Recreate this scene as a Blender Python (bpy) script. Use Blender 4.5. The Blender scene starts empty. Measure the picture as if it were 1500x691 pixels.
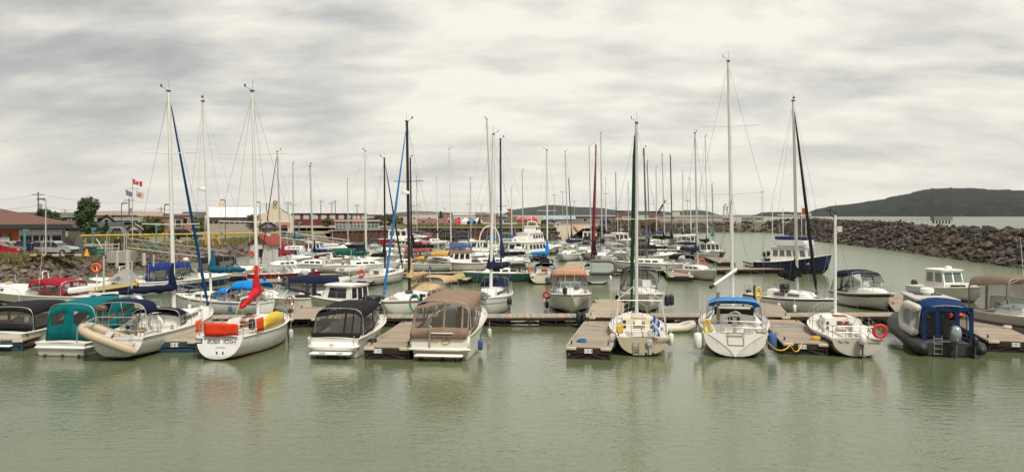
import bpy, bmesh, math, random
from mathutils import Vector, Matrix
R = math.radians
rnd = random.Random(11)
S = bpy.context.scene
COL = S.collection
# ---------------------------------------------------------------- camera, sky, sun, exposure
F, H, HY = 1210.0, 6.5, 314.0          # focal length in photo pixels, eye height (m), horizon row
cd = bpy.data.cameras.new('camera'); cam = bpy.data.objects.new('camera', cd); COL.objects.link(cam)
cam.location = (0, 0, H); cam.rotation_euler = (R(90), 0, 0)
cd.sensor_width = 36; cd.lens = 36 * F / 1500; cd.shift_y = -(345.5 - HY) / 1500
cd.clip_start = .3; cd.clip_end = 30000
S.camera = cam
SUN_EL, SUN_AZ = 57, 152               # azimuth clockwise from +Y: high on the right behind thin cloud
S.view_settings.view_transform = 'Standard'; S.view_settings.look = 'None'
S.view_settings.gamma = 1; S.view_settings.use_curve_mapping = False; S.view_settings.exposure = 0.42
w = bpy.data.worlds.new('World'); S.world = w; w.use_nodes = True
nt = w.node_tree; nt.nodes.clear()
def nd(t, ty, **k):
    n = t.nodes.new(ty)
    for a, b in k.items():
        if a == 'i':
            for q, v in b.items(): n.inputs[q].default_value = v
        else: setattr(n, a, b)
    return n
def ramp(t, fac, pts, interp='LINEAR'):
    n = t.nodes.new('ShaderNodeValToRGB'); e = n.color_ramp.elements; n.color_ramp.interpolation = interp
    while len(e) > 1: e.remove(e[-1])
    e[0].position = pts[0][0]; e[0].color = tuple(pts[0][1]) + (1,)
    for p, c in pts[1:]:
        q = e.new(p); q.color = tuple(c) + (1,)
    t.links.new(fac, n.inputs[0]); return n.outputs[0]
def math_(t, op, a, b=None, c=None, clamp=False):
    n = t.nodes.new('ShaderNodeMath'); n.operation = op; n.use_clamp = clamp
    for i, v in enumerate((a, b, c)):
        if v is None: continue
        if isinstance(v, (int, float)): n.inputs[i].default_value = v
        else: t.links.new(v, n.inputs[i])
    return n.outputs[0]
def mixc(t, f, a, b, mode='MIX'):
    n = t.nodes.new('ShaderNodeMix'); n.data_type = 'RGBA'; n.blend_type = mode
    for i, v in ((0, f), (6, a), (7, b)):
        if isinstance(v, (int, float)): n.inputs[i].default_value = v
        elif isinstance(v, tuple): n.inputs[i].default_value = v + (1,) if len(v) == 3 else v
        else: t.links.new(v, n.inputs[i])
    return n.outputs[2]
sky = nd(nt, 'ShaderNodeTexSky', sky_type='NISHITA', sun_disc=False, sun_elevation=R(SUN_EL), sun_rotation=R(SUN_AZ), air_density=1.2, dust_density=2.5)
tc = nd(nt, 'ShaderNodeTexCoord'); sp = nd(nt, 'ShaderNodeSeparateXYZ'); nt.links.new(tc.outputs['Generated'], sp.inputs[0])
zz = math_(nt, 'ADD', math_(nt, 'MAXIMUM', sp.outputs[2], 0.0), 0.26)
cx = math_(nt, 'DIVIDE', sp.outputs[0], zz); cy = math_(nt, 'DIVIDE', sp.outputs[1], zz)
cb = nd(nt, 'ShaderNodeCombineXYZ'); nt.links.new(cx, cb.inputs[0]); nt.links.new(cy, cb.inputs[1])
mp = nd(nt, 'ShaderNodeMapping', i={'Scale': (0.58, 1.0, 1), 'Location': (3.4, 2.2, 0), 'Rotation': (0, 0, R(-8))}); nt.links.new(cb.outputs[0], mp.inputs[0])
n1 = nd(nt, 'ShaderNodeTexNoise', i={'Scale': 4.0, 'Detail': 9, 'Roughness': .56, 'Distortion': .15}); nt.links.new(mp.outputs[0], n1.inputs['Vector'])
n2 = nd(nt, 'ShaderNodeTexNoise', i={'Scale': 1.5, 'Detail': 3, 'Roughness': .5}); nt.links.new(mp.outputs[0], n2.inputs['Vector'])
cl = math_(nt, 'ADD', math_(nt, 'MULTIPLY', n1.outputs[0], .68), math_(nt, 'MULTIPLY', n2.outputs[0], .42))
# brighter part of the overcast ahead and to the right, where the cloud is thinnest
gl = nd(nt, 'ShaderNodeVectorMath', operation='DOT_PRODUCT'); nt.links.new(tc.outputs['Generated'], gl.inputs[0])
gv = Vector((.22, .93, .30)).normalized(); gl.inputs[1].default_value = gv
gg = math_(nt, 'POWER', math_(nt, 'MAXIMUM', gl.outputs['Value'], 0), 10)
cl = math_(nt, 'ADD', cl, math_(nt, 'MULTIPLY', gg, .11))
ccol = ramp(nt, cl, [(.42, (.345, .346, .35)), (.49, (.42, .417, .405)), (.55, (.51, .502, .472)), (.61, (.61, .59, .535)), (.70, (.74, .71, .63))])
hz = ramp(nt, sp.outputs[2], [(0.0, (1, 1, 1)), (.05, (.5, .5, .5)), (.16, (0, 0, 0))])
lit = math_(nt, 'MULTIPLY_ADD', math_(nt, 'ADD', gl.outputs['Value'], 1.0), .20, .62)      # overcast brightest ahead, dimmed towards the sky behind the camera
ccol = mixc(nt, 1.0, ccol, lit, 'MULTIPLY')
ccol = mixc(nt, math_(nt, 'MULTIPLY', hz, .75), ccol, (.71, .69, .615))
b1 = nd(nt, 'ShaderNodeBackground', i={'Strength': .06}); nt.links.new(sky.outputs[0], b1.inputs[0])
b2 = nd(nt, 'ShaderNodeBackground', i={'Strength': 1.0}); nt.links.new(ccol, b2.inputs[0])
mx = nd(nt, 'ShaderNodeMixShader', i={0: .93}); nt.links.new(b1.outputs[0], mx.inputs[1]); nt.links.new(b2.outputs[0], mx.inputs[2])
wo = nd(nt, 'ShaderNodeOutputWorld'); nt.links.new(mx.outputs[0], wo.inputs[0])
sl = bpy.data.lights.new('sun', 'SUN'); sl.energy = 2.8; sl.angle = R(11); sl.color = (1, .95, .86)
so = bpy.data.objects.new('sun', sl); COL.objects.link(so)
sv = Vector((math.sin(R(SUN_AZ)) * math.cos(R(SUN_EL)), math.cos(R(SUN_AZ)) * math.cos(R(SUN_EL)), math.sin(R(SUN_EL))))
so.rotation_euler = sv.to_track_quat('Z', 'Y').to_euler(); so.location = sv * 200

# ---------------------------------------------------------------- materials
_mc = {}
def base_mat(name):
    m = bpy.data.materials.new(name); m.use_nodes = True
    return m, m.node_tree, m.node_tree.nodes['Principled BSDF']
def paint(c, rough=.45, metal=0, var=.12, scale=2.5, bump=0, bscale=20, alpha=1, spec=.5, coord='Object'):
    key = (c, rough, metal, var, scale, bump, bscale, alpha, spec, coord)
    if key in _mc: return _mc[key]
    m, t, p = base_mat('paint')
    tcn = nd(t, 'ShaderNodeTexCoord')
    n = nd(t, 'ShaderNodeTexNoise', i={'Scale': scale, 'Detail': 5, 'Roughness': .6}); t.links.new(tcn.outputs[coord], n.inputs['Vector'])
    v = math_(t, 'MULTIPLY_ADD', n.outputs[0], 2 * var, 1 - var)
    t.links.new(mixc(t, 1.0, c, v, 'MULTIPLY'), p.inputs['Base Color'])
    p.inputs['Roughness'].default_value = rough; p.inputs['Metallic'].default_value = metal
    p.inputs['Specular IOR Level'].default_value = spec
    if alpha < 1: p.inputs['Alpha'].default_value = alpha
    if bump:
        n2 = nd(t, 'ShaderNodeTexNoise', i={'Scale': bscale, 'Detail': 4}); t.links.new(tcn.outputs[coord], n2.inputs['Vector'])
        b = nd(t, 'ShaderNodeBump', i={'Strength': bump, 'Distance': .05}); t.links.new(n2.outputs[0], b.inputs['Height']); t.links.new(b.outputs[0], p.inputs['Normal'])
    _mc[key] = m; return m
def canvas(c): return paint(c, .85, 0, .24, 1.6, 1.0, 4.2, spec=.2)
def gel(c): return paint(c, .28, 0, .06, 1.2)
def hullmat(c, stripes=(), boot=(.03, .04, .06), bz=.10, tint=True):
    """gelcoat: sheer stripes measured down from the sheer (uv.y), waterline paint by height, scum stain just above the water"""
    key = ('h', c, stripes, boot, bz)
    if key in _mc: return _mc[key]
    m, t, p = base_mat('hull_gelcoat')
    uv = nd(t, 'ShaderNodeUVMap', uv_map='UVMap'); s = nd(t, 'ShaderNodeSeparateXYZ'); t.links.new(uv.outputs[0], s.inputs[0])
    tcn = nd(t, 'ShaderNodeTexCoord'); o = nd(t, 'ShaderNodeSeparateXYZ'); t.links.new(tcn.outputs['Object'], o.inputs[0])
    n = nd(t, 'ShaderNodeTexNoise', i={'Scale': 1.3, 'Detail': 6, 'Roughness': .65}); t.links.new(tcn.outputs['Object'], n.inputs['Vector'])
    col = mixc(t, 1.0, c, math_(t, 'MULTIPLY_ADD', n.outputs[0], .16, .9), 'MULTIPLY')
    mps = nd(t, 'ShaderNodeMapping', i={'Scale': (5, 5, .35)}); t.links.new(tcn.outputs['Object'], mps.inputs[0])
    ns = nd(t, 'ShaderNodeTexNoise', i={'Scale': 1.6, 'Detail': 4, 'Roughness': .6}); t.links.new(mps.outputs[0], ns.inputs['Vector'])
    col = mixc(t, math_(t, 'MULTIPLY', math_(t, 'SUBTRACT', ns.outputs[0], .56, clamp=True), 2.2, clamp=True), col, (.26, .21, .13))
    for lo, hi, sc in stripes:
        f = math_(t, 'MULTIPLY', math_(t, 'GREATER_THAN', s.outputs[1], lo), math_(t, 'LESS_THAN', s.outputs[1], hi))
        col = mixc(t, f, col, sc)
    n3 = nd(t, 'ShaderNodeTexNoise', i={'Scale': 5, 'Detail': 5, 'Roughness': .7}); t.links.new(tcn.outputs['Object'], n3.inputs['Vector'])
    st = math_(t, 'SUBTRACT', math_(t, 'MULTIPLY_ADD', n3.outputs[0], .34, bz + .07), o.outputs[2])
    st = math_(t, 'MULTIPLY', math_(t, 'MULTIPLY', st, 4.0, clamp=True), .42)
    col = mixc(t, st, col, (.17, .14, .07))
    col = mixc(t, math_(t, 'LESS_THAN', o.outputs[2], bz), col, boot)
    t.links.new(col, p.inputs['Base Color']); p.inputs['Roughness'].default_value = .27
    _mc[key] = m; return m
def island(cols, rough=.8, bump=.4, bscale=9, var=.3, nscale=2.0, sat=1):
    """colour differs from piece to piece (planks, boulders, leaves)"""
    key = ('i', cols, rough, bump, bscale, var)
    if key in _mc: return _mc[key]
    m, t, p = base_mat('pieces')
    g = nd(t, 'ShaderNodeNewGeometry')
    c = ramp(t, g.outputs['Random Per Island'], [(i / max(1, len(cols) - 1), x) for i, x in enumerate(cols)])
    tcn = nd(t, 'ShaderNodeTexCoord'); n = nd(t, 'ShaderNodeTexNoise', i={'Scale': nscale, 'Detail': 6, 'Roughness': .65}); t.links.new(tcn.outputs['Object'], n.inputs['Vector'])
    c = mixc(t, 1.0, c, math_(t, 'MULTIPLY_ADD', n.outputs[0], 2 * var, 1 - var), 'MULTIPLY')
    t.links.new(c, p.inputs['Base Color']); p.inputs['Roughness'].default_value = rough
    if bump:
        n2 = nd(t, 'ShaderNodeTexNoise', i={'Scale': bscale, 'Detail': 5}); t.links.new(tcn.outputs['Object'], n2.inputs['Vector'])
        b = nd(t, 'ShaderNodeBump', i={'Strength': bump, 'Distance': .05}); t.links.new(n2.outputs[0], b.inputs['Height']); t.links.new(b.outputs[0], p.inputs['Normal'])
    _mc[key] = m; return m
WHITE = gel((.84, .82, .76)); CREAM = gel((.74, .68, .55)); GREYW = gel((.55, .55, .52)); NONSKID = paint((.66, .64, .57), .7, 0, .12, 3)
STEEL = paint((.48, .48, .46), .48, .7, .1); ALU = paint((.66, .65, .61), .45, .55, .1); MASTW = paint((.74, .73, .68), .4, .0, .08)
MASTB = paint((.015, .015, .017), .4, 0, .1); BLACK = paint((.018, .018, .02), .5, 0, .15); RUBBER = paint((.025, .025, .028), .75, 0, .3)
WIRE = paint((.30, .30, .30), .4, .5, .05); DARKWIN = paint((.018, .022, .024), .08, 0, .15); ORANGE = paint((.75, .10, .02), .5)
RED = paint((.55, .03, .02), .5); YEL = paint((.75, .48, .04), .6); TEAK = paint((.20, .075, .03), .5, 0, .3, 5)
VINYL = paint((.11, .10, .085), .2, 0, .3, 1.2, .08, 3, alpha=.42, spec=.12); GLASS = paint((.13, .18, .17), .16, 0, .1, alpha=.55, spec=.12)
ROPEW = paint((.60, .55, .45), .8); ROPEB = paint((.03, .12, .40), .8); ROPEY = paint((.70, .42, .04), .8)
NAVY = (.008, .012, .040); BLKC = (.014, .014, .015); TAUPE = (.25, .17, .12); TAN = (.48, .34, .19); TEAL = (.0, .13, .14); SKYB = (.01, .22, .62)

# ---------------------------------------------------------------- mesh helpers
class MB:
    def __init__(s): s.v = []; s.f = []; s.m = []; s.uv = []
    def add(s, vs, fs, m=0):
        b = len(s.v); s.v += [tuple(v) for v in vs]; s.f += [tuple(b + i for i in f) for f in fs]; s.m += [m] * len(fs); return s
    def box(s, c, d, rz=0, m=0, mat=None):
        M = Matrix.Translation(c) @ (Matrix.Rotation(rz, 4, 'Z') if mat is None else mat)
        vs = [M @ Vector((x * d[0] / 2, y * d[1] / 2, z * d[2] / 2)) for x in (-1, 1) for y in (-1, 1) for z in (-1, 1)]
        return s.add(vs, [(0, 1, 3, 2), (4, 6, 7, 5), (0, 4, 5, 1), (2, 3, 7, 6), (0, 2, 6, 4), (1, 5, 7, 3)], m)
    def rbox(s, c, d, r=.04, rz=0, m=0, M=None):
        """rounded box: chamfered on all edges"""
        hx, hy, hz = d[0] / 2, d[1] / 2, d[2] / 2; r = min(r, hx * .9, hy * .9, hz * .9)
        T = Matrix.Translation(c) @ (M if M is not None else Matrix.Rotation(rz, 4, 'Z'))
        rows = []
        for z, q in ((-hz, 1), (-hz + r, 0), (hz - r, 0), (hz, 1)):
            ax, ay = hx - r * q, hy - r * q
            rows.append([T @ Vector(p + (z,)) for p in ((-ax + r * (1 - q), -ay), (ax - r * (1 - q), -ay), (ax, -ay + r * (1 - q)), (ax, ay - r * (1 - q)), (ax - r * (1 - q), ay), (-ax + r * (1 - q), ay), (-ax, ay - r * (1 - q)), (-ax, -ay + r * (1 - q)))])
        s.grid(rows, m, closed=True); n = 8; b = len(s.v) - 4 * n
        s.f += [tuple(b + i for i in reversed(range(n))), tuple(b + 3 * n + i for i in range(n))]; s.m += [m, m]
        return s
    def grid(s, rows, m=0, closed=False, mask=None, caps=False):
        n = len(rows[0]); b = len(s.v)
        for r in rows: s.v += [tuple(p) for p in r]
        for i in range(len(rows) - 1):
            for j in range(n if closed else n - 1):
                if mask and not mask(i, j): continue
                k = (j + 1) % n
                s.f.append((b + i * n + j, b + i * n + k, b + (i + 1) * n + k, b + (i + 1) * n + j)); s.m.append(m)
        if caps:
            s.f.append(tuple(b + j for j in reversed(range(n)))); s.f.append(tuple(b + (len(rows) - 1) * n + j for j in range(n))); s.m += [m, m]
        return s
    def tube(s, pts, r, n=6, m=0, close=False, sy=1):
        pts = [Vector(p) for p in pts]; N = len(pts); rr = r if isinstance(r, (list, tuple)) else [r] * N
        rows = []; up = None
        for i, p in enumerate(pts):
            if close: d = pts[(i + 1) % N] - pts[i - 1]
            else: d = pts[min(i + 1, N - 1)] - pts[max(i - 1, 0)]
            d = d.normalized() if d.length > 1e-9 else Vector((0, 0, 1))
            if up is None: up = Vector((0, 0, 1)) if abs(d.z) < .9 else Vector((0, 1, 0))
            a = d.cross(up)
            if a.length < 1e-4: a = d.orthogonal()
            a.normalize(); b = d.cross(a).normalized(); up = -b if True else up
            rows.append([p + (a * math.cos(2 * math.pi * k / n) + b * math.sin(2 * math.pi * k / n) * sy) * rr[i] for k in range(n)])
        if close: rows.append(rows[0])
        return s.grid(rows, m, closed=True, caps=not close)
    def build(s, name, mats, par=None, smooth=True, ang=38, loc=None):
        me = bpy.data.meshes.new(name); me.from_pydata(s.v, [], s.f)
        if not isinstance(mats, (list, tuple)): mats = [mats]
        for q in mats: me.materials.append(q)
        me.polygons.foreach_set('material_index', s.m)
        if s.uv:
            l = me.uv_layers.new(name='UVMap')
            for lp in me.loops: l.data[lp.index].uv = s.uv[lp.vertex_index]
        bm = bmesh.new(); bm.from_mesh(me); bmesh.ops.remove_doubles(bm, verts=bm.verts, dist=1e-5); bmesh.ops.recalc_face_normals(bm, faces=bm.faces); bm.to_mesh(me); bm.free()
        if smooth:
            me.shade_smooth(); me.set_sharp_from_angle(angle=R(ang))
        me.update()
        o = bpy.data.objects.new(name, me); COL.objects.link(o)
        if par is not None: o.parent = par
        if loc is not None: o.location = loc
        return o
def thing(name, label, cat, loc=(0, 0, 0), h=0, group=None):
    o = bpy.data.objects.new(name, None); COL.objects.link(o); o.empty_display_size = .3
    o.location = loc; o.rotation_euler = (0, 0, -R(h)); o['label'] = label; o['category'] = cat
    if group: o['group'] = group
    return o
def tag(o, label, cat=None, group=None, kind=None):
    o['label'] = label
    if cat: o['category'] = cat
    if group: o['group'] = group
    if kind: o['kind'] = kind
    return o
def struct(o): o['kind'] = 'structure'; return o
def W(px, py, z=0):
    d = (H - z) * F / (py - HY); return Vector(((px - 750) / F * d, d, z))
def X(px, d): return (px - 750) / F * d
def ZZ(py, d): return H - (py - HY) / F * d
def lerp(a, b, t): return a + (b - a) * t
def interp(tab, t):
    for (a, x), (b, y) in zip(tab, tab[1:]):
        if t <= b: 
            u = (t - a) / (b - a) if b > a else 0
            return x + (y - x) * u
    return tab[-1][1]
def smooth_tab(tab, t):
    for k in range(len(tab) - 1):
        a, x = tab[k]; b, y = tab[k + 1]
        if t <= b or k == len(tab) - 2:
            u = max(0, min(1, (t - a) / (b - a)))
            m0 = (y - tab[k - 1][1]) / (b - tab[k - 1][0]) if k > 0 else (y - x) / (b - a)
            m1 = (tab[k + 2][1] - x) / (tab[k + 2][0] - a) if k < len(tab) - 2 else (y - x) / (b - a)
            hh = b - a
            return (2*u**3 - 3*u**2 + 1) * x + (u**3 - 2*u**2 + u) * hh * m0 + (-2*u**3 + 3*u**2) * y + (u**3 - u**2) * hh * m1
def lettering(txt, size, loc, rot, mat, par, name='lettering', shear=0, space=1):
    c = bpy.data.curves.new('t', 'FONT'); c.body = txt; c.size = size; c.align_x = 'CENTER'; c.align_y = 'CENTER'; c.extrude = .004; c.shear = shear; c.space_character = space
    o = bpy.data.objects.new('t', c); COL.objects.link(o)
    dg = bpy.context.evaluated_depsgraph_get(); dg.update()
    me = bpy.data.meshes.new_from_object(o.evaluated_get(dg)); bpy.data.objects.remove(o)
    me.name = name; me.materials.clear(); me.materials.append(mat)
    q = bpy.data.objects.new(name, me); COL.objects.link(q); q.parent = par; q.location = loc; q.rotation_euler = rot
    return q
# ---------------------------------------------------------------- boats
class Hull:
    """local frame: +Y bow, +X starboard, z=0 water. y(t), b(t), s(t) give station position, half beam and sheer height"""
    def __init__(s, kind, L, B, fs, fb, rake=0.0, bow=None, tr=None):
        s.kind, s.L, s.B, s.fs, s.fb, s.rake = kind, L, B, fs, fb, rake
        if kind == 'sail':
            s.bt = [(0, tr or .68), (.15, .84), (.35, .98), (.5, 1), (.7, .84), (.85, .53), (.95, .22), (1, .03)]
            s.kt = [(0, .06), (.1, -.12), (.3, -.4), (.6, -.4), (.82, -.2), (.93, .12), (1, fb * .93)]
        else:
            s.bt = [(0, tr or .90), (.2, .97), (.45, 1), (.65, .95), (.8, .78), (.9, .52), (.97, .24), (1, .04)]
            s.kt = [(0, -.25), (.5, -.35), (.75, -.3), (.88, -.1), (.95, .25 * fb), (1, fb * .93)]
    def y(s, t, z=None): return -s.L / 2 + s.L * t
    def b(s, t): return s.B / 2 * smooth_tab(s.bt, t)
    def sh(s, t): return s.fs + (s.fb - s.fs) * (t ** 1.7) - .04 * math.sin(math.pi * t)
    def ry(s, t, z): return s.y(t) + s.rake * (z - s.fs) * max(0, 1 - t * 6)
    def section(s, t):
        b, sh, k = s.b(t), s.sh(t), interp(s.kt, t); half = []
        if s.kind == 'sail':
            for i in range(0, 9):
                a = i / 8 * math.pi / 2
                half.append((b * math.sin(a) ** .82, k + (sh - k) * (1 - math.cos(a)) ** (1.0 + .25 * t)))
        else:
            c = lerp(.9, .38, max(0, (t - .35) / .65)); zc = max(k + .03, lerp(.0, .42 * s.fb, max(0, (t - .45) / .55) ** 1.5))
            half = [(0, k), (c * b * .5, lerp(k, zc, .5)), (c * b, zc), (c * b + .03 * (b > .15), zc + .02)]
            for v in (.25, .5, .75, .92, 1): half.append((c * b + .0 + (b - c * b) * v ** 1.25 + (.02 * (1 - v)) * (b > .15), zc + .02 + (sh - zc - .02) * v))
        return half, sh
    def build(s, root, mat, trmat=None, railmat=None, name='hull'):
        m = MB(); rows = []; N = 18
        for i in range(N + 1):
            t = (i / N) ** .85; half, sh = s.section(t)
            full = [(-x, z) for x, z in reversed(half)] + half[1:]
            rows.append([(x, s.ry(t, z), z) for x, z in full]); m.uv += [(t, sh - z) for x, z in full]
        m.grid(rows); n = len(rows[0]); m.f.append(tuple(range(n))); m.m.append(1 if trmat else 0)
        o = m.build(name, [mat] + ([trmat] if trmat else []), root, ang=42)
        r = MB(); P = []
        for sg in (-1, 1):
            r.tube([(sg * (s.b(i / 16) + .015), s.ry(i / 16, s.sh(i / 16)), s.sh(i / 16) + .0) for i in range(17)], .035, 5)
        r.build('rub_rail', railmat or WHITE, root)
        return o
    def deck(s, root, mat, cock=(.06, .34, .62, .38), camber=.07, name='deck'):
        ts = sorted(set([i / 14 for i in range(15)]))
        c0, c1, hf, dep = cock if cock else (2, 3, .5, 0)
        ts = [t for t in ts if not (abs(t - c0) < .02 or abs(t - c1) < .02)]
        if cock: ts += [c0 - .001, c0, c1, c1 + .001]
        ts.sort(); fr = [-1, -.96, -.8, -hf - .004, -hf, -hf / 2, 0, hf / 2, hf, hf + .004, .8, .96, 1]
        rows = []
        for t in ts:
            b, sh = s.b(t), s.sh(t); row = []
            for f in fr:
                z = sh - .01 + camber * (1 - f * f)
                if abs(f) <= .97: z -= .03
                if c0 <= t <= c1 and abs(f) <= hf + .001: z = sh - dep
                row.append((f * b, s.ry(t, sh), z))
            rows.append(row)
        return MB().grid(rows).build(name, mat, root, ang=30)
    def dz(s, t, f=0, camber=.07): return s.sh(t) - .02 + camber * (1 - f * f)
def trunk(root, h, t0, t1, w0, w1, z0, z1, mat, nwin=0, wincol=None, name='cabin', wy=(.15, .85), camber=.06, slope=.35, wz=(.35, .75), front=.5):
    """coachroof: w0,w1 half widths as fractions of half beam aft/fore, z0,z1 heights above deck"""
    def sec(u):
        t = lerp(t0, t1, u); b = h.b(t); w_ = b * lerp(w0, w1, u); zt = lerp(z0, z1, u); zb = h.sh(t) - .06
        if u > 1 - slope: 
            q = (u - (1 - slope)) / slope; zt = zt * (1 - front * q ** 1.6) if q < 1 else .02; w_ *= 1 - .12 * q * q
        zt = h.sh(t) + .05 + zt
        return t, w_, zb, zt
    rows = []; us = [0, .12, .25, .4, .55, .68, .78, .87, .94, 1, 1.0]
    for k, u in enumerate(us):
        t, w_, zb, zt = sec(u)
        if k == len(us) - 1: zt = zb + .05
        y = h.y(t) + (.12 if k == len(us) - 1 else 0)
        rows.append([(-w_, y, zb), (-w_ * .95, y, lerp(zb, zt, .8)), (-w_ * .88, y, zt - .01), (-w_ * .45, y, zt + camber * .8), (0, y, zt + camber), (w_ * .45, y, zt + camber * .8), (w_ * .88, y, zt - .01), (w_ * .95, y, lerp(zb, zt, .8)), (w_, y, zb)])
    m = MB().grid(rows); n = 9
    m.f.append(tuple(range(n))); m.m.append(0)
    o = m.build(name, mat, root, ang=35)
    for sg in (-1, 1):
        for k in range(nwin):
            a = lerp(wy[0], wy[1], (k + .12) / nwin); c = lerp(wy[0], wy[1], (k + .88) / nwin)
            q = []
            for off in (.004, .022):
                for u, v in ((a, wz[0]), (c, wz[0]), (c, wz[1]), (a, wz[1])):
                    t, w_, zb, zt = sec(u); v2 = v * .8
                    q.append((sg * (w_ * (1 - .05 * v2 / .8 * .8) + off), h.y(t), lerp(zb, zt, v)))
            MB().add(q, [(0, 1, 2, 3), (4, 5, 6, 7), (0, 1, 5, 4), (1, 2, 6, 5), (2, 3, 7, 6), (3, 0, 4, 7)]).build('cabin_window', wincol or DARKWIN, o, smooth=False)
    return o
ARCH = [(1, 0), (1, .09), (.965, .62), (.935, .74), (.86, .87), (.70, .95), (.45, .985), (0, 1)]
def arch(hw, zb, zt): 
    A = [(hw * x, lerp(zb, zt, z)) for x, z in ARCH]; return [(-x, z) for x, z in A] + [(x, z) for x, z in reversed(A[:-1])]
def canopy(root, st, mc, sides=True, sidev=None, back=False, front=False, backwin=None, name='canopy', lean=.12, frame=True, vin=None, backcols=None, drop=0, vback=(.32, .86)):
    """cloth top over arched tubes. st: list of (y, half width, z base, z top), aft first"""
    vin = vin or VINYL; m = MB(); rows = []; typ = []
    for k in range(len(st) - 1):
        for f in (0, .07, .93): 
            if f == 0 and k: f = 0.001
            rows.append([lerp(a, b, f) for a, b in zip(st[k], st[k + 1])]); typ.append(f)
    rows.append(list(st[-1])); typ.append(1)
    global ARCH
    keep = list(ARCH)
    if sidev: ARCH[1] = (1, sidev[0]); ARCH[2] = (.97, sidev[1])
    G = [[(x, y, z) for x, z in arch(hw, zb, zt)] for y, hw, zb, zt in rows]; ARCH = keep
    n = len(G[0]); mid = lambda i, j: (abs(typ[i] - .07) < 1e-6) and j in (1, n - 3)
    cover = (lambda i, j: not mid(i, j)) if sides else (lambda i, j: 2 <= j <= n - 4)
    m.grid(G, mask=cover)
    cells = []
    if sides:
        for i in range(len(G) - 1):
            for j in (1, n - 3):
                if mid(i, j): cells.append([G[i][j], G[i][j + 1], G[i + 1][j + 1], G[i + 1][j]])
    for flag, idx, sg in ((back, 0, -1), (front, -1, 1)):
        if not flag: continue
        y, hw, zb, zt = st[idx]; xs = backcols or [-1, -.93, -.36, -.30, .30, .36, .93, 1]; vs = [0, vback[0], vback[1], 1]
        rr = []
        for v in vs:
            row = []
            for f in xs:
                top = interp([(0, 1), (.45, .985), (.70, .95), (.86, .87), (1, .74)], abs(f))
                zz_ = lerp(zb - drop * (1 if idx == 0 and abs(f) < .95 else 0), lerp(zb, zt, top), v)
                row.append((f * hw * (1 - .065 * v), y + sg * lean * (1 - v), zz_))
            rr.append(row)
        vc = backwin or [j for j in range(len(xs) - 1) if xs[j + 1] - xs[j] > .1]
        m.grid(rr, mask=lambda i, j: not (i == 1 and j in vc))
        for j in vc: cells.append([rr[1][j], rr[1][j + 1], rr[2][j + 1], rr[2][j]])
    o = m.build(name, canvas(mc), root, ang=50)
    s_ = o.modifiers.new('t', 'SOLIDIFY'); s_.thickness = .012
    for c in cells:
        MB().add(c, [(0, 1, 2, 3)]).build('clear_panel', vin, o, smooth=False)
    if frame:
        f = MB()
        for y, hw, zb, zt in st:
            A = arch(hw - .015, zb - (.0 if sides else .0), zt - .02); f.tube([(x, y, z) for x, z in A], .014, 5)
        f.build('canopy_frame', ALU, root)
    return o
def rails(root, h, hgt=.55, t0=.02, t1=.97, n=7, pulpit=True, push=True, lines=2, inset=.06, gap=True):
    m = MB(); pt = lambda t, sg, z: (sg * max(0.02, h.b(t) - inset), h.ry(t, h.sh(t)), h.sh(t) + z)
    a = .10 if push else t0; b = .86 if pulpit else t1
    for sg in (-1, 1):
        for k in range(n):
            t = lerp(a + .05, b - .02, k / (n - 1)); m.tube([pt(t, sg, 0), pt(t, sg, hgt)], .013, 4)
        for l in range(lines):
            z = hgt * (1 - l * .48); m.tube([pt(lerp(a, b, i / 10), sg, z) for i in range(11)], .0065, 3)
    if pulpit:
        P = [pt(t, -1, hgt * q) for t, q in ((.85, 0), (.86, .95), (.91, 1.05), (.96, 1.1), (.995, 1.12))]; Q = [(-x, y, z) for x, y, z in reversed(P)]
        m.tube(P + Q, .016, 5)
        for sg in (-1, 1): m.tube([pt(.94, sg, 0), pt(.955, sg, hgt * 1.08)], .014, 4)
        m.tube([pt(.87, -1, hgt * .5), pt(.95, -1, hgt * .55), pt(.99, -1, hgt * .6), pt(.99, 1, hgt * .6), pt(.95, 1, hgt * .55), pt(.87, 1, hgt * .5)], .011, 4)
    if push:
        for z in (hgt, hgt * .5):
            m.tube([pt(.12, -1, z), pt(.03, -1, z), pt(.008, -.85, z), pt(.008, .85, z), pt(.03, 1, z), pt(.12, 1, z)], .016, 5)
        for sg in (-1, 1):
            for t in (.12, .02): m.tube([pt(t, sg, 0), pt(t, sg, hgt)], .016, 5)
            m.tube([(sg * h.b(0) * .45, h.y(.01), h.fs), (sg * h.b(0) * .45, h.y(.01), h.fs + hgt)], .016, 5)
    return m.build('guard_rail', STEEL, root)
def wheel(root, loc, r=.38, mat=None):
    m = MB(); c = Vector(loc)
    m.tube([c + Vector((r * math.cos(a), 0, r * math.sin(a))) for a in [i * math.pi / 9 for i in range(18)]], .018, 5, close=True)
    for i in range(6):
        a = i * math.pi / 3; m.tube([c, c + Vector((r * math.cos(a), 0, r * math.sin(a)))], .011, 4)
    m.tube([c + Vector((0, .22, -.75)), c + Vector((0, .2, .12))], .09, 8)
    return m.build('steering_wheel', mat or STEEL, root)
def torus(loc, r, k, n=16, ax='Y', mb=None):
    m = mb or MB(); c = Vector(loc); E = {'Y': (Vector((1, 0, 0)), Vector((0, 0, 1))), 'X': (Vector((0, 1, 0)), Vector((0, 0, 1))), 'Z': (Vector((1, 0, 0)), Vector((0, 1, 0)))}[ax]
    m.tube([c + E[0] * r * math.cos(2 * math.pi * i / n) + E[1] * r * math.sin(2 * math.pi * i / n) for i in range(n)], k, 8, close=True); return m
def ring(root, loc, col=ORANGE, ax='Y', r=.27, name='life_ring'): return torus(loc, r, .075, 18, ax).build(name, col, root)
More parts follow.
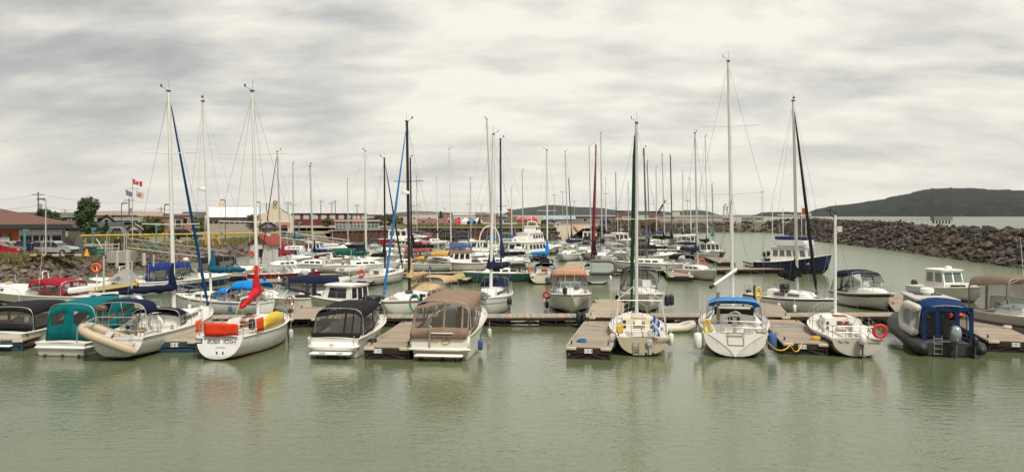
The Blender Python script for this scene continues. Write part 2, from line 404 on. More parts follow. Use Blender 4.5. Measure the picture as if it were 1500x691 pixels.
def fender(root, loc, col=WHITE, l=.55, r=.13, name='fender'):
    x, y, z = loc
    return MB().tube([(x, y, z + l + .35), (x, y, z + l + .02)], .012, 4).tube([(x, y, z + l), (x, y, z + l - .04), (x, y, z + l - .1), (x, y, z + .1), (x, y, z + .03), (x, y, z)], [.03, .8 * r, r, r, .75 * r, .03], 10).build(name, col, root)
def outboard(root, loc, col=BLACK, k=1.0, name='outboard_motor', tilt=0, acc=None):
    """powerhead cowl, leg and propeller; loc = clamp point on the transom, motor sits aft (-Y)"""
    T = Matrix.Translation(loc) @ Matrix.Rotation(R(tilt), 4, 'X') @ Matrix.Scale(k, 4)
    m = MB(); rows = []
    for z, a, b, oy in ((.02, .10, .15, 0), (.10, .16, .24, .0), (.30, .18, .27, -.01), (.46, .165, .25, -.02), (.56, .13, .19, -.03), (.60, .06, .10, -.03)):
        rows.append([T @ Vector((a * math.copysign(abs(math.cos(q)) ** .7, math.cos(q)), -.27 + oy + b * math.copysign(abs(math.sin(q)) ** .7, math.sin(q)), z)) for q in [i * math.pi / 7 for i in range(14)]])
    o = m.grid(rows, closed=True, caps=True).build(name, col, root, ang=45)
    l = MB(); rows = []
    for z, a, b in ((.05, .07, .16), (-.35, .05, .12), (-.62, .04, .10), (-.80, .03, .08)):
        rows.append([T @ Vector((a * math.cos(q), -.26 + b * math.sin(q), z)) for q in [i * math.pi / 5 for i in range(10)]])
    l.grid(rows, closed=True, caps=True)
    l.tube([T @ Vector((0, -.02, -.68)), T @ Vector((0, -.2, -.68)), T @ Vector((0, -.45, -.68))], [.03 * k, .06 * k, .03 * k], 8)
    l.box(tuple(T @ Vector((0, -.33, -.58))), (.2 * k, .28 * k, .015))
    for q in range(3): 
        a = q * 2.094; l.box(tuple(T @ Vector((.08 * math.cos(a), -.47, -.68 + .08 * math.sin(a)))), (.10 * k, .02, .06 * k), mat=Matrix.Rotation(-a, 4, 'Y'))
    l.rbox(tuple(T @ Vector((0, -.04, .0))), (.18 * k, .14 * k, .24 * k), .02)
    l.build('motor_leg', acc or paint((.10, .10, .10), .5), o)
    return o
def ladder(root, x, y, z0, z1, w_=.28, n=4, col=None):
    m = MB()
    for sg in (-1, 1): m.tube([(x + sg * w_ / 2, y + .12, z1 - .02), (x + sg * w_ / 2, y, z1), (x + sg * w_ / 2, y - .03, z0)], .017, 5)
    for k in range(n): z = lerp(z0 + .03, z1 - .12, k / (n - 1)); m.box((x, y - .02, z), (w_, .05, .025))
    return m.build('boarding_ladder', col or STEEL, root)
def clutter(root, hl, label, t0, fend, tmin=.05):
    q = random.Random(label + 'c'); fc = [WHITE, paint((.03, .08, .25), .5), WHITE, BLACK, GREYW]
    fend = list(fend) or [(t + q.uniform(-.03, .03), sg, q.choice(fc)) for t in (.25, .5, .68) for sg in (-1, 1) if q.random() < .5]
    for t, sg, col in fend: fender(root, (sg * (hl.b(t) + .15), hl.y(t), .16), col, .5, .12)
    for k in range(q.randint(1, 3)):
        t = q.uniform(tmin, .9); f = q.uniform(-.5, .5); s_ = q.uniform(.18, .4); c = q.choice([(.5, .48, .44), (.04, .05, .08), (.35, .08, .05), (.10, .18, .35), (.5, .36, .10), (.12, .12, .11)])
        MB().rbox((f * hl.b(t), hl.y(t), hl.dz(t) + s_ * .3 + (.3 if t0 < t < .75 else 0)), (s_, s_ * q.uniform(.8, 1.6), s_ * .6), s_ * .22, rz=q.uniform(0, 3)).build('deck_bag', paint(c, .8), root)
def sailboat(label, at, h=0, L=8.5, B=2.85, fs=.95, fb=1.2, hm=None, trm=None, deckm=None, cab=(.36, .74, .40), nwin=3, cabm=None, winc=None, tm=.56, ztop=12.5, mastc=None, mr=.075, lean=0, boom=3.3, cover=None, cfat=.17, boomz=1.25, boomdx=0, furl=None, furlr=.06, dodger=None, bimini=None, rail=True, wheel_=None, ring_=None, ob=None, lad=None, hatch=None, spr=(.48,), radar=None, backstay=True, rake=.15, group=None, cat='sailboat', detail=1, drop=None, tr=None, name='sailboat', cock=(.05, .34, .60, .38), sprw=.5, fend=(), stay2=True, bimh=1.5, furlt=None):
    root = thing(name, label, cat, (at[0], at[1], 0), h, group); hl = Hull('sail', L, B, fs, fb, rake, tr=tr)
    deckm = deckm or NONSKID
    hl.build(root, hm or hullmat((.74, .72, .66)), trm); hl.deck(root, deckm, cock)
    t0, t1, ch = cab
    cb_ = trunk(root, hl, t0, t1, .66, .5, ch, ch * .8, cabm or WHITE, nwin, winc)
    # companionway, seats, hatch
    yc = hl.y(t0) - .012; zc = hl.sh(t0)
    MB().box((0, yc, zc + ch * .5 - .15), (.56, .03, ch * .8 + .3)).build('companionway_door', hatch or TEAK, root, smooth=False)
    MB().rbox((0, hl.y(lerp(t0, t1, .22)), hl.sh(t0) + .05 + ch + .07), (.62, .75, .05), .02).build('sliding_hatch', paint((.40, .38, .33), .4) if not hatch else hatch, root)
    MB().rbox((0, hl.y(lerp(t1, .95, .35)), hl.dz(.8) + .03), (.5, .5, .06), .02).build('fore_hatch', paint((.22, .23, .23), .2), root)
    if rail: rails(root, hl, n=6 if detail else 4, lines=2 if detail else 1)
    ym = hl.y(tm); zd = hl.sh(tm) + .05 + (ch * .75 if t0 < tm < t1 else 0)
    lx, ly = lean * math.cos(R(h)), lean * math.sin(R(h))
    mp_ = lambda z: Vector((lx * (z - zd) / (ztop - zd), ym + ly * (z - zd) / (ztop - zd), z))
    mast = MB().tube([mp_(zd - .05), mp_(lerp(zd, ztop, .5)), mp_(ztop - .4), mp_(ztop)], [mr, mr, mr * .85, mr * .8], 8, sy=1.25).build('mast', mastc or MASTW, root)
    g = MB(); g.tube([mp_(ztop) + Vector((.02, 0, 0)), mp_(ztop) + Vector((.02, 0, .55))], .008, 3)
    g.tube([mp_(ztop) + Vector((-.03, -.03, 0)), mp_(ztop) + Vector((-.12, -.2, .15)), mp_(ztop) + Vector((-.28, -.22, .2))], .012, 4); g.box(tuple(mp_(ztop) + Vector((-.28, -.22, .27))), (.03, .16, .12)); g.box(tuple(mp_(ztop) + Vector((0, 0, .02))), (.16, .22, .07))
    g.build('masthead_gear', BLACK, mast)
    rg = MB(); wr = .008
    for f in spr:
        zs = lerp(zd, ztop, f); c = mp_(zs); sw = B * sprw * (1 - .25 * (f - .3))
        for sg in (-1, 1):
            MB().tube([c, c + Vector((sg * sw * .8, -.12, .04))], .022, 5).build('spreader', mastc or MASTW, mast)
    zs = lerp(zd, ztop, spr[0]); sw = B * sprw * .8 * (1 - .25 * (spr[0] - .3)); c = mp_(zs)
    for sg in (-1, 1):
        ch_ = (sg * (hl.b(tm) - .05), ym - .15, hl.sh(tm)); tip = c + Vector((sg * sw, -.12, .04))
        rg.tube([ch_, tip, mp_(ztop - .15)], wr, 3)
        if stay2: rg.tube([(sg * (hl.b(tm) - .12), ym + .25, hl.sh(tm)), c], wr, 3)
    bowp = Vector((0, hl.y(.985), hl.fb + .03)); top = mp_(ztop - .1)
    rg.tube([bowp, top], wr, 3)
    if backstay: rg.tube([(0, hl.y(.01), hl.fs), top], wr, 3)
    rg.build('rigging', WIRE, root)
    if furl:
        bowp = Vector((0, hl.y(furlt), hl.sh(furlt) + .2)) if furlt else bowp; pts = [lerp(bowp, top, q) for q in (.02, .06, .12, .5, .85, .95)]
        MB().tube(pts, [.03, furlr, furlr * 1.15, furlr, furlr * .6, .02], 7).build('furled_headsail', canvas(furl), root)
        MB().tube([lerp(bowp, top, .005), lerp(bowp, top, .018)], .09, 8).build('furling_drum', BLACK, root)
    if boom:
        zb = zd + boomz; a = Vector((mp_(zb).x, ym - .08, zb)); e = Vector((a.x + boomdx, ym - boom, zb + .08))
        bo = MB().tube([a, e], .055, 7).build('boom', mastc or MASTW, root)
        if cover:
            nn = 12; pts = []; rr = []
            for i in range(nn + 1):
                u = i / nn; p = lerp(a, e, u); sag = .03 * math.sin(u * 19)
                pts.append(p + Vector((0, 0, .10 + sag * .6 + .35 * cfat))); rr.append(cfat * (1.15 - .62 * u) + .03 * math.sin(u * 23 + 1))
            pts.insert(0, a + Vector((0, -.10, .75 + cfat))); rr.insert(0, cfat * .5); pts.insert(0, a + Vector((0, -.02, 1.25 + cfat))); rr.insert(0, .07)
            if drop: 
                pts = [p + Vector((0, 0, -drop * (i / len(pts)) ** 1.4)) for i, p in enumerate(pts)]
            MB().tube(pts, rr, 10).build('sail_cover', canvas(cover), bo)
        MB().tube([e, (e.x * .3, hl.y(.12), hl.fs + .1)], .012, 4).build('mainsheet', ROPEW, bo)
    if radar:
        c = mp_(radar) + Vector((0, .3, 0)); m = MB()
        m.tube([c + Vector((0, 0, z)) for z in (-.12, -.1, .06, .12)], [.12, .27, .26, .1], 14); m.tube([mp_(radar - .1), c + Vector((0, 0, -.12))], .04, 5)
        m.build('radar_dome', WHITE, mast)
    if dodger:
        y0 = hl.y(t0) - .35; y1 = hl.y(lerp(t0, t1, .3)); b = hl.b(t0) * .78; zb = hl.sh(t0) + .02; zt = hl.sh(t0) + ch + .48
        canopy(root, [(y0, b, zb, zt), (lerp(y0, y1, .45), b * .98, zb + .05, zt - .02), (y1 + .1, b * .82, zb + ch * .9, zb + ch + .12)], dodger, name='spray_hood', frame=detail > 0)
    if bimini:
        bc, ba_, bb_ = bimini; y0 = hl.y(ba_); y1 = hl.y(bb_); b = hl.b(.15) * .92; zb = hl.fs + .0
        canopy(root, [(y0, b, zb, zb + bimh - .1), ((y0 + y1) / 2, b, zb, zb + bimh), (y1, b, zb, zb + bimh - .07)], bc, sides=False, name='bimini_top')
    if wheel_: wheel(root, (0, hl.y(.14), hl.fs + .42), .42)
    else: MB().tube([(0, hl.y(.0), hl.fs + .05), (0, hl.y(.05), hl.fs + .12), (0, hl.y(.16), hl.fs + .22)], .025, 5).build('tiller', TEAK, root)
    if ring_: ring(root, (ring_[1] * hl.b(.02), hl.y(.0) - .08, hl.fs + .38), ring_[0])
    if ob: outboard(root, (ob[1], hl.ry(0, .6) - .05, hl.fs * .75), ob[0], ob[2] if len(ob) > 2 else .75)
    if lad is not None: ladder(root, lad, hl.ry(0, .4) - .06, .05, hl.fs * .75)
    clutter(root, hl, label, t0, fend)
    if detail:
        for sg in (-1, 1): MB().tube([(sg * .8 * hl.b(.3), hl.y(.28), hl.sh(.28)), (sg * .8 * hl.b(.3), hl.y(.28), hl.sh(.28) + .18)], [.09, .07], 8).build('winch', STEEL, root)
        # clutter in the cockpit
        for sg in (-1, 1): MB().rbox((sg * .45 * hl.b(.2), hl.y(.2), hl.fs - .12), (.4, 1.1, .12), .04).build('cockpit_cushion', paint((.35, .33, .28), .8), root)
    return root, hl
def windshield(root, h, ta, tb, wfrac, hgt, rk=.45, z0=.0, frame=None, zadd=0):
    """wraparound: aft corners at ta, front at tb"""
    ba = h.b(ta) * wfrac; y0, y1 = h.y(ta), h.y(tb); z = h.sh(tb) + z0
    base = [(-ba, y0), (-ba * .97, lerp(y0, y1, .6)), (-ba * .55, y1 - .08), (0, y1), (ba * .55, y1 - .08), (ba * .97, lerp(y0, y1, .6)), (ba, y0)]
    tp = [(x * .86, y - (rk if 1 <= i <= 5 else rk * .2)) for i, (x, y) in enumerate(base)]
    lo = [(x, y, z + zadd * (abs(i - 3) > 2.5)) for i, (x, y) in enumerate(base)]; hi = [(x, y, z + hgt * (1 if 1 <= i <= 5 else .9)) for i, (x, y) in enumerate(tp)]
    f = MB(); f.tube(hi, .022, 5).tube(lo, .022, 5)
    for a, b in zip(lo, hi): f.tube([a, b], .018, 4)
    o = f.build('windshield', frame or ALU, root)
    for k in range(6):
        MB().add([lo[k], lo[k + 1], hi[k + 1], hi[k]], [(0, 1, 2, 3)]).build('windshield_glass', GLASS, o, smooth=False)
    return lo, hi
def motorboat(label, at, h=0, L=7.5, B=2.6, fs=.85, fb=1.25, hm=None, can=None, ctype='full', cz=2.3, c0=.06, wt=(.42, .62), wh=.5, trunkh=.32, plat=True, arch_=False, stern=None, rail=True, cat='motor cruiser', group=None, name='motor_cruiser', ob=None, back=True, front=True, text=None, tr=None, cw=.9, backcols=None, drop=0, bowr=.42, detail=1, hatch=1, fend=(), seat=(.55, .52, .46), anchor=False, lean=.15, cblow=.0, vback=(.32, .86), vin=None, sidev=None, backwin=None, railm=None, winh=0, wframe=None, antenna=0):
    root = thing(name, label, cat, (at[0], at[1], 0), h, group); hl = Hull('motor', L, B, fs, fb, rake=-.12 if not ob else .0, tr=tr)
    hl.build(root, hm or hullmat((.76, .74, .68)), railmat=railm); hl.deck(root, NONSKID, (.08, wt[0] + .02, .78, .5))
    if trunkh: trunk(root, hl, wt[0] + .03, .93, .72, .42, trunkh, trunkh * .7, WHITE, winh, None, 'fore_cabin', front=.9, slope=.6, camber=.08)
    lo, hi = windshield(root, hl, wt[0], wt[1], .84, wh, z0=trunkh * .55, frame=wframe)
    m = MB().rbox((0, hl.y(.15), hl.fs - .22), (B * .68, .5, .42), .06)
    for sg in (-1, 1): m.rbox((sg * B * .22, hl.y(.33), hl.fs - .1), (.5, .5, .5), .06).rbox((sg * B * .22, hl.y(.33) - .26, hl.fs + .22), (.5, .1, .6), .04)
    m.build('seat', paint(seat, .7), root)
    MB().rbox((B * .22, hl.y(wt[0]) + .25, hl.fs + .1), (.7, .35, .5), .06).build('helm_console', GREYW, root)
    wheel(root, (B * .22, hl.y(wt[0]) - .02, hl.fs + .34), .18, BLACK)
    if hatch: MB().rbox((0, hl.y(.74), hl.dz(.74) + trunkh * .75), (.5, .5, .05), .02).build('fore_hatch', paint((.15, .16, .16), .15), root)
    if can:
        b = hl.b(.2) * cw; yf = hl.y(lerp(wt[0], wt[1], .62)) - .3; ya = hl.y(c0)
        zt = cz; zb = hl.fs + .02
        st = [(ya, b, zb + cblow, zt - .12), (lerp(ya, yf, .5), b, zb + .1, zt), (yf, b * .93, hi[1][2] - .1 if ctype == 'full' else hi[1][2] - .3, zt - .08)]
        canopy(root, st, can, sides=(ctype == 'full'), back=back and ctype == 'full', front=front and ctype == 'full', lean=lean, backcols=backcols, drop=drop, vback=vback, vin=vin, sidev=sidev, backwin=backwin)
    if plat:
        p = MB().rbox((0, hl.y(0) - .28, .26), (B * .76, .62, .10), .045); p.build('swim_platform', WHITE, root)
        tr_ = MB()
        for sg in (-1, 1): tr_.tube([(sg * B * .25, hl.y(0) - .45, .22), (sg * B * .25, hl.y(0) - .02, -.05)], .025, 5)
        tr_.build('platform_bracket', BLACK, root)
    if arch_:
        b = hl.b(.25) * .98; y = hl.y(.28); zt = cz + .05
        rows = []
        for x, z, w_ in ((-b, hl.fs, .55), (-b * .97, zt - .35, .42), (-b * .8, zt, .4), (0, zt + .06, .4), (b * .8, zt, .4), (b * .97, zt - .35, .42), (b, hl.fs, .55)):
            oy = -(z - hl.fs) * .35
            rows.append([(x, y + oy - w_ / 2, z), (x * .94, y + oy - w_ / 2, z - .06), (x * .94, y + oy + w_ / 2, z - .06), (x, y + oy + w_ / 2, z)])
        MB().grid(rows, closed=True, caps=True).build('radar_arch', WHITE, root)
    if rail:
        r = MB(); P = []
        for i in range(9):
            t = lerp(wt[1] - .06, .995, i / 8); P.append((hl.b(t) * .93 + .02, hl.y(t), hl.sh(t) + bowr * min(1, i / 1.5)))
        r.tube([(-x, y, z) for x, y, z in P] + list(reversed(P)), .015, 5)
        for p in P[2::2]:
            for sg in (-1, 1): r.tube([(sg * p[0], p[1], p[2]), (sg * p[0], p[1], p[2] - bowr)], .012, 4)
        r.build('bow_rail', STEEL, root)
    if ob: 
        for x in ob[1]: outboard(root, (x, hl.y(0) - .02, hl.fs * .72), ob[0], ob[2])
    if anchor: MB().rbox((0, hl.y(1) + .1, hl.fb + .02), (.16, .7, .07), .02).tube([(-.18, hl.y(1) + .42, hl.fb - .12), (0, hl.y(1) + .5, hl.fb - .02), (.18, hl.y(1) + .42, hl.fb - .12)], .03, 5).build('anchor', STEEL, root)
    if text: text(root, hl)
    if antenna: MB().tube([(-B * .4, hl.y(wt[0]), hl.fs + .2), (-B * .4 - .1, hl.y(wt[0]) - .5, antenna)], .012, 4).build('antenna', WHITE, root)
    clutter(root, hl, label, .4, fend, .64)
    return root, hl
def house(root, y0, y1, w0, w1, z0, z1, mat=None, roofm=None, fwdslope=.35, aftslope=.05, side=(3, .45, .88), frontn=3, back=True, rooft=.07, over=.12, name='wheelhouse', win=None, wtop=.92):
    """wheelhouse: tapering box with side, front and back windows set proud of the walls, and an overhanging roof"""
    win = win or DARKWIN
    Y = lambda u, v: lerp(lerp(y0, y1, u), lerp(y0 + aftslope, y1 - fwdslope, u), v); Wd = lambda u, v: lerp(w0, w1, u) * lerp(1, wtop, v)
    P = lambda u, v, sg: Vector((sg * Wd(u, v), Y(u, v), lerp(z0, z1, v)))
    q = [P(0, 0, -1), P(1, 0, -1), P(1, 0, 1), P(0, 0, 1), P(0, 1, -1), P(1, 1, -1), P(1, 1, 1), P(0, 1, 1)]
    o = MB().add(q, [(0, 1, 5, 4), (1, 2, 6, 5), (2, 3, 7, 6), (3, 0, 4, 7), (4, 5, 6, 7)]).build(name, mat or WHITE, root, smooth=False)
    def pane(a, off):
        MB().add(list(a) + [p + off for p in a], [(0, 1, 2, 3), (4, 5, 6, 7), (0, 1, 5, 4), (1, 2, 6, 5), (2, 3, 7, 6), (3, 0, 4, 7)]).build('wheelhouse_window', win, o, smooth=False)
    n, lo, hi = side
    for sg in (-1, 1):
        for k in range(n):
            a, b = (k + .14) / n * .92 + .04, (k + .86) / n * .92 + .04
            pane([P(a, lo, sg), P(b, lo, sg), P(b, hi, sg), P(a, hi, sg)], Vector((sg * .02, 0, 0)))
    if frontn:
        for k in range(frontn):
            a, b = -1 + 2 * (k + .08) / frontn, -1 + 2 * (k + .92) / frontn; a *= .95; b *= .95
            pane([P(1, lo, a), P(1, lo, b), P(1, hi, b), P(1, hi, a)], Vector((0, .02, 0)))
    if back:
        pane([P(0, .12, -.2), P(0, .12, .25), P(0, .9, .25), P(0, .9, -.2)], Vector((0, -.02, 0)))
        pane([P(0, lo, .4), P(0, lo, .85), P(0, hi, .85), P(0, hi, .4)], Vector((0, -.02, 0))); pane([P(0, lo, -.85), P(0, lo, -.35), P(0, hi, -.35), P(0, hi, -.85)], Vector((0, -.02, 0)))
    ya, yb = Y(0, 1) - over, Y(1, 1) + over * 2; wa, wb = Wd(0, 1) + over, Wd(1, 1) + over; r = MB(); rows = []
    for y, w_ in ((ya, wa * .9), (ya + .1, wa), (lerp(ya, yb, .5), (wa + wb) / 2), (yb - .15, wb), (yb, wb * .8)):
        rows.append([(-w_, y, z1 + .002), (-w_, y, z1 + rooft), (-w_ * .6, y, z1 + rooft + .05), (w_ * .6, y, z1 + rooft + .05), (w_, y, z1 + rooft), (w_, y, z1 + .002)])
    r.grid(rows, closed=True, caps=True).build('roof', roofm or WHITE, root, ang=30)
    return o
def workboat(label, at, h=0, L=9, B=3, fs=.9, fb=1.6, hm=None, hs=(.35, .68), hz=1.9, hw=.72, side=(3, .45, .88), frontn=3, top=None, roofm=None, cat='fishing boat', group=None, name='fishing_boat', mastz=None, trunkh=.25, ring_=None, hmat=None, mlist=(), bul=True, ob=None, antennas=0, win=None, tr=.86, rail=True):
    root = thing(name, label, cat, (at[0], at[1], 0), h, group); hl = Hull('motor', L, B, fs, fb, rake=0, tr=tr)
    hl.build(root, hm or hullmat((.74, .72, .68))); hl.deck(root, NONSKID, (.05, hs[0] - .01, .85, .45))
    y0, y1 = hl.y(hs[0]), hl.y(hs[1]); z0 = hl.sh(hs[0]) - .15
    if trunkh: trunk(root, hl, hs[1] - .02, .92, .7, .45, trunkh, trunkh * .8, hmat or WHITE, 1, None, 'fore_cabin', front=.6)
    house(root, y0, y1, min(B / 2 * hw, hl.b(hs[0]) * .94), min(B / 2 * hw * .92, hl.b(hs[1]) * .84), z0, z0 + hz, hmat, roofm, side=side, frontn=frontn, win=win)
    if rail: rails(root, hl, .55, .1, .97, 5, True, False, 1)
    if mastz: MB().tube([(0, y0 + .4, z0 + hz), (0, y0 + .4, mastz)], .035, 6).tube([(-.5, y0 + .4, lerp(z0 + hz, mastz, .7)), (.5, y0 + .4, lerp(z0 + hz, mastz, .7))], .02, 5).build('mast', MASTW, root)
    q = random.Random(label).random()
    if q < .4: MB().tube([(0, y1 - .7, z0 + hz + z) for z in (.08, .12, .28, .34)], [.2, .26, .25, .12], 12).build('radar_dome', WHITE, root)
    elif q < .75: MB().tube([(0, y1 - .6, z0 + hz), (0, y1 - .7, z0 + hz + .7)], .04, 5).rbox((0, y1 - .7, z0 + hz + .72), (.9, .12, .1), .03).build('radar_scanner', GREYW, root)
    if q > .3: MB().tube([(-.6, y0 + .5, z0 + hz), (-.7, y0 + .2, z0 + hz + 2.4)], .015, 4).build('antenna', WHITE, root)
    if q > .5: MB().rbox((0, hl.y(.18), hl.fs + .1), (B * .5, 1.0, .5), .1).build('deck_locker', [GREYW, BLACK][q > .8], root)
    for k in range(antennas): MB().tube([((-1) ** k * B * .25, lerp(y0, y1, .3), z0 + hz), ((-1) ** k * B * .3, lerp(y0, y1, .3) - .3, z0 + hz + 2.6)], .015, 4).build('antenna', WHITE, root)
    if ring_: ring(root, (ring_[1] * B * .5 * hw * .9, y0 - .1, z0 + 1.0), ring_[0])
    if ob:
        for x in ob[1]: outboard(root, (x, hl.y(0) - .02, hl.fs * .75), ob[0], ob[2])
    return root, hl
def inflatable(label, loc, h=0, L=3.2, B=1.6, r=.21, col=(.55, .45, .33), floor=(.4, .4, .38), z=.12, rot=None, cat='inflatable dinghy', name='inflatable_dinghy', group=None, seat=True, cones=None, console=None, ob=None, mat=None, up=1):
    root = thing(name, label, cat, loc if len(loc) == 3 else (loc[0], loc[1], 0), h, group)
    if rot: root.rotation_euler = rot
    hw = B / 2 - r; y0, y1 = -L / 2, L / 2 - r; P = [(-hw, y0, z), (-hw, y0 + .25, z)]
    rr = [r * .35, r]
    for i in range(1, 4): P.append((-hw, lerp(y0 + .25, y1 - hw * 1.3, i / 3), z)); rr.append(r)
    for i in range(1, 8):
        a = math.pi - i * math.pi / 8; P.append((hw * math.cos(a), y1 - hw * 1.3 + hw * 1.3 * math.sin(a), z + .18 * math.sin(a) * up)); rr.append(r)
    for x, y, q in list(reversed(P[:5])): P.append((-x, y, q))
    rr += [r, r, r, r, r * .35]
    mt = mat or paint(col, .55, 0, .12, 2)
    MB().tube(P, rr, 12).build('inflatable_tube', mt, root)
    MB().box((0, -.15, z - r * .55), (2 * hw, L * .82, .05)).build('floor', paint(floor, .7), root)
    MB().box((0, y0 + .3, z + .02), (2 * hw, .05, .42)).build('transom', paint(floor, .6), root)
    if seat: MB().rbox((0, .05, z + r * .7), (2 * hw + .1, .26, .05), .02).build('seat', GREYW, root)
    if console:
        c = console
        MB().rbox((0, .1, z + .35), (.6, .55, .8), .06).rbox((0, -.75, z + .25), (.6, .5, .55), .05).build('helm_console', c, root)
        MB().add([(-.28, .3, z + .75), (.28, .3, z + .75), (.22, .05, z + 1.2), (-.22, .05, z + 1.2)], [(0, 1, 2, 3)]).build('windscreen', GLASS, root)
        MB().tube([(-hw * .9, y0 + .45, z + .1), (-hw * .8, y0 + .35, z + 1.25), (-hw * .5, y0 + .3, z + 1.4), (hw * .5, y0 + .3, z + 1.4), (hw * .8, y0 + .35, z + 1.25), (hw * .9, y0 + .45, z + .1)], .04, 6).build('roll_bar', WHITE, root)
    if ob: outboard(root, (0, y0 + .28, z + .2), ob[0], ob[1])
    return root
# ---------------------------------------------------------------- the setting
def water():
    m, t, p = base_mat('harbour_water')
    tcn = nd(t, 'ShaderNodeTexCoord')
    g = nd(t, 'ShaderNodeNewGeometry'); s = nd(t, 'ShaderNodeVectorMath', operation='LENGTH'); t.links.new(g.outputs['Position'], s.inputs[0])
    def noise(sc, scale, det, rot=0, dist=0):
        mp = nd(t, 'ShaderNodeMapping', i={'Scale': sc, 'Rotation': (0, 0, R(rot))}); t.links.new(tcn.outputs['Object'], mp.inputs[0])
        n = nd(t, 'ShaderNodeTexNoise', i={'Scale': scale, 'Detail': det, 'Roughness': .55, 'Distortion': dist}); t.links.new(mp.outputs[0], n.inputs['Vector']); return n.outputs[0]
    a = noise((1, 1.9, 1), 1.7, 3, 12, .4); b = noise((1, 1.3, 1), 5.2, 3, -24, .3); c = noise((1, 1, 1), .22, 3)
    hgt = math_(t, 'ADD', math_(t, 'MULTIPLY', a, .7), math_(t, 'MULTIPLY', b, .25))
    hgt = math_(t, 'MULTIPLY', hgt, math_(t, 'MULTIPLY_ADD', math_(t, 'MULTIPLY', c, noise((1, 2.2, 1), .035, 4)), 4.6, .10))
    sy = nd(t, 'ShaderNodeSeparateXYZ'); t.links.new(g.outputs['Position'], sy.inputs[0])
    hgt = math_(t, 'MULTIPLY', hgt, ramp(t, math_(t, 'DIVIDE', sy.outputs[1], 300.0), [(.09, (1, 1, 1)), (.115, (.55, .55, .55)), (.16, (.5, .5, .5)), (.25, (.7, .7, .7)), (.5, (.6, .6, .6))]))
    bp = nd(t, 'ShaderNodeBump', i={'Strength': 1.0, 'Distance': .034}); t.links.new(hgt, bp.inputs['Height'])
    t.links.new(bp.outputs[0], p.inputs['Normal'])
    t.links.new(ramp(t, noise((1, 1, 1), .05, 4), [(.3, (.100, .124, .060)), (.7, (.128, .150, .074))]), p.inputs['Base Color'])
    t.links.new(ramp(t, math_(t, 'DIVIDE', sy.outputs[1], 300.0), [(.10, (.05, .05, .05)), (.17, (.10, .10, .10)), (.30, (.22, .22, .22)), (1, (.30, .30, .30))]), p.inputs['Roughness']); p.inputs['IOR'].default_value = 1.48; p.inputs['Specular IOR Level'].default_value = .5
    mb = MB(); s_ = 14000
    mb.add([(-s_, -60, 0), (s_, -60, 0), (s_, s_, 0), (-s_, s_, 0)], [(0, 1, 2, 3)])
    struct(mb.build('water', m, smooth=False))
water()
def ground_mat(cols, scale=.35, bump=.5):
    m, t, p = base_mat('ground'); tcn = nd(t, 'ShaderNodeTexCoord')
    n = nd(t, 'ShaderNodeTexNoise', i={'Scale': scale, 'Detail': 8, 'Roughness': .65}); t.links.new(tcn.outputs['Object'], n.inputs['Vector'])
    n2 = nd(t, 'ShaderNodeTexNoise', i={'Scale': scale * 14, 'Detail': 6, 'Roughness': .7}); t.links.new(tcn.outputs['Object'], n2.inputs['Vector'])
    c = ramp(t, n.outputs[0], [(.3 + .4 * i / (len(cols) - 1), x) for i, x in enumerate(cols)])
    t.links.new(mixc(t, 1.0, c, math_(t, 'MULTIPLY_ADD', n2.outputs[0], .8, .6), 'MULTIPLY'), p.inputs['Base Color']); p.inputs['Roughness'].default_value = .95
    b = nd(t, 'ShaderNodeBump', i={'Strength': bump, 'Distance': .1}); t.links.new(n2.outputs[0], b.inputs['Height']); t.links.new(b.outputs[0], p.inputs['Normal'])
    return m
GRASSM = ground_mat([(.11, .13, .035), (.15, .16, .045), (.24, .19, .08), (.14, .15, .045)])
DIRTM = ground_mat([(.10, .085, .065), (.14, .12, .09), (.09, .085, .05)])
GRAVEL = ground_mat([(.25, .20, .15), (.33, .27, .2), (.22, .19, .15)], .2)
ASPH = ground_mat([(.075, .075, .075), (.10, .10, .098)], .3, .2); CONC = ground_mat([(.33, .31, .27), (.40, .37, .32)], .5, .2)
def sheet(name, pts, z, mat):
    mb = MB(); mb.add([(x, y, z) for x, y in pts], [tuple(range(len(pts)))]); return struct(mb.build(name, mat, smooth=False))
LZ = 2.2
BANKW = [(-46.5, 20), (-46.2, 60), (-45.6, 75), (-44.6, 92), (-43.6, 110), (-41.5, 135), (-40.5, 160), (-40.6, 186)]
BANKT = [(-52.8, 20), (-52.6, 60), (-52.0, 75), (-50.6, 92), (-49.2, 110), (-46.6, 135), (-45.2, 160), (-42.6, 188)]
sheet('quayside_lawn', BANKT + [(-42.6, 216), (-900, 216), (-900, 20)], LZ, GRASSM)
sheet('town_ground', [(-42.6, 216), (-31.0, 217), (11.5, 217), (11.5, 262), (30, 262), (52, 300), (80, 316), (104, 312), (118, 330), (140, 420), (150, 640), (60, 900), (-900, 2500), (-900, 216)], 3.0, GRAVEL)
sheet('car_park', [(-53.2, 74), (-51.8, 92), (-51.8, 97), (-92, 97), (-92, 74)], LZ + .004, ASPH)
sheet('quayside_path', [(-52.9, 60), (-51.9, 80), (-50.9, 92), (-49.9, 104), (-51.4, 104), (-52.6, 90), (-53.6, 78), (-54.6, 60)], LZ + .008, CONC)
sheet('access_road', [(-50.5, 112), (-47.2, 160), (-44.2, 200), (-49, 200), (-54, 160), (-58, 124), (-140, 128), (-140, 118), (-60, 114)], LZ + .004, GRAVEL)
# sloping banks under the riprap
mb = MB(); rows = []
for (x, y), (u, v) in zip(BANKW, BANKT): rows.append([(x + 1.6, y, -.6)] + [(lerp(x, u, q), lerp(y, v, q), LZ * q - .12 * math.sin(math.pi * q)) for q in (0, .25, .5, .75, 1)])
mb.grid(rows); struct(mb.build('embankment', DIRTM, ang=60))

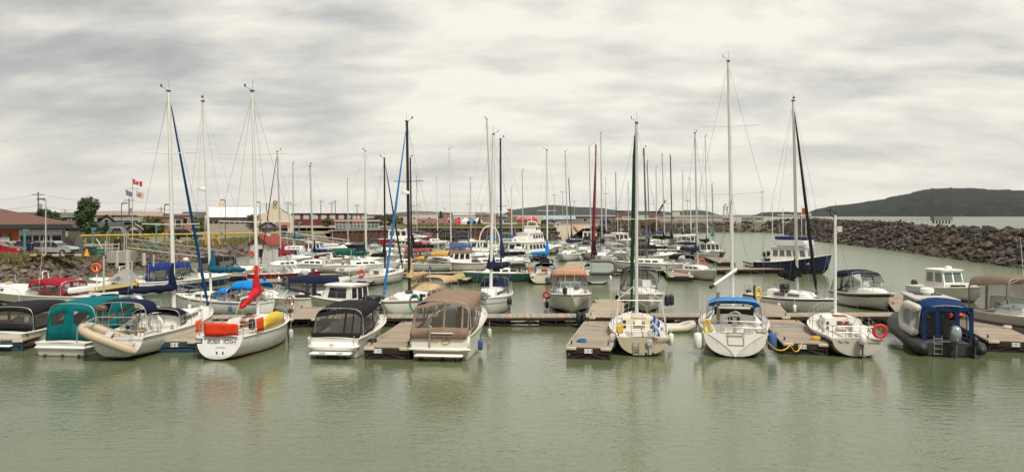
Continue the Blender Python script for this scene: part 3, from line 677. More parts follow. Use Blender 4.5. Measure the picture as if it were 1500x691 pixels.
# boulders
def rock_variants(n, seed, flat=.72):
    r = random.Random(seed); out = []
    for k in range(n):
        bm = bmesh.new()
        for i in range(15):
            v = Vector((r.gauss(0, 1), r.gauss(0, 1), r.gauss(0, 1))).normalized(); v = Vector((v.x * r.uniform(.8, 1.15), v.y * r.uniform(.6, .9), v.z * flat)) * r.uniform(.42, .55)
            bm.verts.new(v)
        res = bmesh.ops.convex_hull(bm, input=bm.verts)
        for g in res['geom_interior']:
            if isinstance(g, bmesh.types.BMVert) and g.is_valid: bm.verts.remove(g)
        bmesh.ops.dissolve_limit(bm, angle_limit=R(12), verts=bm.verts, edges=bm.edges)
        bm.verts.ensure_lookup_table(); bm.verts.index_update()
        out.append(([v.co.copy() for v in bm.verts], [[v.index for v in f.verts] for f in bm.faces])); bm.free()
    return out
RV = rock_variants(14, 5)
ROCKD = island(((.016, .014, .012), (.04, .034, .028), (.08, .066, .052), (.022, .019, .016), (.13, .11, .085), (.05, .042, .034), (.09, .055, .035), (.033, .028, .024)), .9, .5, 7, .4, 1.6)
ROCKL = island(((.05, .045, .042), (.11, .09, .075), (.18, .14, .11), (.07, .06, .055), (.21, .16, .12), (.13, .10, .08), (.20, .11, .07), (.09, .085, .08)), .9, .5, 7, .4, 1.6)
def rrot(r): return Matrix.Rotation(r.uniform(0, 6.28), 4, 'Z') @ Matrix.Rotation(r.uniform(-.6, .6), 4, 'X') @ Matrix.Rotation(r.uniform(-.5, .5), 4, 'Y')
def path_pt(P, s):
    acc = 0
    for (a, b), (c, d) in zip(P, P[1:]):
        l = math.hypot(c - a, d - b)
        if s <= acc + l or (c, d) == P[-1]:
            u = (s - acc) / l; return Vector((lerp(a, c, u), lerp(b, d, u), 0)), Vector((c - a, d - b, 0)) / l
        acc += l
def plen(P): return sum(math.hypot(c - a, d - b) for (a, b), (c, d) in zip(P, P[1:]))
# left bank riprap (foot line to about two thirds of the slope)
r = random.Random(3); mb = MB(); n = 0; Lb = plen(BANKW)
for k in range(3600):
    s = r.uniform(25, Lb); p, d = path_pt(BANKW, s); q = r.uniform(-.12, .86) ; 
    if q > .62 and r.random() < .6: continue
    nrm = Vector((-d.y, d.x, 0)); nrm = nrm if nrm.x < 0 else -nrm; wd = 6.2 if p.y < 120 else 5
    c = p + nrm * wd * q; c.z = LZ * q + r.uniform(-.1, .16); sc = r.uniform(.38, .95) * (1 if p.y < 120 else 1.15)
    M = Matrix.Translation(c) @ rrot(r) @ Matrix.Scale(sc, 4); vs, fs = RV[r.randrange(14)]; mb.add([M @ v for v in vs], fs)
o = mb.build('riprap', ROCKL, smooth=False); tag(o, 'rubble of brown and grey rocks covering the embankment below the lawn', 'riprap', kind='stuff')
# tufts of grass and weeds along the top of the bank
def tufts(name, label, n, posf, cols, hgt=(.15, .5), seed=1, wd=.02):
    r = random.Random(seed); mb = MB()
    for k in range(n):
        x, y, z = posf(r)
        for j in range(7):
            a = r.uniform(0, 6.28); h_ = r.uniform(*hgt); l = r.uniform(.05, .35) * h_ * 1.6; w_ = wd * r.uniform(.7, 1.6)
            bx, by = x + r.gauss(0, .12), y + r.gauss(0, .12); ca, sa = math.cos(a), math.sin(a)
            mb.add([(bx - sa * w_, by + ca * w_, z - .03), (bx + sa * w_, by - ca * w_, z - .03), (bx + ca * l * .5, by + sa * l * .5, z + h_ * .7), (bx + ca * l, by + sa * l, z + h_)], [(0, 1, 2), (0, 2, 3)])
    o = mb.build(name, island(cols, .9, 0, 1, .2), smooth=False); tag(o, label, name.replace('_', ' '), kind='stuff'); return o
def bankpos(r):
    s = r.uniform(30, Lb); p, d = path_pt(BANKW, s); q = r.uniform(.55, 1.12) if r.random() < .6 else r.uniform(.75, 1.05)
    nrm = Vector((-d.y, d.x, 0)); nrm = nrm if nrm.x < 0 else -nrm; c = p + nrm * (6.2 if p.y < 120 else 5) * q
    return c.x, c.y, min(LZ, LZ * q) + .1
tufts('bank_grass', 'green and straw coloured grass and weeds along the top of the rocky bank', 5200, bankpos, ((.08, .11, .025), (.14, .15, .04), (.26, .20, .08), (.11, .14, .03), (.32, .25, .11), (.16, .17, .05)), (.2, .55), 4, .035)
# breakwater: core, boulders as one mass, and the 300 nearest as individuals
BRK = [(27.5, 213), (41, 254), (60, 291), (78, 303), (94, 298), (90, 272), (79, 228), (73, 197), (70.5, 160), (61.7, 100), (58, 75), (54, 45)]
def crest(s, p): return 3.1 if p.y > 215 and p.x < 93 and s < 110 else (4.6 if p.y > 168 else 4.0)
LB2 = plen(BRK); mb = MB(); rows = []; NN = 90
def brk(s):
    p, d = path_pt(BRK, s); d0 = path_pt(BRK, max(0, s - 6))[1]; d1 = path_pt(BRK, min(LB2 - .01, s + 6))[1]; d = (d0 + d1).normalized()
    nrm = Vector((-d.y, d.x, 0)); c = crest(s, p)
    return p, nrm, lerp(3.1, c, max(0, min(1, (s - 105) / 20))) if s < 125 else c
for i in range(NN + 1):
    s = LB2 * i / NN * .9999; p, nrm, c = brk(s); wd = c * 1.45
    rows.append([p - nrm * 2 + Vector((0, 0, -1.2)), p, p + nrm * wd + Vector((0, 0, c - .25)), p + nrm * (wd + 5) + Vector((0, 0, c - .25)), p + nrm * (wd * 2 + 5.5) + Vector((0, 0, -.8))])
mb.grid(rows); struct(mb.build('breakwater_core', DIRTM, ang=60))
r = random.Random(9); items = []
for k in range(9000):
    s = r.uniform(0, LB2); p, nrm, c = brk(s); wd = c * 1.45
    if s < 118 and r.random() < .35: continue
    q = r.uniform(-.06, 1.0) if r.random() < .82 else r.uniform(1, 1.7)
    cc = p + nrm * wd * q; cc.z = c * min(q, 1) + r.uniform(-.25, .22); sc = r.uniform(.45, 1.35) if r.random() < .88 else r.uniform(1.4, 2.1)
    if s < 118: sc *= 1.0
    items.append((cc, sc, rrot(r), r.randrange(14)))
vis = [it for it in items if it[0].x / it[0].y * F + 750 < 1515 and it[0].z > -.1]
score = sorted(vis, key=lambda it: -(it[1] / it[0].length)); near = set(id(i) for i in score[:300])
mb = MB()
for it in items:
    if id(it) in near: continue
    c, sc, rot, v = it; M = Matrix.Translation(c) @ rot @ Matrix.Scale(sc, 4); vs, fs = RV[v]; mb.add([M @ x for x in vs], fs)
o = mb.build('breakwater_rubble', ROCKD, smooth=False); tag(o, 'dark rubble mound of quarried rock forming the long breakwater', 'breakwater', kind='stuff')
bmesh_cache = {}
m1, t1, p1 = base_mat('boulder'); oi = nd(t1, 'ShaderNodeObjectInfo')
c1 = ramp(t1, oi.outputs['Random'], [(i / 7, c) for i, c in enumerate(((.016, .014, .012), (.04, .034, .028), (.08, .066, .052), (.022, .019, .016), (.13, .11, .085), (.05, .042, .034), (.09, .055, .035), (.033, .028, .024)))])
tcn = nd(t1, 'ShaderNodeTexCoord'); nn_ = nd(t1, 'ShaderNodeTexNoise', i={'Scale': 2.2, 'Detail': 6, 'Roughness': .65}); t1.links.new(tcn.outputs['Object'], nn_.inputs['Vector'])
t1.links.new(mixc(t1, 1.0, c1, math_(t1, 'MULTIPLY_ADD', nn_.outputs[0], .9, .55), 'MULTIPLY'), p1.inputs['Base Color']); p1.inputs['Roughness'].default_value = .9
protos = []
for k, (vs, fs) in enumerate(RV):
    me = bpy.data.meshes.new('boulder'); me.from_pydata([tuple(v) for v in vs], [], fs); me.materials.append(m1); protos.append(me)
for it in score[:300]:
    c, sc, rot, v = it; o = bpy.data.objects.new('boulder', protos[v]); COL.objects.link(o)
    o.matrix_world = Matrix.Translation(c) @ rot @ Matrix.Scale(sc, 4)
    tag(o, 'large angular dark boulder on the near stretch of the breakwater', 'boulder', 'boulders of the breakwater')
# sheet pile quay wall
RUST = None
def rustmat():
    m, t, p = base_mat('rusty_steel'); tcn = nd(t, 'ShaderNodeTexCoord')
    mp = nd(t, 'ShaderNodeMapping', i={'Scale': (1.6, 1.6, .18)}); t.links.new(tcn.outputs['Object'], mp.inputs[0])
    n = nd(t, 'ShaderNodeTexNoise', i={'Scale': 1.3, 'Detail': 8, 'Roughness': .7}); t.links.new(mp.outputs[0], n.inputs['Vector'])
    t.links.new(ramp(t, n.outputs[0], [(.3, (.028, .02, .016)), (.45, (.07, .032, .02)), (.6, (.15, .058, .03)), (.75, (.24, .13, .08))]), p.inputs['Base Color']); p.inputs['Roughness'].default_value = .85
    return m
RUST = rustmat()
def pile_wall(label, pts, zt, cat='quay wall'):
    root = thing('sheet_pile_wall', label, cat, (pts[0][0], pts[0][1], 0)); o0 = Vector((pts[0][0], pts[0][1], 0)); P = []
    for (a, b), (c, d) in zip(pts, pts[1:]):
        l = math.hypot(c - a, d - b); n = int(l / .45); dr = Vector((c - a, d - b, 0)) / l; nr = Vector((dr.y, -dr.x, 0))
        for i in range(n):
            q = Vector((a, b, 0)) + dr * (l * i / n) - o0; P.append(q + nr * (.22 if (i // 2) % 2 else 0))
    P.append(Vector((pts[-1][0], pts[-1][1], 0)) - o0)
    MB().grid([[p + Vector((0, 0, -1)) for p in P], [p + Vector((0, 0, zt)) for p in P]]).build('steel_piling', RUST, root, smooth=False)
    mb = MB(); mt = paint((.30, .29, .26), .8, 0, .2)
    for (a, b), (c, d) in zip(pts, pts[1:]):
        l = math.hypot(c - a, d - b); ang = math.atan2(d - b, c - a); mb.box(((a + c) / 2 - o0.x, (b + d) / 2 - o0.y, zt + .12), (l + .6, .75, .28), rz=ang)
    mb.build('concrete_cap', mt, root, smooth=False)
    return root
pile_wall('rust brown sheet pile wall under the glazed walkway', [(-41.2, 187), (-40.6, 191), (-30.8, 203), (-31.0, 217)], 2.7)
pile_wall('long rusty steel quay wall behind the far moorings', [(-30.4, 217), (11.5, 217), (11.9, 232)], 2.95)
# boat ramp
mb = MB(); mb.add([(11.8, 206, -.8), (29, 206, -.8), (31, 262.4, 3.02), (11.8, 262.4, 3.02)], [(0, 1, 2, 3)]); struct(mb.build('boat_ramp', paint((.42, .34, .25), .9, 0, .2, .6), smooth=False))
mb = MB(); mb.add([(18.6, 214, -.1), (19.6, 214, -.1), (20.0, 255, 2.9), (18.8, 255, 2.9), (18.6, 214, .5), (19.6, 214, .5), (20.0, 255, 3.3), (18.8, 255, 3.3)], [(0, 1, 5, 4), (1, 2, 6, 5), (2, 3, 7, 6), (3, 0, 4, 7), (4, 5, 6, 7)])
o = mb.build('ramp_kerb', paint((.45, .26, .15), .85, 0, .2), smooth=False); tag(o, 'low orange brown divider running down the concrete boat ramp', 'kerb')
mb = MB(); rr = random.Random(8)
for k in range(150):
    c = Vector((rr.uniform(7, 12.2), rr.uniform(207, 216), rr.uniform(-.2, 2.0))); c.y = 207 + (c.z + .2) * 4 + rr.uniform(-1, 1); vs, fs = RV[rr.randrange(14)]; M = Matrix.Translation(c) @ rrot(rr) @ Matrix.Scale(rr.uniform(.7, 1.4), 4); mb.add([M @ v for v in vs], fs)
tag(mb.build('rock_pile', ROCKD, smooth=False), 'pile of dark rocks between the quay wall and the boat ramp', 'rocks', kind='stuff')

# ---------------------------------------------------------------- floating docks
def plankmat(cols=((.56, .31, .15), (.34, .285, .205), (.19, .215, .22), (.42, .335, .225), (.27, .235, .20), (.52, .32, .18)), seed=0):
    m, t, p = base_mat('dock_planks'); tcn = nd(t, 'ShaderNodeTexCoord'); s = nd(t, 'ShaderNodeSeparateXYZ'); t.links.new(tcn.outputs['Object'], s.inputs[0])
    n = nd(t, 'ShaderNodeTexNoise', noise_dimensions='1D', i={'Scale': 1.7, 'Detail': 3, 'Roughness': .7}); t.links.new(math_(t, 'ADD', s.outputs[1], float(seed)), n.inputs['W'])
    g = nd(t, 'ShaderNodeNewGeometry')
    f = math_(t, 'ADD', n.outputs[0], math_(t, 'MULTIPLY_ADD', g.outputs['Random Per Island'], .26, -.13))
    c = ramp(t, f, [(.28 + .44 * i / (len(cols) - 1), x) for i, x in enumerate(cols)])
    n2 = nd(t, 'ShaderNodeTexNoise', i={'Scale': 4, 'Detail': 7, 'Roughness': .7}); mp = nd(t, 'ShaderNodeMapping', i={'Scale': (.35, 3, 1)}); t.links.new(tcn.outputs['Object'], mp.inputs[0]); t.links.new(mp.outputs[0], n2.inputs['Vector'])
    c = mixc(t, 1.0, c, math_(t, 'MULTIPLY_ADD', n2.outputs[0], .8, .6), 'MULTIPLY')
    n4 = nd(t, 'ShaderNodeTexNoise', i={'Scale': .9, 'Detail': 6, 'Roughness': .7}); t.links.new(tcn.outputs['Object'], n4.inputs['Vector'])
    c = mixc(t, math_(t, 'MULTIPLY', math_(t, 'SUBTRACT', n4.outputs[0], .54, clamp=True), 3.5, clamp=True), c, (.09, .08, .065))
    vo_ = nd(t, 'ShaderNodeTexVoronoi', i={'Scale': 3.2, 'Randomness': 1}); t.links.new(tcn.outputs['Object'], vo_.inputs['Vector'])
    c = mixc(t, math_(t, 'MULTIPLY', math_(t, 'LESS_THAN', vo_.outputs['Distance'], .09), .7), c, (.62, .6, .55))
    t.links.new(c, p.inputs['Base Color']); p.inputs['Roughness'].default_value = .88
    return m
DOCKFR = paint((.030, .014, .010), .75, 0, .45, 2.5, .3); DOCKBK = paint((.018, .015, .014), .7, 0, .3); TRIM = paint((.42, .35, .27), .8, 0, .2, 3); FLOATM = paint((.03, .03, .03), .6, 0, .4)
PLS = [plankmat(seed=i * 37) for i in range(4)]; PLG = plankmat(((.42, .35, .24), (.36, .315, .24), (.45, .35, .22), (.32, .29, .24)), 5); PLY = plankmat(((.42, .33, .12), (.45, .36, .15), (.40, .31, .12)), 9)
def dock(label, a, b, w_=2.0, top=.55, name='finger_dock', cat='floating dock', pl=None, sign=None, group=None, trim=True, end='brown', cleats=True, pitch=.145, detail=1, bumper=True):
    a = Vector((a[0], a[1], 0)); b = Vector((b[0], b[1], 0)); d = b - a; L = d.length; h = math.degrees(math.atan2(d.x, d.y))
    root = thing(name, label, cat, (a.x, a.y, 0), h, group); mb = MB(); n = int(L / pitch); rq = random.Random(int(L * 1000))
    for i in range(n): mb.box((rq.uniform(-.012, .012), (i + .5) * pitch, top - .02 + rq.uniform(-.004, .004)), (w_, pitch * .93, .045))
    mb.build('decking', pl or PLS[int(L * 7) % 4], root, smooth=False)
    fr = MB(); x = w_ / 2 - .05
    for sg in (-1, 1):
        fr.box((sg * x, L / 2, top - .13), (.07, L - .02, .15)); fr.box((sg * (x - .06), L / 2, .02), (.09, L - .1, .10))
        k = max(2, int(L / 1.5))
        for i in range(k):
            y = .1 + (L - .2) * i / k; y2 = .1 + (L - .2) * (i + 1) / k; fr.box((sg * x, y, .23), (.05, .05, .36))
            ya, yb = (y, y2) if i % 2 else (y2, y); fr.tube([(sg * x, ya, .05), (sg * x, yb, top - .2)], .025, 4)
    fr.build('frame', DOCKFR, root, smooth=False)
    k = max(2, int(L / 3.2)) if detail else max(1, int(L / 8))
    for i in range(k):
        y = L * (i + .5) / k; ff = MB()
        for sg in (-1, 1): ff.tube([(sg * w_ * .24, y + q, .06) for q in (-.75, -.7, .7, .75)], [.16, .24, .24, .16], 10)
        ff.build('float', FLOATM if k > 3 or i else FLOATM, root)
    if end:
        e = MB(); em = {'brown': DOCKFR, 'blue': paint((.02, .05, .085), .7, 0, .3), 'dark': DOCKBK}[end]
        e.box((0, -.035, top - .17), (w_, .06, .25)); e.box((0, -.03, -.02), (w_ * .96, .05, .14))
        for sg in (-1, 1): e.box((sg * (w_ / 2 - .06), -.03, .2), (.10, .06, .55))
        if end == 'blue': e.box((0, -.03, .13), (w_ * .8, .03, .12))
        else: e.tube([(-w_ / 2 + .1, -.03, 0), (0, -.03, top - .3)], .03, 4).tube([(w_ / 2 - .1, -.03, 0), (0, -.03, top - .3)], .03, 4)
        e.build('end_frame', em, root, smooth=False)
        MB().box((0, .1, .18), (w_ * .85, .2, .45)).build('end_float', DOCKBK if end != 'blue' else paint((.01, .012, .015), .6), root, smooth=False)
    if trim:
        for sg in (-1, 1): MB().box((sg * (w_ / 2 + .02), L / 2 - .2, top - .04), (.05, L * .94, .09)).build('edge_board', TRIM, root, smooth=False)
        if bumper:
            for sg in (-1, 1): MB().rbox((sg * (w_ / 2 - .22), -.09, top - .07), (.48, .10, .14), .03).build('bumper', paint((.55, .48, .36), .6), root)
    if cleats:
        for i in range(max(2, int(L / 4))):
            for sg in (-1, 1):
                y = .7 + (L - 1.2) * i / max(1, int(L / 4) - 1 or 1); MB().tube([(sg * (w_ / 2 - .16), y - .14, top + .13), (sg * (w_ / 2 - .16), y + .14, top + .13)], .03, 5).tube([(sg * (w_ / 2 - .16), y, top), (sg * (w_ / 2 - .16), y, top + .13)], .035, 5).build('cleat', RUBBER, root)
    if sign:
        sg = MB().box((sign[1], -.08, top - .17), (.36, .02, .19)).build('number_plate', paint((.75, .75, .72), .5, 0, .03), root, smooth=False)
        lettering(sign[0], .15, (sign[1], -.094, top - .17), (R(90), 0, 0), paint((.03, .05, .12), .5), sg, space=1.15)
    return root
def wpt(px, py): v = W(px, py, .55); return (v.x, v.y)
yd1 = lambda x: 48.35 + .03 * (x + 13)
dock('long main pontoon walkway of striped planks crossing behind the front row of boats', (-38, yd1(-38)), (26.6, yd1(26.6)), 1.8, name='main_dock', end='dark', trim=False, cleats=False)
FG = [
 ('weathered grey finger dock with brown slatted end at the far left edge', (4, 497), (112, 467), 1.9, ('H A 3', -.25), 'blue'),
 ('finger dock with a navy painted end frame beside the boat with orange cloths', (258, 499), (322, 470), 2.0, ('H B 4', -.05), 'blue'),
 ('short plank finger dock between the black top cruiser and the taupe top cruiser', (567, 508), (617, 471), 2.05, ('1 5 3', -.4), 'brown'),
 ('wide striped finger dock with an open berth on its left side', (862, 508), (884, 470), 2.0, ('1 5 4', .0), 'brown'),
 ('finger dock of orange and grey planks with a yellow rope on its end', (1180, 502), (1142, 468), 2.0, ('H E H', -.15), 'brown'),
 ('finger dock under the bow of the silver cruiser at the right edge', (1484, 499), (1412, 464), 2.1, ('D E C', .1), 'brown')]
docks = {}
for i, (lb, a, b, w_, sg, en) in enumerate(FG):
    docks[i] = dock(lb, wpt(*a), wpt(*b), w_, sign=sg, end=en, group='finger docks of the front pontoon', pl=PLG if i == 1 else None)
FB = [('grey plank finger dock behind the front pontoon beside the red spoked wheel', (443, 466), (462, 449), 1.9), ('pale plank finger dock behind the pontoon next to the orange top cruiser', (886, 464), (893, 438), 2.0), ('wide orange plank finger dock behind the pontoon with a yellow hose post', (1128, 463), (1110, 438), 2.2), ('orange plank finger dock behind the navy top cruiser', (1345, 462), (1316, 434), 2.0)]
for lb, a, b, w_ in FB: dock(lb, wpt(*a), wpt(*b), w_, end=None, group='finger docks behind the front pontoon', pl=PLG if w_ == 2.0 and a[0] == 886 else None)
yd2 = lambda x: 82.2 + .185 * (x + 20.8)
dock('second pontoon walkway crossing the middle of the harbour', (-31, yd2(-31)), (30.5, yd2(30.5)), 1.8, name='main_dock', end='dark', trim=False, cleats=False)
F2 = [('weathered finger dock beside the boat with green sail cover', (530, 411), (560, 403), 1.8, None), ('finger dock with mustard yellow deck and small plate', (668, 408), (688, 400), 2.2, PLY), ('light grey finger dock behind the cream sailboat', (838, 398), (845, 383), 2.2, PLG), ('finger dock ending beside the white sailboat with the orange ring', (998, 404), (972, 382), 2.3, None), ('yellow decked dock in front of the blue trawler', (1150, 391), (1104, 382), 2.8, PLY)]
for lb, a, b, w_, pl in F2: dock(lb, wpt(*a), wpt(*b), w_, pl=pl, sign=('1 2 4', 0) if pl is PLY and w_ == 2.2 else None, end='dark', group='finger docks of the second pontoon', detail=0, cleats=False)
dock('third pontoon walkway far back in the harbour', (-14, 128), (33, 141), 1.8, name='main_dock', end='dark', trim=False, cleats=False, detail=0)
dock('fourth pontoon walkway near the far quay wall', (-26, 168), (24, 176), 1.8, name='main_dock', end='dark', trim=False, cleats=False, detail=0)
dock('finger dock beside the white sailboat with a navy sail bundle', (13.2, 112), (14.5, 128), 2.2, end='dark', detail=0, cleats=False, group='finger docks of the far pontoons')
dock('finger dock by the maroon hull boat on the third pontoon', (27, 104), (30.5, 138), 2.2, end='dark', detail=0, cleats=False, group='finger docks of the far pontoons')
dock('left walkway with yellow edge leading back to the white hut', (-34.6, 56), (-28.4, 106), 2.2, name='main_dock', end='dark', pl=PLY, trim=False, cleats=False)
# ---------------------------------------------------------------- front row, sterns towards the camera
def st_at(px, py, h, L):                 # centre of a boat from its stern at the waterline
    p = W(px, py); return (p.x + math.sin(R(h)) * L / 2, p.y + math.cos(R(h)) * L / 2)
def bw_at(px, py, h, L):
    p = W(px, py); return (p.x - math.sin(R(h)) * L / 2, p.y - math.cos(R(h)) * L / 2)
def c_at(px, py): p = W(px, py); return (p.x, p.y)
def m_at(px, d, h, L, tm=.56):           # from the foot of the mast
    x = X(px, d); return (x - math.sin(R(h)) * L * (tm - .5), d - math.cos(R(h)) * L * (tm - .5))
# far left: black canopy boat
h_ = 4; L_ = 8.2
motorboat('white cruiser with a black cloth camper top cut off by the left edge', st_at(-4, 512, h_, L_), h_, L_, 2.7, .78, 1.2, can=BLKC, cz=2.1, c0=.12, wt=(.42, .58), wh=.5, hm=hullmat((.74, .70, .62)), name='motor_cruiser', backcols=[-1, -.85, -.4, -.2, .2, .4, .85, 1], vback=(.3, .8), antenna=3.4)
# teal camper top
def teal_text(root, hl):
    MB().tube([(.75, hl.y(0) + .1, .6), (.78, hl.y(0) + .1, 1.35)], .03, 6).build('rod_holder', STEEL, root)
    for x in (-.7, .15, .95): MB().rbox((x, hl.y(0) - .06, .02), (.12, .12, .2), .03).build('trim_tab', BLACK, root)
    MB().rbox((0, hl.y(0) + .32, .40), (2.5, .75, .14), .05).build('stern_shelf', WHITE, root)
root, hl = motorboat('white cruiser with a tall teal camper enclosure and white radar arch', st_at(88, 522, 6, 8.4), 6, 8.4, 2.65, .62, 1.35, can=TEAL, cz=2.48, c0=.10, wt=(.42, .60), wh=.55, plat=False, arch_=False, hm=hullmat((.74, .73, .68), ((.22, .26, (.08, .09, .1)),), boot=(.16, .11, .05), bz=.04), text=teal_text, backcols=[-1, -.84, -.30, -.03, .03, .10, .74, 1], backwin=(1, 5), vback=(.46, .80), lean=.12, drop=.1, sidev=(.42, .60), cw=.96, trunkh=.4, antenna=3.2)
rows = []
for x, z in ((-1.25, 1.5), (-1.2, 2.25), (-.95, 2.5), (0, 2.56), (.95, 2.52), (1.2, 2.3), (1.42, 1.35)):
    oy = .3 - (z - 1.3) * .45 if x < 0 else 1.2 - (z - 1.3) * .9; rows.append([(x, oy - .2, z), (x * .95, oy - .2, z - .07), (x * .95, oy + .2, z - .07), (x, oy + .2, z)])
MB().grid(rows, closed=True, caps=True).build('radar_arch', WHITE, root)
canopy(root, [(.3, 1.0, 1.7, 2.5), (1.5, .9, 1.6, 2.42)], TEAL, sides=False, name='bimini_top', frame=False)

# white sailboat with the beige dinghy on its stern
L_, h_ = 9.8, 3
A3, hl = sailboat('white sailboat with navy boom cover, navy dodger and a blue furled headsail', m_at(255, 42.6, h_, L_, .56), h_, L_, 3.15, 1.0, 1.3, hm=hullmat((.76, .74, .68), ((.10, .13, (.06, .06, .08)), (.17, .185, (.06, .06, .08))), boot=(.015, .02, .04), bz=.14), cab=(.40, .76, .38), nwin=4, ztop=ZZ(134, 42.6), lean=X(247, 42.6) - X(255, 42.6), mr=.10, boom=3.6, cover=NAVY, cfat=.2, boomdx=-.9, boomz=1.15, furl=(.005, .06, .17), furlr=.075, dodger=NAVY, bimini=(NAVY, .03, .14), bimh=1.65, wheel_=True, spr=(.40, .72), sprw=.62, hatch=GREYW, tr=.74)
zf = hl.fs
ring(A3, (.95, hl.y(.16), zf + .42), WHITE, 'Y', .3)
MB().rbox((-.95, hl.y(.03), zf + 1.25), (.55, .3, .28), .08).build('outboard_cowl', paint((.14, .08, .05), .5), A3)
MB().tube([(-.95, hl.y(.02), zf + 1.15), (-.95, hl.y(.0), zf + .35)], .05, 6).build('motor_leg', RUBBER, A3)
dv = MB()
for sg in (-1, 1): dv.tube([(sg * .9, hl.y(.03), zf), (sg * .9, hl.y(0) - .1, zf + .9), (sg * .95, hl.y(0) - 1.05, zf + .75)], .03, 5)
dv.tube([(-.9, hl.y(0) - .1, zf + .9), (.9, hl.y(0) - .1, zf + .9)], .02, 5).build('davits', STEEL, A3)
p = W(163, 520)
tp = inflatable('beige inflatable dinghy hung tilted from the davits of a sailboat', (X(160, 36.9), 36.9, ZZ(494, 36.9) + .0), 0, 2.75, 1.5, .21, (.50, .40, .28), z=0, rot=(R(24), R(-9), R(100)), up=0)
# finger cloth boat
L_, h_ = 7.5, 5
A4, hl = sailboat('white sailboat with orange red cockpit cloths, yellow side panel and red sail cover', st_at(322, 526, h_, L_), h_, L_, 2.95, 1.02, 1.22, hm=hullmat((.80, .79, .74), boot=(.30, .02, .02), bz=.10), trm=hullmat((.70, .70, .67), boot=(.30, .02, .02), bz=.05), cab=(.38, .72, .36), nwin=0, ztop=ZZ(132, 41), lean=X(364, 41) - X(372.5, 41), mr=.085, boom=2.7, cover=(.50, .02, .03), cfat=.22, boomz=1.1, boomdx=.3, drop=.65, rail=True, spr=(.42, .72), tm=.58, hatch=paint((.30, .10, .04), .45, 0, .2, 5), rake=.35, tr=.72, sprw=.8)
yb = hl.ry(0, .6)
def cloth(name, pts, c, par, n=10):
    a, b, c_, d = [Vector(p) for p in pts]; rows = []
    for i in range(n + 1):
        u = i / n; rows.append([lerp(lerp(a, b, u), lerp(d, c_, u), v / 4) + Vector((0, .025 * math.sin(u * 17) * (v / 4), 0)) for v in range(5)])
    o = MB().grid(rows).build(name, canvas(c), par); s_ = o.modifiers.new('t', 'SOLIDIFY'); s_.thickness = .01; return o
cloth('cockpit_cloth', [(-.70, yb - .02, 1.66), (.92, yb - .02, 1.62), (.94, yb - .02, 1.12), (-.64, yb - .02, 1.04)], (.72, .05, .015), A4)
cloth('cockpit_cloth', [(1.30, yb + 1.1, 1.70), (1.36, yb + 1.8, 1.74), (1.40, yb + 1.8, 1.14), (1.34, yb + 1.1, 1.10)], (.70, .07, .03), A4)
cloth('cockpit_cloth', [(-1.22, yb + .9, 1.72), (-1.10, yb + .05, 1.70), (-1.08, yb + .05, 1.2), (-1.2, yb + .9, 1.15)], (.75, .12, .04), A4)
# yellow panel standing along the side deck
rows = []
for i in range(15):
    a = math.pi * i / 14; y = hl.y(.42) - 1.35 * math.cos(a); z0 = hl.sh(.6) + .06; rows.append([(hl.b(.5) - .10, y, z0), (hl.b(.5) - .12, y, z0 + .3 * math.sin(a) ** .6), (hl.b(.5) - .2, y, z0 + .66 * math.sin(a) ** .7)])
o = MB().grid(rows).build('side_panel', paint((.72, .50, .02), .5), A4); o.modifiers.new('t', 'SOLIDIFY').thickness = .04
for k, (x, z, c) in enumerate(((.95, 1.42, BLACK), (1.1, 1.5, WHITE))): MB().rbox((x, hl.y(.17) + k * .3, z), (.22, .3, .5), .05).build('life_jacket', c, A4)
TX = Matrix.Rotation(0, 4, 'X'); LT = paint((.02, .02, .02), .5)
ta = math.atan(.35)
def on_tr(z): return hl.ry(0, z) - .012
lettering('BU#S  IOSH', .26, (.12, on_tr(.80), .80), (R(90 - 19.3), 0, 0), LT, A4, space=1.0)
lettering('MONTREAL', .09, (.12, on_tr(.56), .56), (R(90 - 19.3), 0, 0), paint((.35, .35, .35), .5), A4)
em = MB(); z = .80; x0 = -.95
for (a, b, c, d) in ((-.16, .10, .16, .14), (-.08, .02, .12, .06), (-.16, -.08, .18, -.03), (.12, -.02, .17, .12), (-.16, .06, -.12, .12)):
    em.box((x0 + (a + c) / 2, on_tr(z + (b + d) / 2), z + (b + d) / 2), (c - a, .012, d - b), mat=Matrix.Rotation(R(-19.3), 4, 'X'))
em.build('emblem', LT, A4, smooth=False)
for s_ in (-1, 1): MB().box((.12 + s_ * .14, on_tr(.32) - .01, .34), (.05, .04, .10)).build('ladder_bracket', BLACK, A4, smooth=False)
for t in (.62, .97): MB().tube([(hl.b(t) + .06, hl.y(t), hl.sh(t)), (hl.b(t) + .10, hl.y(t), -.3)], .03, 5).build('hanging_line', BLACK, A4)
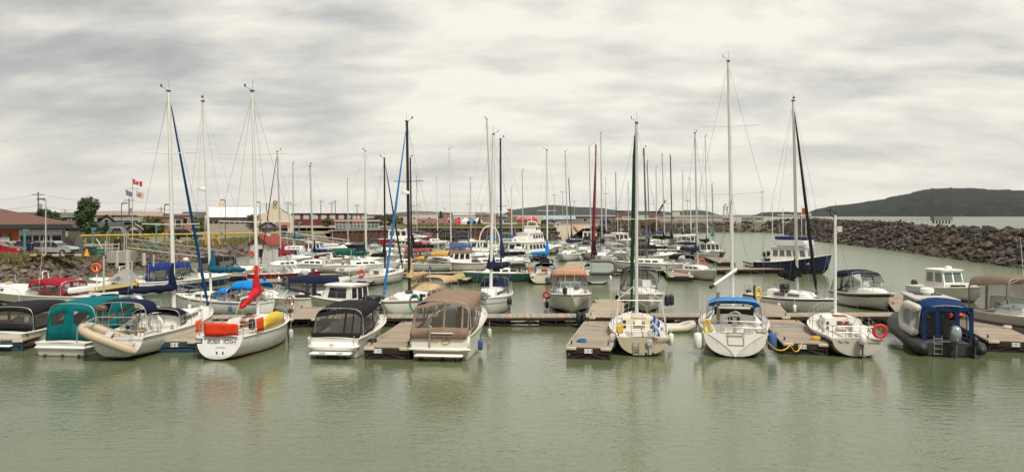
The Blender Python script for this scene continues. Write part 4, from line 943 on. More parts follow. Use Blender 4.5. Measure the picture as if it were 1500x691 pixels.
# black top cruiser
def a5x(root, hl):
    MB().rbox((0, hl.y(0) + .12, .52), (2.35, .7, .36), .16).build('transom_moulding', WHITE, root)
    for x in (-.45, .35): MB().tube([(x, hl.y(0) - .6, .34), (x + .3, hl.y(0) - .6, .34)], .02, 5).build('grab_handle', STEEL, root)
    MB().rbox((0, hl.y(0) - .06, .06), (.5, .25, .25), .05).build('stern_drive', BLACK, root)
    MB().box((0, hl.y(0) - .245, .64), (.22, .012, .05)).build('badge', paint((.3, .3, .32), .4), root, smooth=False)
    for sg in (-1, 1): MB().tube([(sg * 1.0, hl.y(0) - .2, .42), (sg * 1.0, hl.y(0) - .1, 1.02)], .02, 5).build('handrail', STEEL, root)
motorboat('white cruiser with a black camper top and smoked clear curtains', st_at(488, 524, 6, 6.9), 6, 6.9, 2.5, .88, 1.2, can=BLKC, cz=2.3, c0=.13, wt=(.52, .72), wh=.5, text=a5x, hm=hullmat((.80, .78, .72), bz=.03), backcols=[-1, -.96, .28, .36, .62, .68, .96, 1], vback=(.18, .84), lean=.62, drop=.05, cw=.97, antenna=0, tr=.94)
# taupe top cruiser
def a6x(root, hl):
    y = hl.y(0)
    MB().rbox((0, y + .06, .78), (2.7, .62, .62), .10).build('transom_moulding', gel((.76, .72, .63)), root)
    MB().rbox((0, y - .28, .52), (2.85, .14, .12), .05).build('bumper_moulding', gel((.76, .72, .63)), root)
    MB().box((0, y - .256, 1.02), (2.5, .012, .03)).build('pinstripe', paint((.42, .26, .08), .5), root, smooth=False)
    e = MB(); e.tube([(.3 + .19 * math.cos(a), y - .262, .84 + .085 * math.sin(a) + .03 * math.cos(a)) for a in [i * math.pi / 10 for i in range(20) if i not in (1, 11)]], .022, 4)
    e.build('emblem', paint((.55, .28, .05), .5), root)
    lettering('Port', .2, (-.22, y - .262, .83), (R(90), 0, 0), paint((.55, .45, .28), .5), root)
    MB().tube([(-.42, y - .32, .62), (-.42, y - .32, 1.45)], .035, 6).tube([(-.50, y - .32, 1.5), (-.42, y - .32, 1.58), (-.34, y - .32, 1.5)], .02, 5).build('hose_pole', STEEL, root)
    MB().box((.12, y - .24, 1.12), (1.0, .03, .04)).build('grab_rail', BLACK, root, smooth=False)
    MB().tube([(-.35, y - .22, 1.2), (-.35, y - .3, 1.24), (.62, y - .3, 1.24), (.62, y - .22, 1.2)], .025, 5).build('handrail', WHITE, root)
    for x in (-.9, .1, .95): MB().rbox((x, y - .1, .02), (.14, .16, .2), .03).build('trim_tab', BLACK, root)
    # a person seated at the helm behind the curtain, in grey
    MB().rbox((.62, y + 2.0, 1.5), (.55, .3, .8), .14).tube([(.62, y + 2.0, 1.9), (.62, y + 2.0, 2.0), (.62, y + 2.0, 2.12), (.62, y + 2.0, 2.18)], [.1, .2, .18, .05], 10).build('seated_person', paint((.06, .065, .075), .8), root)
motorboat('large white cruiser with a taupe camper top and an oval emblem on its stern', st_at(645, 527, 6, 8.2), 6, 8.2, 2.85, 1.1, 1.75, can=TAUPE, cz=2.76, c0=.05, wt=(.5, .72), wh=.6, text=a6x, hm=hullmat((.78, .75, .67), ((.10, .13, (.42, .27, .10)), (.38, .41, (.60, .52, .40))), boot=(.45, .33, .15), bz=.05), backcols=[-1, -.9, .10, .16, .74, .8, .96, 1], vback=(.3, .9), lean=.75, drop=.12, cw=.96, antenna=ZZ(398, 39), seat=(.45, .35, .28), railm=gel((.70, .64, .54)), tr=.95)
# cream canoe-stern style sloop with the blue flag
L_, h_ = 8.0, 5
A7, hl = sailboat('cream sailboat flying a blue and white flag over its stern ladder, dark green furled headsail', st_at(942, 521, h_, L_), h_, L_, 2.8, .85, 1.1, hm=hullmat((.66, .60, .48), ((.16, .18, (.10, .09, .08)),), boot=(.05, .05, .05), bz=.03), trm=hullmat((.40, .34, .24), boot=(.1, .09, .07), bz=.02), cab=(.34, .74, .42), nwin=0, cabm=gel((.72, .64, .48)), ztop=ZZ(178, 42), lean=.0, mr=.09, boom=0, rail=True, spr=(.5,), tm=.60, lad=-.32, rake=.2, tr=.82, mastc=paint((.62, .60, .55), .4), backstay=True, hatch=paint((.30, .24, .20), .6, 0, .25, 6), cock=(.04, .30, .62, .35))
MB().tube([(-.25, hl.y(.62), 1.5), (-.22, hl.y(.62), 4), (-.12, hl.y(.60), 9.5), (-.08, hl.y(.6), 10.6)], [.05, .09, .08, .03], 8).build('furled_headsail', canvas((.012, .045, .035)), A7)
for sg in (-1, 1): MB().tube([(sg * 1.2, hl.y(.14), hl.fs), (sg * 1.05, hl.y(.3), hl.fs + 1.5), (sg * .2, hl.y(.5), hl.fs + 2.0)], .025, 5).build('gallows_pole', ALU, A7)
MB().tube([(-1.1, hl.y(.3), hl.fs + 1.45), (1.1, hl.y(.3), hl.fs + 1.45)], .02, 5).build('gallows_bar', ALU, A7)
MB().rbox((-1.05, hl.y(.02), hl.fs + .35), (.32, .14, .42), .06).build('throw_bag', YEL, A7)
MB().rbox((-.05, hl.y(.34) - .06, hl.sh(.34) + .32), (.35, .03, .26), .02).build('notice', WHITE, A7)
MB().rbox((0, hl.y(.34) + .35, hl.sh(.34) + .56), (.72, .75, .07), .03).build('sliding_hatch', paint((.60, .52, .38), .5), A7)
for x in (-.72, .62): 
    for z in (.12, .36): MB().box((x, hl.y(.34) - .022, hl.sh(.34) + z), (.14, .02, .14)).build('instrument', BLACK, A7, smooth=False)
MB().rbox((.28, hl.ry(0, .62) - .12, .62), (.26, .14, .30), .04).tube([(.28, hl.ry(0, .4) - .08, .55), (.28, hl.ry(0, .2) - .06, .12)], .04, 6).build('motor_bracket', paint((.42, .45, .40), .6), A7)
for x in (.13, .45): MB().tube([(x, hl.ry(0, .1) - .03, .13), (x, hl.ry(0, .1) + .03, .13)], .06, 8).build('exhaust', BLACK, A7)
lettering('Voryolee', .25, (.78, hl.ry(0, .66) - .012, .66), (R(90 - 11), R(-7), 0), paint((.06, .05, .05), .5), A7, shear=.35)
fender(A7, (-hl.b(.05) - .22, hl.y(.1), .2), paint((.60, .54, .42), .6), .7, .15); fender(A7, (hl.b(.2) + .14, hl.y(.1), .45), WHITE, .5, .12)
fl = MB()
rows = [[Vector((lerp(0, .42, u / 6) + .03 * math.sin(v * 2), hl.ry(0, 1) - .18 + .05 * math.sin(u + v), lerp(1.75, 1.1, v / 6) - lerp(0, .32, u / 6))) for u in range(7)] for v in range(7)]
MB().tube([(.42, hl.y(0) - .05, 1.0), (.40, hl.y(0) - .2, 2.0)], .015, 5).build('flag_staff', WHITE, A7)
rows = [[(.42 + .30 * (u / 6) * (1 if v < 9 else 1) + .04 * math.sin(v * 1.3), hl.y(0) - .2 + .06 * math.sin(u * 1.4 + v), 1.95 - v * .11 - u * .05) for u in range(7)] for v in range(8)]
fo = MB().grid(rows, mask=lambda i, j: not (j in (2, 3) or i in (3,))).build('flag', paint((.02, .09, .40), .7), A7)
MB().grid(rows, mask=lambda i, j: j in (2, 3) or i in (3,)).build('flag_cross', paint((.75, .75, .72), .7), fo)
# blue dodger sloop, white angular stern
L_, h_ = 9.0, 14
A8, hl = sailboat('wide white sailboat with a bright blue dodger, yellow coiled hose and pointed transom', st_at(1077, 523, h_, L_), h_, L_, 3.35, 1.08, 1.35, hm=hullmat((.60, .57, .50), ((.07, .10, (.04, .05, .07)), (.12, .135, (.04, .05, .07))), boot=(.015, .03, .06), bz=.11), trm=hullmat((.64, .61, .54), boot=(.01, .06, .12), bz=.03), cab=(.36, .74, .40), nwin=3, ztop=ZZ(90, 42.8), lean=X(1066, 42.8) - X(1073, 42.8), mr=.095, boom=0, tm=.60, rake=.2, tr=.84, wheel_=True, spr=(.47, .74), sprw=.62, fend=((.1, -1, WHITE),), hatch=BLACK, cock=(.03, .34, .72, .3))
b0 = hl.b(.3) * .86; y0 = hl.y(.30)
canopy(A8, [(y0 - .1, b0, hl.fs + .1, hl.fs + 1.28), (y0 + .6, b0 * .97, hl.fs + .15, hl.fs + 1.34), (y0 + 1.5, b0 * .75, hl.fs + .45, hl.fs + .95)], SKYB, name='spray_hood')
MB().rbox((0, y0 + .7, hl.fs + .5), (1.9, .1, .7), .05).build('companionway_shade', paint((.03, .03, .03), .8), A8)
MB().rbox((0, y0 + .1, hl.fs + .88), (1.55, .5, .1), .04).build('sliding_hatch', paint((.55, .52, .46), .5), A8)
MB().tube([(-.75, y0 + .6, hl.fs), (-.75, y0 + .4, hl.fs + 1.6)], .09, 8).build('gallows_post', paint((.30, .25, .20), .6), A8)
MB().tube([(-1.0, hl.y(.32), 3.0), (.15, hl.y(.59), 3.65)], .075, 8).tube([(-1.12, hl.y(.30), 2.93), (-.98, hl.y(.325), 3.0)], .09, 8, m=1).build('boom', [MASTW, BLACK], A8)
MB().tube([(-1.0, hl.y(.32), 3.05), (.0, hl.y(.6), 7.5)], .012, 4).build('topping_lift', BLACK, A8)
MB().tube([(-1.25 + .13 * math.cos(a), hl.y(.01) - .02, hl.fs + .28 + .3 * math.sin(a)) for a in [i * math.pi / 8 for i in range(16)]], .06, 6, close=True).build('coiled_hose', YEL, A8)
pv = []
for i in range(13):
    u = -1 + i / 6; z0 = .04 + 1.0 * abs(u) ** .75; pv.append((1.22 * u, hl.ry(0, z0) - .03, z0))
top_ = [(x, hl.ry(0, 1.06) - .03, 1.06) for x, y, z in pv]
MB().grid([pv, top_]).build('transom_panel', gel((.72, .70, .63)), A8)
torus((.05, hl.y(.16) + .1, hl.fs + .55), .28, .02, 16).build('steering_guard', STEEL, A8)
ladder(A8, .03, hl.ry(0, .8) - .06, .55, 1.25, .7, 2, STEEL)
fender(A8, (hl.b(.1) + .25, hl.y(.06), .32), paint((.05, .12, .28), .6), .8, .2)
fender(A8, (-hl.b(0) - .25, hl.y(.02), .3), WHITE, .75, .2)
for x in (-1.1, 1.05, 1.3): MB().rbox((x, hl.y(.06), hl.fs + .15), (.3, .4, .3), .08).build('deck_bag', paint((.62, .60, .55), .8), A8)
# small sloop with brown companionway and red ring
L_, h_ = 7.6, 9
A9, hl = sailboat('small white sailboat with a red brown companionway, white outboard and red life ring', st_at(1256, 523, h_, L_), h_, L_, 2.75, .84, 1.1, hm=hullmat((.60, .57, .50), ((.14, .30, (.03, .04, .08)),), boot=(.04, .045, .05), bz=.06), trm=hullmat((.45, .42, .35), boot=(.1, .1, .08), bz=.03), cab=(.36, .78, .50), nwin=2, ztop=ZZ(313, 41.5), lean=0, mr=.08, boom=0, rail=True, tm=.58, spr=(.8,), sprw=.05, rake=.15, tr=.80, wheel_=True, ob=(WHITE, .15, .8), ring_=(RED, .85), backstay=False, mastc=MASTW, hatch=paint((.20, .05, .03), .45, 0, .2, 5), winc=paint((.35, .37, .37), .15), stay2=False, furl=None)
lettering("Pas Mal", .17, (-.62, hl.ry(0, .68) - .012, .68), (R(81.5), 0, 0), paint((.10, .09, .12), .5), A9, shear=.3)
lettering('RIMOUSKI', .12, (.72, hl.ry(0, .66) - .012, .66), (R(81.5), 0, 0), paint((.12, .11, .12), .5), A9)
MB().rbox((0, hl.y(.36) - .04, hl.sh(.36) + .05), (.5, .05, .4), .02).build('drop_board', paint((.42, .38, .32), .6), A9)
for z in (0.1, .35): MB().tube([(-.72, hl.y(.36) - .03, hl.sh(.36) + z), (-.72, hl.y(.36) - .0, hl.sh(.36) + z)], .07, 10).build('compass', BLACK, A9)
MB().rbox((0, hl.y(.62), hl.sh(.6) + .62), (.3, .3, .2), .08).build('mast_step_bag', GREYW, A9)
MB().tube([(-.06, hl.y(.58), 6.35), (-.2, hl.y(.58), 6.45), (-.28, hl.y(.58), 6.7)], .02, 4).rbox((-.3, hl.y(.58), 6.7), (.22, .1, .08), .02).build('wind_instrument', BLACK, A9)
MB().rbox((.24, hl.y(.58) + .1, ZZ(336, 41.5)), (.24, .02, .30), .01).build('painted_board', paint((.62, .50, .50), .6), A9)
# rigid inflatable with blue canopy
h_ = 13
p = W(1392, 522); L_ = 8.4; cx_, cy_ = p.x + math.sin(R(h_)) * L_ / 2, p.y + math.cos(R(h_)) * L_ / 2
RB = thing('rigid_inflatable', 'dark grey rigid inflatable boat with grey cabin, navy blue aft canopy and silver outboard', 'inflatable boat', (cx_, cy_, 0), h_)
def tubeside(sg):
    P = [(sg * 1.22, -L_ / 2 - .45, .38), (sg * 1.22, -L_ / 2 - .3, .38), (sg * 1.22, -L_ / 2, .40), (sg * 1.25, -1.5, .45), (sg * 1.22, 1.0, .55), (sg * 1.05, 2.4, .70), (sg * .65, 3.5, .85), (0, 4.15, .95)]
    return P, [.05, .22, .31, .32, .32, .31, .30, .28]
for sg in (-1, 1):
    P, rr = tubeside(sg); MB().tube(P, rr, 14).build('inflatable_tube', paint((.032, .032, .03), .6, 0, .3, 2), RB)
    MB().tube([(x + sg * .02, y, z + .0) for (x, y, z) in [(sg * 1.50, -L_ / 2, .42), (sg * 1.54, -1.5, .47), (sg * 1.5, 1, .57), (sg * 1.30, 2.5, .72)]], .04, 5).build('rubbing_strake', RUBBER, RB)
    g = MB(); 
    for i in range(9): 
        y = -3.8 + i * .8; g.tube([(sg * 1.28, y, .74), (sg * 1.36, y + .4, .66), (sg * 1.28, y + .8, .76)], .014, 4)
    g.build('grab_line', BLACK, RB)
hm_ = Hull('motor', 8.2, 2.2, .6, .95); hm_.build(RB, hullmat((.05, .05, .055), boot=(.03, .03, .03)), name='hull'); hm_.deck(RB, paint((.09, .09, .09), .8), None)
house(RB, -2.2, 1.6, .95, .85, .55, 2.35, paint((.16, .165, .165), .5), paint((.48, .47, .43), .5), side=(3, .5, .86), frontn=3, name='wheelhouse')
MB().box((0, -.2, 2.50), (1.2, .8, .03)).box((.0, .9, 2.49), (1.2, .7, .03)).build('solar_panel', BLACK, RB, smooth=False)
MB().tube([(-.1, -.6, 2.45 + z) for z in (0, .12)], .18, 10).tube([(-.1, -.6, 2.58 + z) for z in (0, .03, .22, .26)], [.28, .32, .32, .2], 16).build('radar_dome', WHITE, RB)
st = [(-3.75, 1.02, .7, 2.30), (-3.0, 1.05, .7, 2.55), (-2.0, 1.0, .7, 2.50)]
canopy(RB, st, (.008, .035, .11), back=False, name='aft_canopy')
cl = MB(); 
for x in (-1.0, -.42, .42, 1.0): cl.box((x, -3.78, 1.42), (.18, .05, 1.5))
cl.box((0, -3.78, 2.12), (2.05, .05, .2)); cl.build('canopy_pillars', canvas((.008, .03, .09)), RB, smooth=False)
for x in (.55, .14):
    MB().tube([(x, -3.70, 1.72), (x + .02, -3.72, 1.85), (x, -3.70, 1.95)], [.06, .16 if x > .3 else .09, .08], 10).build('hanging_buoy', paint((.5, .03, .04), .5), RB)
outboard(RB, (.1, -L_ / 2 - .1, .72), paint((.42, .45, .46), .22, .6, .05), 1.25, tilt=0); 
MB().box((0, -L_ / 2 - .05, .28), (1.9, .12, .42)).build('transom', paint((.035, .035, .035), .6), RB, smooth=False)
outboard(RB, (.95, -L_ / 2 - .1, .55), BLACK, .7)
ladder(RB, -.55, -L_ / 2 - .14, .1, .95, .34, 4)
tf = inflatable('light grey tender standing on its side against the cabin of the rigid inflatable', (0, 0, 0), 0, 3.0, 1.55, .21, (.55, .53, .47), z=0, up=0, seat=False, mat=paint((.58, .55, .48), .55))
M = Matrix.Translation((cx_, cy_, 0)) @ Matrix.Rotation(-R(h_), 4, 'Z') @ Matrix.Translation((-1.22, -1.9, 1.50)) @ Matrix.Rotation(R(-84), 4, 'Y') @ Matrix.Rotation(0, 4, 'Z')
tf.matrix_world = M
MB().box((0, .1, -.05), (1.28, 2.5, .06)).build('hull_bottom', paint((.20, .20, .20), .6), tf, smooth=False)
# silver cruiser at the right edge, bow towards the camera
def ax(root, hl):
    MB().tube([(0, hl.y(1) - .35, hl.fb + .02), (0, hl.y(1) - .1, hl.fb + .05)], .16, 12).build('fender', WHITE, root)
root, hl = motorboat('silver grey cruiser with a taupe canopy at the right edge', (28.0, 42.6), 168, 9.0, 3.0, 1.15, 1.5, can=(.20, .15, .11), cz=3.2, c0=.0, wt=(.16, .44), wh=.7, hm=hullmat((.36, .34, .30), ((0, .10, (.5, .48, .43)), (.45, .60, (.12, .10, .09))), boot=(.03, .03, .03)), front=True, back=False, name='motor_cruiser', trunkh=.35, antenna=5.2, bowr=.5, railm=gel((.55, .52, .47)), text=ax, lean=.5, backcols=[-1, -.97, -.34, -.31, .31, .34, .97, 1], vback=(.02, .90), sidev=(.02, .70))
ring(root, (-1.35, hl.y(.72), hl.sh(.72) + .2), ORANGE, 'X', .2)
for y in (.5, .62): MB().rbox((-hl.b(y) * 0.94 - .02, hl.y(y), .85), (.06, .5, .14), .03).build('porthole', DARKWIN, root); MB().rbox((hl.b(y) * .94 + .02, hl.y(y), .85), (.06, .5, .14), .03).build('porthole', DARKWIN, root)
# ---------------------------------------------------------------- second row, moored behind the front pontoon
root, hl = motorboat('long white cruiser with a bright red cloth top by the rocky bank', c_at(66, 455), -76, 9.0, 2.8, 1.15, 1.35, can=(.30, .012, .03), ctype='full', cz=2.25, c0=.24, wt=(.44, .62), wh=.4, hm=hullmat((.76, .74, .68), ((.55, .75, (.05, .05, .05)),), boot=(.20, .02, .02), bz=.22), antenna=5.0, trunkh=.3, plat=True)
MB().rbox((0, hl.y(.18), 1.5), (2.3, .25, .4), .1).build('radar_arch', WHITE, root)
root, hl = sailboat('white sailboat with bright blue bimini and dodger and a teal boom cover', c_at(322, 458), -68, 7.4, 2.7, .9, 1.15, bimh=1.35, hm=hullmat((.72, .71, .66), ((.10, .15, (.02, .03, .06)),), boot=(.02, .03, .05)), cab=(.36, .78, .38), nwin=3, tm=.60, ztop=ZZ(149, 55), lean=X(288, 55) - X(300, 55), boom=2.8, cover=(.01, .10, .16), cfat=.24, boomz=1.35, dodger=SKYB, bimini=(SKYB, .02, .26), radar=ZZ(276, 55), mastc=MASTW, spr=(.48,))
tag_h = A = inflatable('upturned light grey inflatable with blue stripes lying by the navy top cruiser', (X(402, 56.5), 56.5, .25), -60, 3.2, 1.5, .22, (.50, .52, .55), z=.1, seat=False, mat=None)
MB().box((0, 0, .25), (1.0, 2.2, .12)).build('blue_bottom', paint((.03, .16, .42), .5), A, smooth=False)
motorboat('cream white cruiser with a navy enclosed canopy behind the red sail boat', c_at(425, 454), -115, 7.8, 2.7, .85, 1.2, can=NAVY, cz=2.35, c0=.1, wt=(.45, .66), wh=.5, hm=hullmat((.74, .69, .58), bz=.05), hatch=1, backcols=[-1, -.95, -.34, -.30, .30, .34, .95, 1])
MBr = thing('spoked_wheel', 'dark red spoked wheel standing upright on the finger dock', 'wheel', (X(424, 50.8), 50.8, .57), 20)
torus((0, 0, .5), .42, .035, 16, 'X').build('rim', paint((.20, .03, .03), .6), MBr)
m = MB()
for i in range(4): a = i * math.pi / 4; m.tube([(0, -.42 * math.cos(a), .5 - .42 * math.sin(a)), (0, .42 * math.cos(a), .5 + .42 * math.sin(a))], .018, 4)
m.box((0, 0, .04), (.1, .7, .08)); m.build('spokes', paint((.20, .03, .03), .6), MBr)
workboat('white hardtop fishing cruiser with wraparound dark windows and grey outboard', c_at(508, 456), -66, 6.6, 2.6, .8, 1.15, hs=(.34, .70), hz=1.1, hw=.82, side=(1, .3, .90), frontn=2, hm=hullmat((.74, .72, .67), ((.0, .10, (.03, .03, .03)),)), ob=(GREYW, (0,), 1.0), trunkh=.25, roofm=gel((.82, .81, .77)), name='motor_cruiser', cat='motor cruiser', mlist=())
root, hl = sailboat('white sailboat with tan dodger and bimini, black mast and bright blue furled headsail', m_at(600, 54.5, 201, 9, .6), 201, 9.0, 3.0, .9, 1.15, bimh=1.35, hm=hullmat((.70, .69, .62), ((.10, .18, (.12, .04, .05)),), boot=(.05, .05, .05)), cab=(.36, .78, .40), tm=.6, ztop=ZZ(178, 54.5), lean=X(596, 54.5) - X(600, 54.5), mr=.095, mastc=MASTB, boom=2.4, cover=TAN, cfat=.24, boomz=.9, furl=(.01, .16, .42), furlr=.07, dodger=TAN, bimini=(TAN, .02, .26), radar=ZZ(282, 54.5), spr=(.35, .65), sprw=.5)
lettering('JULI', .3, (-hl.b(.72) - .0, hl.y(.72), .72), (R(90), 0, R(-90 + 12)), BLACK, root)
rr_ = W(612, 466)
hp = thing('mooring_post', 'black post with a green rope coiled round it on the pontoon', 'post', (X(617, 50), 50, .55)); MB().tube([(0, 0, 0), (0, 0, 1.15)], .09, 8).build('post', MASTB, hp)
MB().tube([(-.12 - .28 + .28 * math.cos(a), -.05, .62 + .5 * math.sin(a)) for a in [i * math.pi / 7 for i in range(14)]], .06, 6, close=True).build('rope_coil', paint((.05, .22, .17), .8), hp)
root, hl = sailboat('white sailboat seen bow on with navy sail bundle and windlass at its bow', m_at(719, 55.5, 186, 8.2, .56), 186, 8.2, 2.6, 1.05, 1.25, bimh=1.2, hm=hullmat((.66, .65, .60), ((.35, .42, (.25, .25, .28)),), boot=(.04, .04, .05)), cab=(.34, .76, .42), nwin=3, ztop=ZZ(197, 55.5), lean=X(723, 55.5) - X(719, 55.5), mr=.11, mastc=MASTW, boom=2.8, cover=(.012, .016, .05), cfat=.30, boomz=1.3, boomdx=-.9, dodger=NAVY, bimini=(NAVY, .04, .26), spr=(.5,), sprw=.6)
torus((0, hl.y(1) + .1, hl.fb + .15), .24, .09, 14).build('anchor', STEEL, root)
outboard(root, (-1.6, hl.y(.98), .75), BLACK, .9)
dk = motorboat('white cruiser seen bow on with an orange tan cloth top and open front window', bw_at(838, 462, 182, 8.2), 182, 8.2, 3.1, 1.0, 1.3, can=(.46, .25, .14), cz=2.75, c0=.12, wt=(.38, .60), wh=.6, hm=hullmat((.68, .66, .60), ((.0, .06, (.10, .10, .09)),), boot=(.05, .05, .05)), backcols=[-1, -.78, -.28, -.24, .24, .28, .78, 1], vback=(.02, .62), lean=.25, anchor=True, trunkh=.3, bowr=.5, railm=paint((.14, .14, .13), .5))
MB().rbox((.45, dk[1].y(.93), dk[1].fb + .25), (.3, .6, .5), .12).build('tied_down_bag', BLACK, dk[0]); ring(dk[0], (1.6, dk[1].y(.6), 1.0), RED, 'Y', .22)
tyre = thing('tyre_fenders', 'two black car tyres leaning together on the pontoon edge', 'tyre', (X(738 + 0, 49), 49, .4)); 
o = tyre; o.location = (X(845 + 6, 47.5), 47.5, .3)
for x in (-.14, .14): torus((x, 0, .25), .27, .12, 14, 'X').build('tyre', RUBBER, tyre)
dk = motorboat('white cruiser seen bow on with a black camper top and two black fenders', bw_at(950, 461, 183, 8.4), 183, 8.4, 2.9, 1.0, 1.35, can=BLKC, cz=2.8, c0=.12, wt=(.38, .60), wh=.7, hm=hullmat((.70, .67, .58), boot=(.05, .05, .05)), backcols=[-1, -.96, -.36, -.31, .31, .36, .96, 1], vback=(.0, .84), lean=.45, trunkh=.28, bowr=.45)
for k in (0, 1): MB().tube([(-1.45 - .32 * k, dk[1].y(.78 - .05 * k), z) for z in (1.15, 1.05, .95, .45, .38)], [.03, .15, .19, .19, .06], 10).build('fender', BLACK, dk[0])
root, hl = sailboat('small white sailboat with black mast cover, solar panel and black furled headsail', m_at(1168, 55, 152, 7.4, .56), 152, 7.4, 2.6, .95, 1.15, hm=hullmat((.62, .60, .54), ((.02, .14, (.03, .03, .03)),), boot=(.03, .03, .03)), cab=(.30, .74, .42), nwin=2, ztop=ZZ(148, 55), lean=X(1162, 55) - X(1168, 55), mr=.09, boom=1.6, cover=BLKC, cfat=.33, boomz=.8, furl=(.015, .015, .017), furlr=.10, furlt=.78, ob=(BLACK, 0, .8), winc=paint((.12, .14, .15), .2), spr=(.4,), sprw=.75)
MB().rbox((.7, hl.y(.5), 1.6), (.5, .6, .6), .1).build('black_bag', BLACK, root)
motorboat('white cruiser with navy top and navy sheer stripe on its bow', bw_at(1303, 457, 178, 6.8), 178, 6.8, 2.8, .9, 1.25, can=NAVY, cz=2.55, c0=.12, wt=(.38, .62), wh=.62, hm=hullmat((.70, .68, .62), ((.08, .26, (.012, .016, .04)),), boot=(.08, .07, .06)), backcols=[-1, -.96, -.36, -.31, .31, .36, .96, 1], vback=(.0, .84), lean=.5, railm=WHITE)
workboat('white pilothouse boat with pale green windows behind the grey inflatable', c_at(1388, 438), 165, 6.4, 2.6, .85, 1.2, hs=(.30, .62), hz=1.5, hw=.78, side=(2, .42, .90), frontn=2, ob=(BLACK, (.0,), 1.0), win=GLASS, name='pilothouse_boat', cat='pilothouse boat', roofm=gel((.80, .79, .75)))
inflatable('small pale inflatable tender floating behind the cream sailboat', (X(987, 46), 46, .05), 78, 2.6, 1.3, .2, (.62, .57, .46), z=.14, seat=False)
hose = thing('hose_post', 'dark post with a coiled yellow hose on the orange finger dock', 'post', (X(1105, 52.5), 52.5, .55)); MB().tube([(0, 0, 0), (0, 0, 1.45)], .07, 8).build('post', MASTB, hose)
MB().tube([(.22 + .16 * math.cos(a), -.1, .95 + .38 * math.sin(a)) for a in [i * math.pi / 8 for i in range(16)]], .07, 6, close=True).build('coiled_hose', YEL, hose)
def rope(label, pts, mat, sag=.3, r=.02, name='mooring_rope'):
    P = []
    for a, b in zip(pts, pts[1:]):
        a, b = Vector(a), Vector(b)
        for i in range(9): u = i / 8; q = lerp(a, b, u); q.z -= sag * 4 * u * (1 - u); P.append(q)
    o = Vector(P[0]); ob = MB().tube([p - o for p in P], r, 5).build(name, mat, None, loc=o); tag(ob, label, 'rope'); return ob
rope('yellow mooring rope sagging from the blue dodger sailboat to the finger dock', [W(1122, 497, 1.1), W(1158, 505, .6), W(1175, 502, .58)], ROPEY, .35, .028)
rope('blue mooring rope between the cream sailboat and the striped finger dock', [W(908, 484, 1.1), W(893, 500, .58)], ROPEB, .22, .025)
rope('white mooring line from the striped finger dock to the cream sailboat bow', [W(903, 468, .6), W(915, 452, 1.2)], ROPEW, .1)
rope('black mooring line beside the taupe top cruiser on the short finger dock', [W(598, 500, .6), W(603, 489, 1.3)], BLACK, .1, .03)
rope('black mooring line at the bow of the black top cruiser', [W(572, 466, .6), W(563, 452, 1.1)], BLACK, .1, .025)
# clutter on the docks
for k, (px, py, c, lb) in enumerate(((545, 500, BLACK, 'black rope heap on the near corner of the short finger dock'), (852, 500, ROPEB, 'blue rope coil on the near end of the striped finger dock'), (1195, 496, ROPEY, 'yellow rope coil lying on the end of the orange finger dock'), (700, 464, ROPEW, 'white rope coil on the main pontoon by the taupe top cruiser'), (1475, 480, ROPEW, 'pale rope coil on the right hand finger dock'))):
    p = W(px, py, .57); m = MB()
    for q in range(3): torus((0.02 * q, .01 * q, .03 + .035 * q), .22 - .03 * q, .025, 14, 'Z', m)
    o = m.build('rope_coil', c, None, loc=(p.x, p.y, .57)); tag(o, lb, 'rope')
# ---------------------------------------------------------------- left walkway, its boats, gangways and hut
G = 'inflatables and launches along the left walkway'
inflatable('grey rigid inflatable with a white roll bar tied to the left walkway', (X(217, 76), 76, 0), 95, 5.6, 2.0, .26, (.05, .05, .052), z=.32, console=GREYW, ob=(BLACK, 1.0))
inflatable('white inflatable with an open steel arch beside the red cloth top', (X(112, 70), 70, 0), 80, 5.6, 2.1, .27, (.62, .60, .55), z=.32, console=WHITE, ob=(GREYW, 1.0))
root, hl = motorboat('small white runabout with a grey tent cover near the orange ring post', (X(176, 72), 72), -85, 5.6, 2.1, .65, .9, can=None, wt=(.42, .6), wh=.4, trunkh=.15, plat=False, ob=(BLACK, (0,), .9), rail=False, name='runabout', cat='runabout')
MB().add([(-.9, -1.6, .7), (.9, -1.6, .7), (.9, .9, .75), (-.9, .9, .75), (-.1, -.9, 1.7), (.1, -.9, 1.7), (.1, -.3, 1.72), (-.1, -.3, 1.72)], [(0, 1, 5, 4), (1, 2, 6, 5), (2, 3, 7, 6), (3, 0, 4, 7), (4, 5, 6, 7)]).build('tent_cover', canvas((.30, .29, .28)), root, smooth=False)
inflatable('dark inflatables tied at the far left below the bank', (X(20, 66), 66, 0), 80, 4.5, 1.9, .25, (.05, .05, .05), z=.3, console=BLACK, ob=(BLACK, .9))
root, hl = motorboat('boat with a dark green cloth cover at the left edge', (X(-14, 62), 62), 60, 5.8, 2.2, .75, 1.05, can=(.0, .06, .04), cz=2.2, c0=.1, wt=(.5, .66), wh=.4, plat=False, rail=False)
def ringpost(label, px, d, z0, hgt, col=ORANGE):
    t = thing('life_ring_post', label, 'life ring', (X(px, d), d, z0)); MB().tube([(0, 0, 0), (0, 0, hgt)], .05, 6).build('post', WHITE, t); torus((0, -.1, hgt - .2), .32, .09, 16).build('ring', col, t); return t
ringpost('orange life ring on a white post by the left walkway', 142, 64.5, .55, 2.0)
for k, (px, py0, d, h_) in enumerate(((152, 405, 60, 3.2), (193, 404, 64, 2.6), (225, 402, 68, 2.9))):
    tag(MB().tube([(0, 0, 0), (0, 0, h_ + .6)], .07, 6).build('mooring_pile', paint((.45, .44, .42), .7), None, loc=(X(px, d), d, -.3)), ['grey steel mooring pile nearest the orange ring post', 'middle one of the three grey mooring piles by the left walkway', 'grey mooring pile closest to the royal blue canopy boat'][k], 'pile', 'mooring piles by the left walkway')
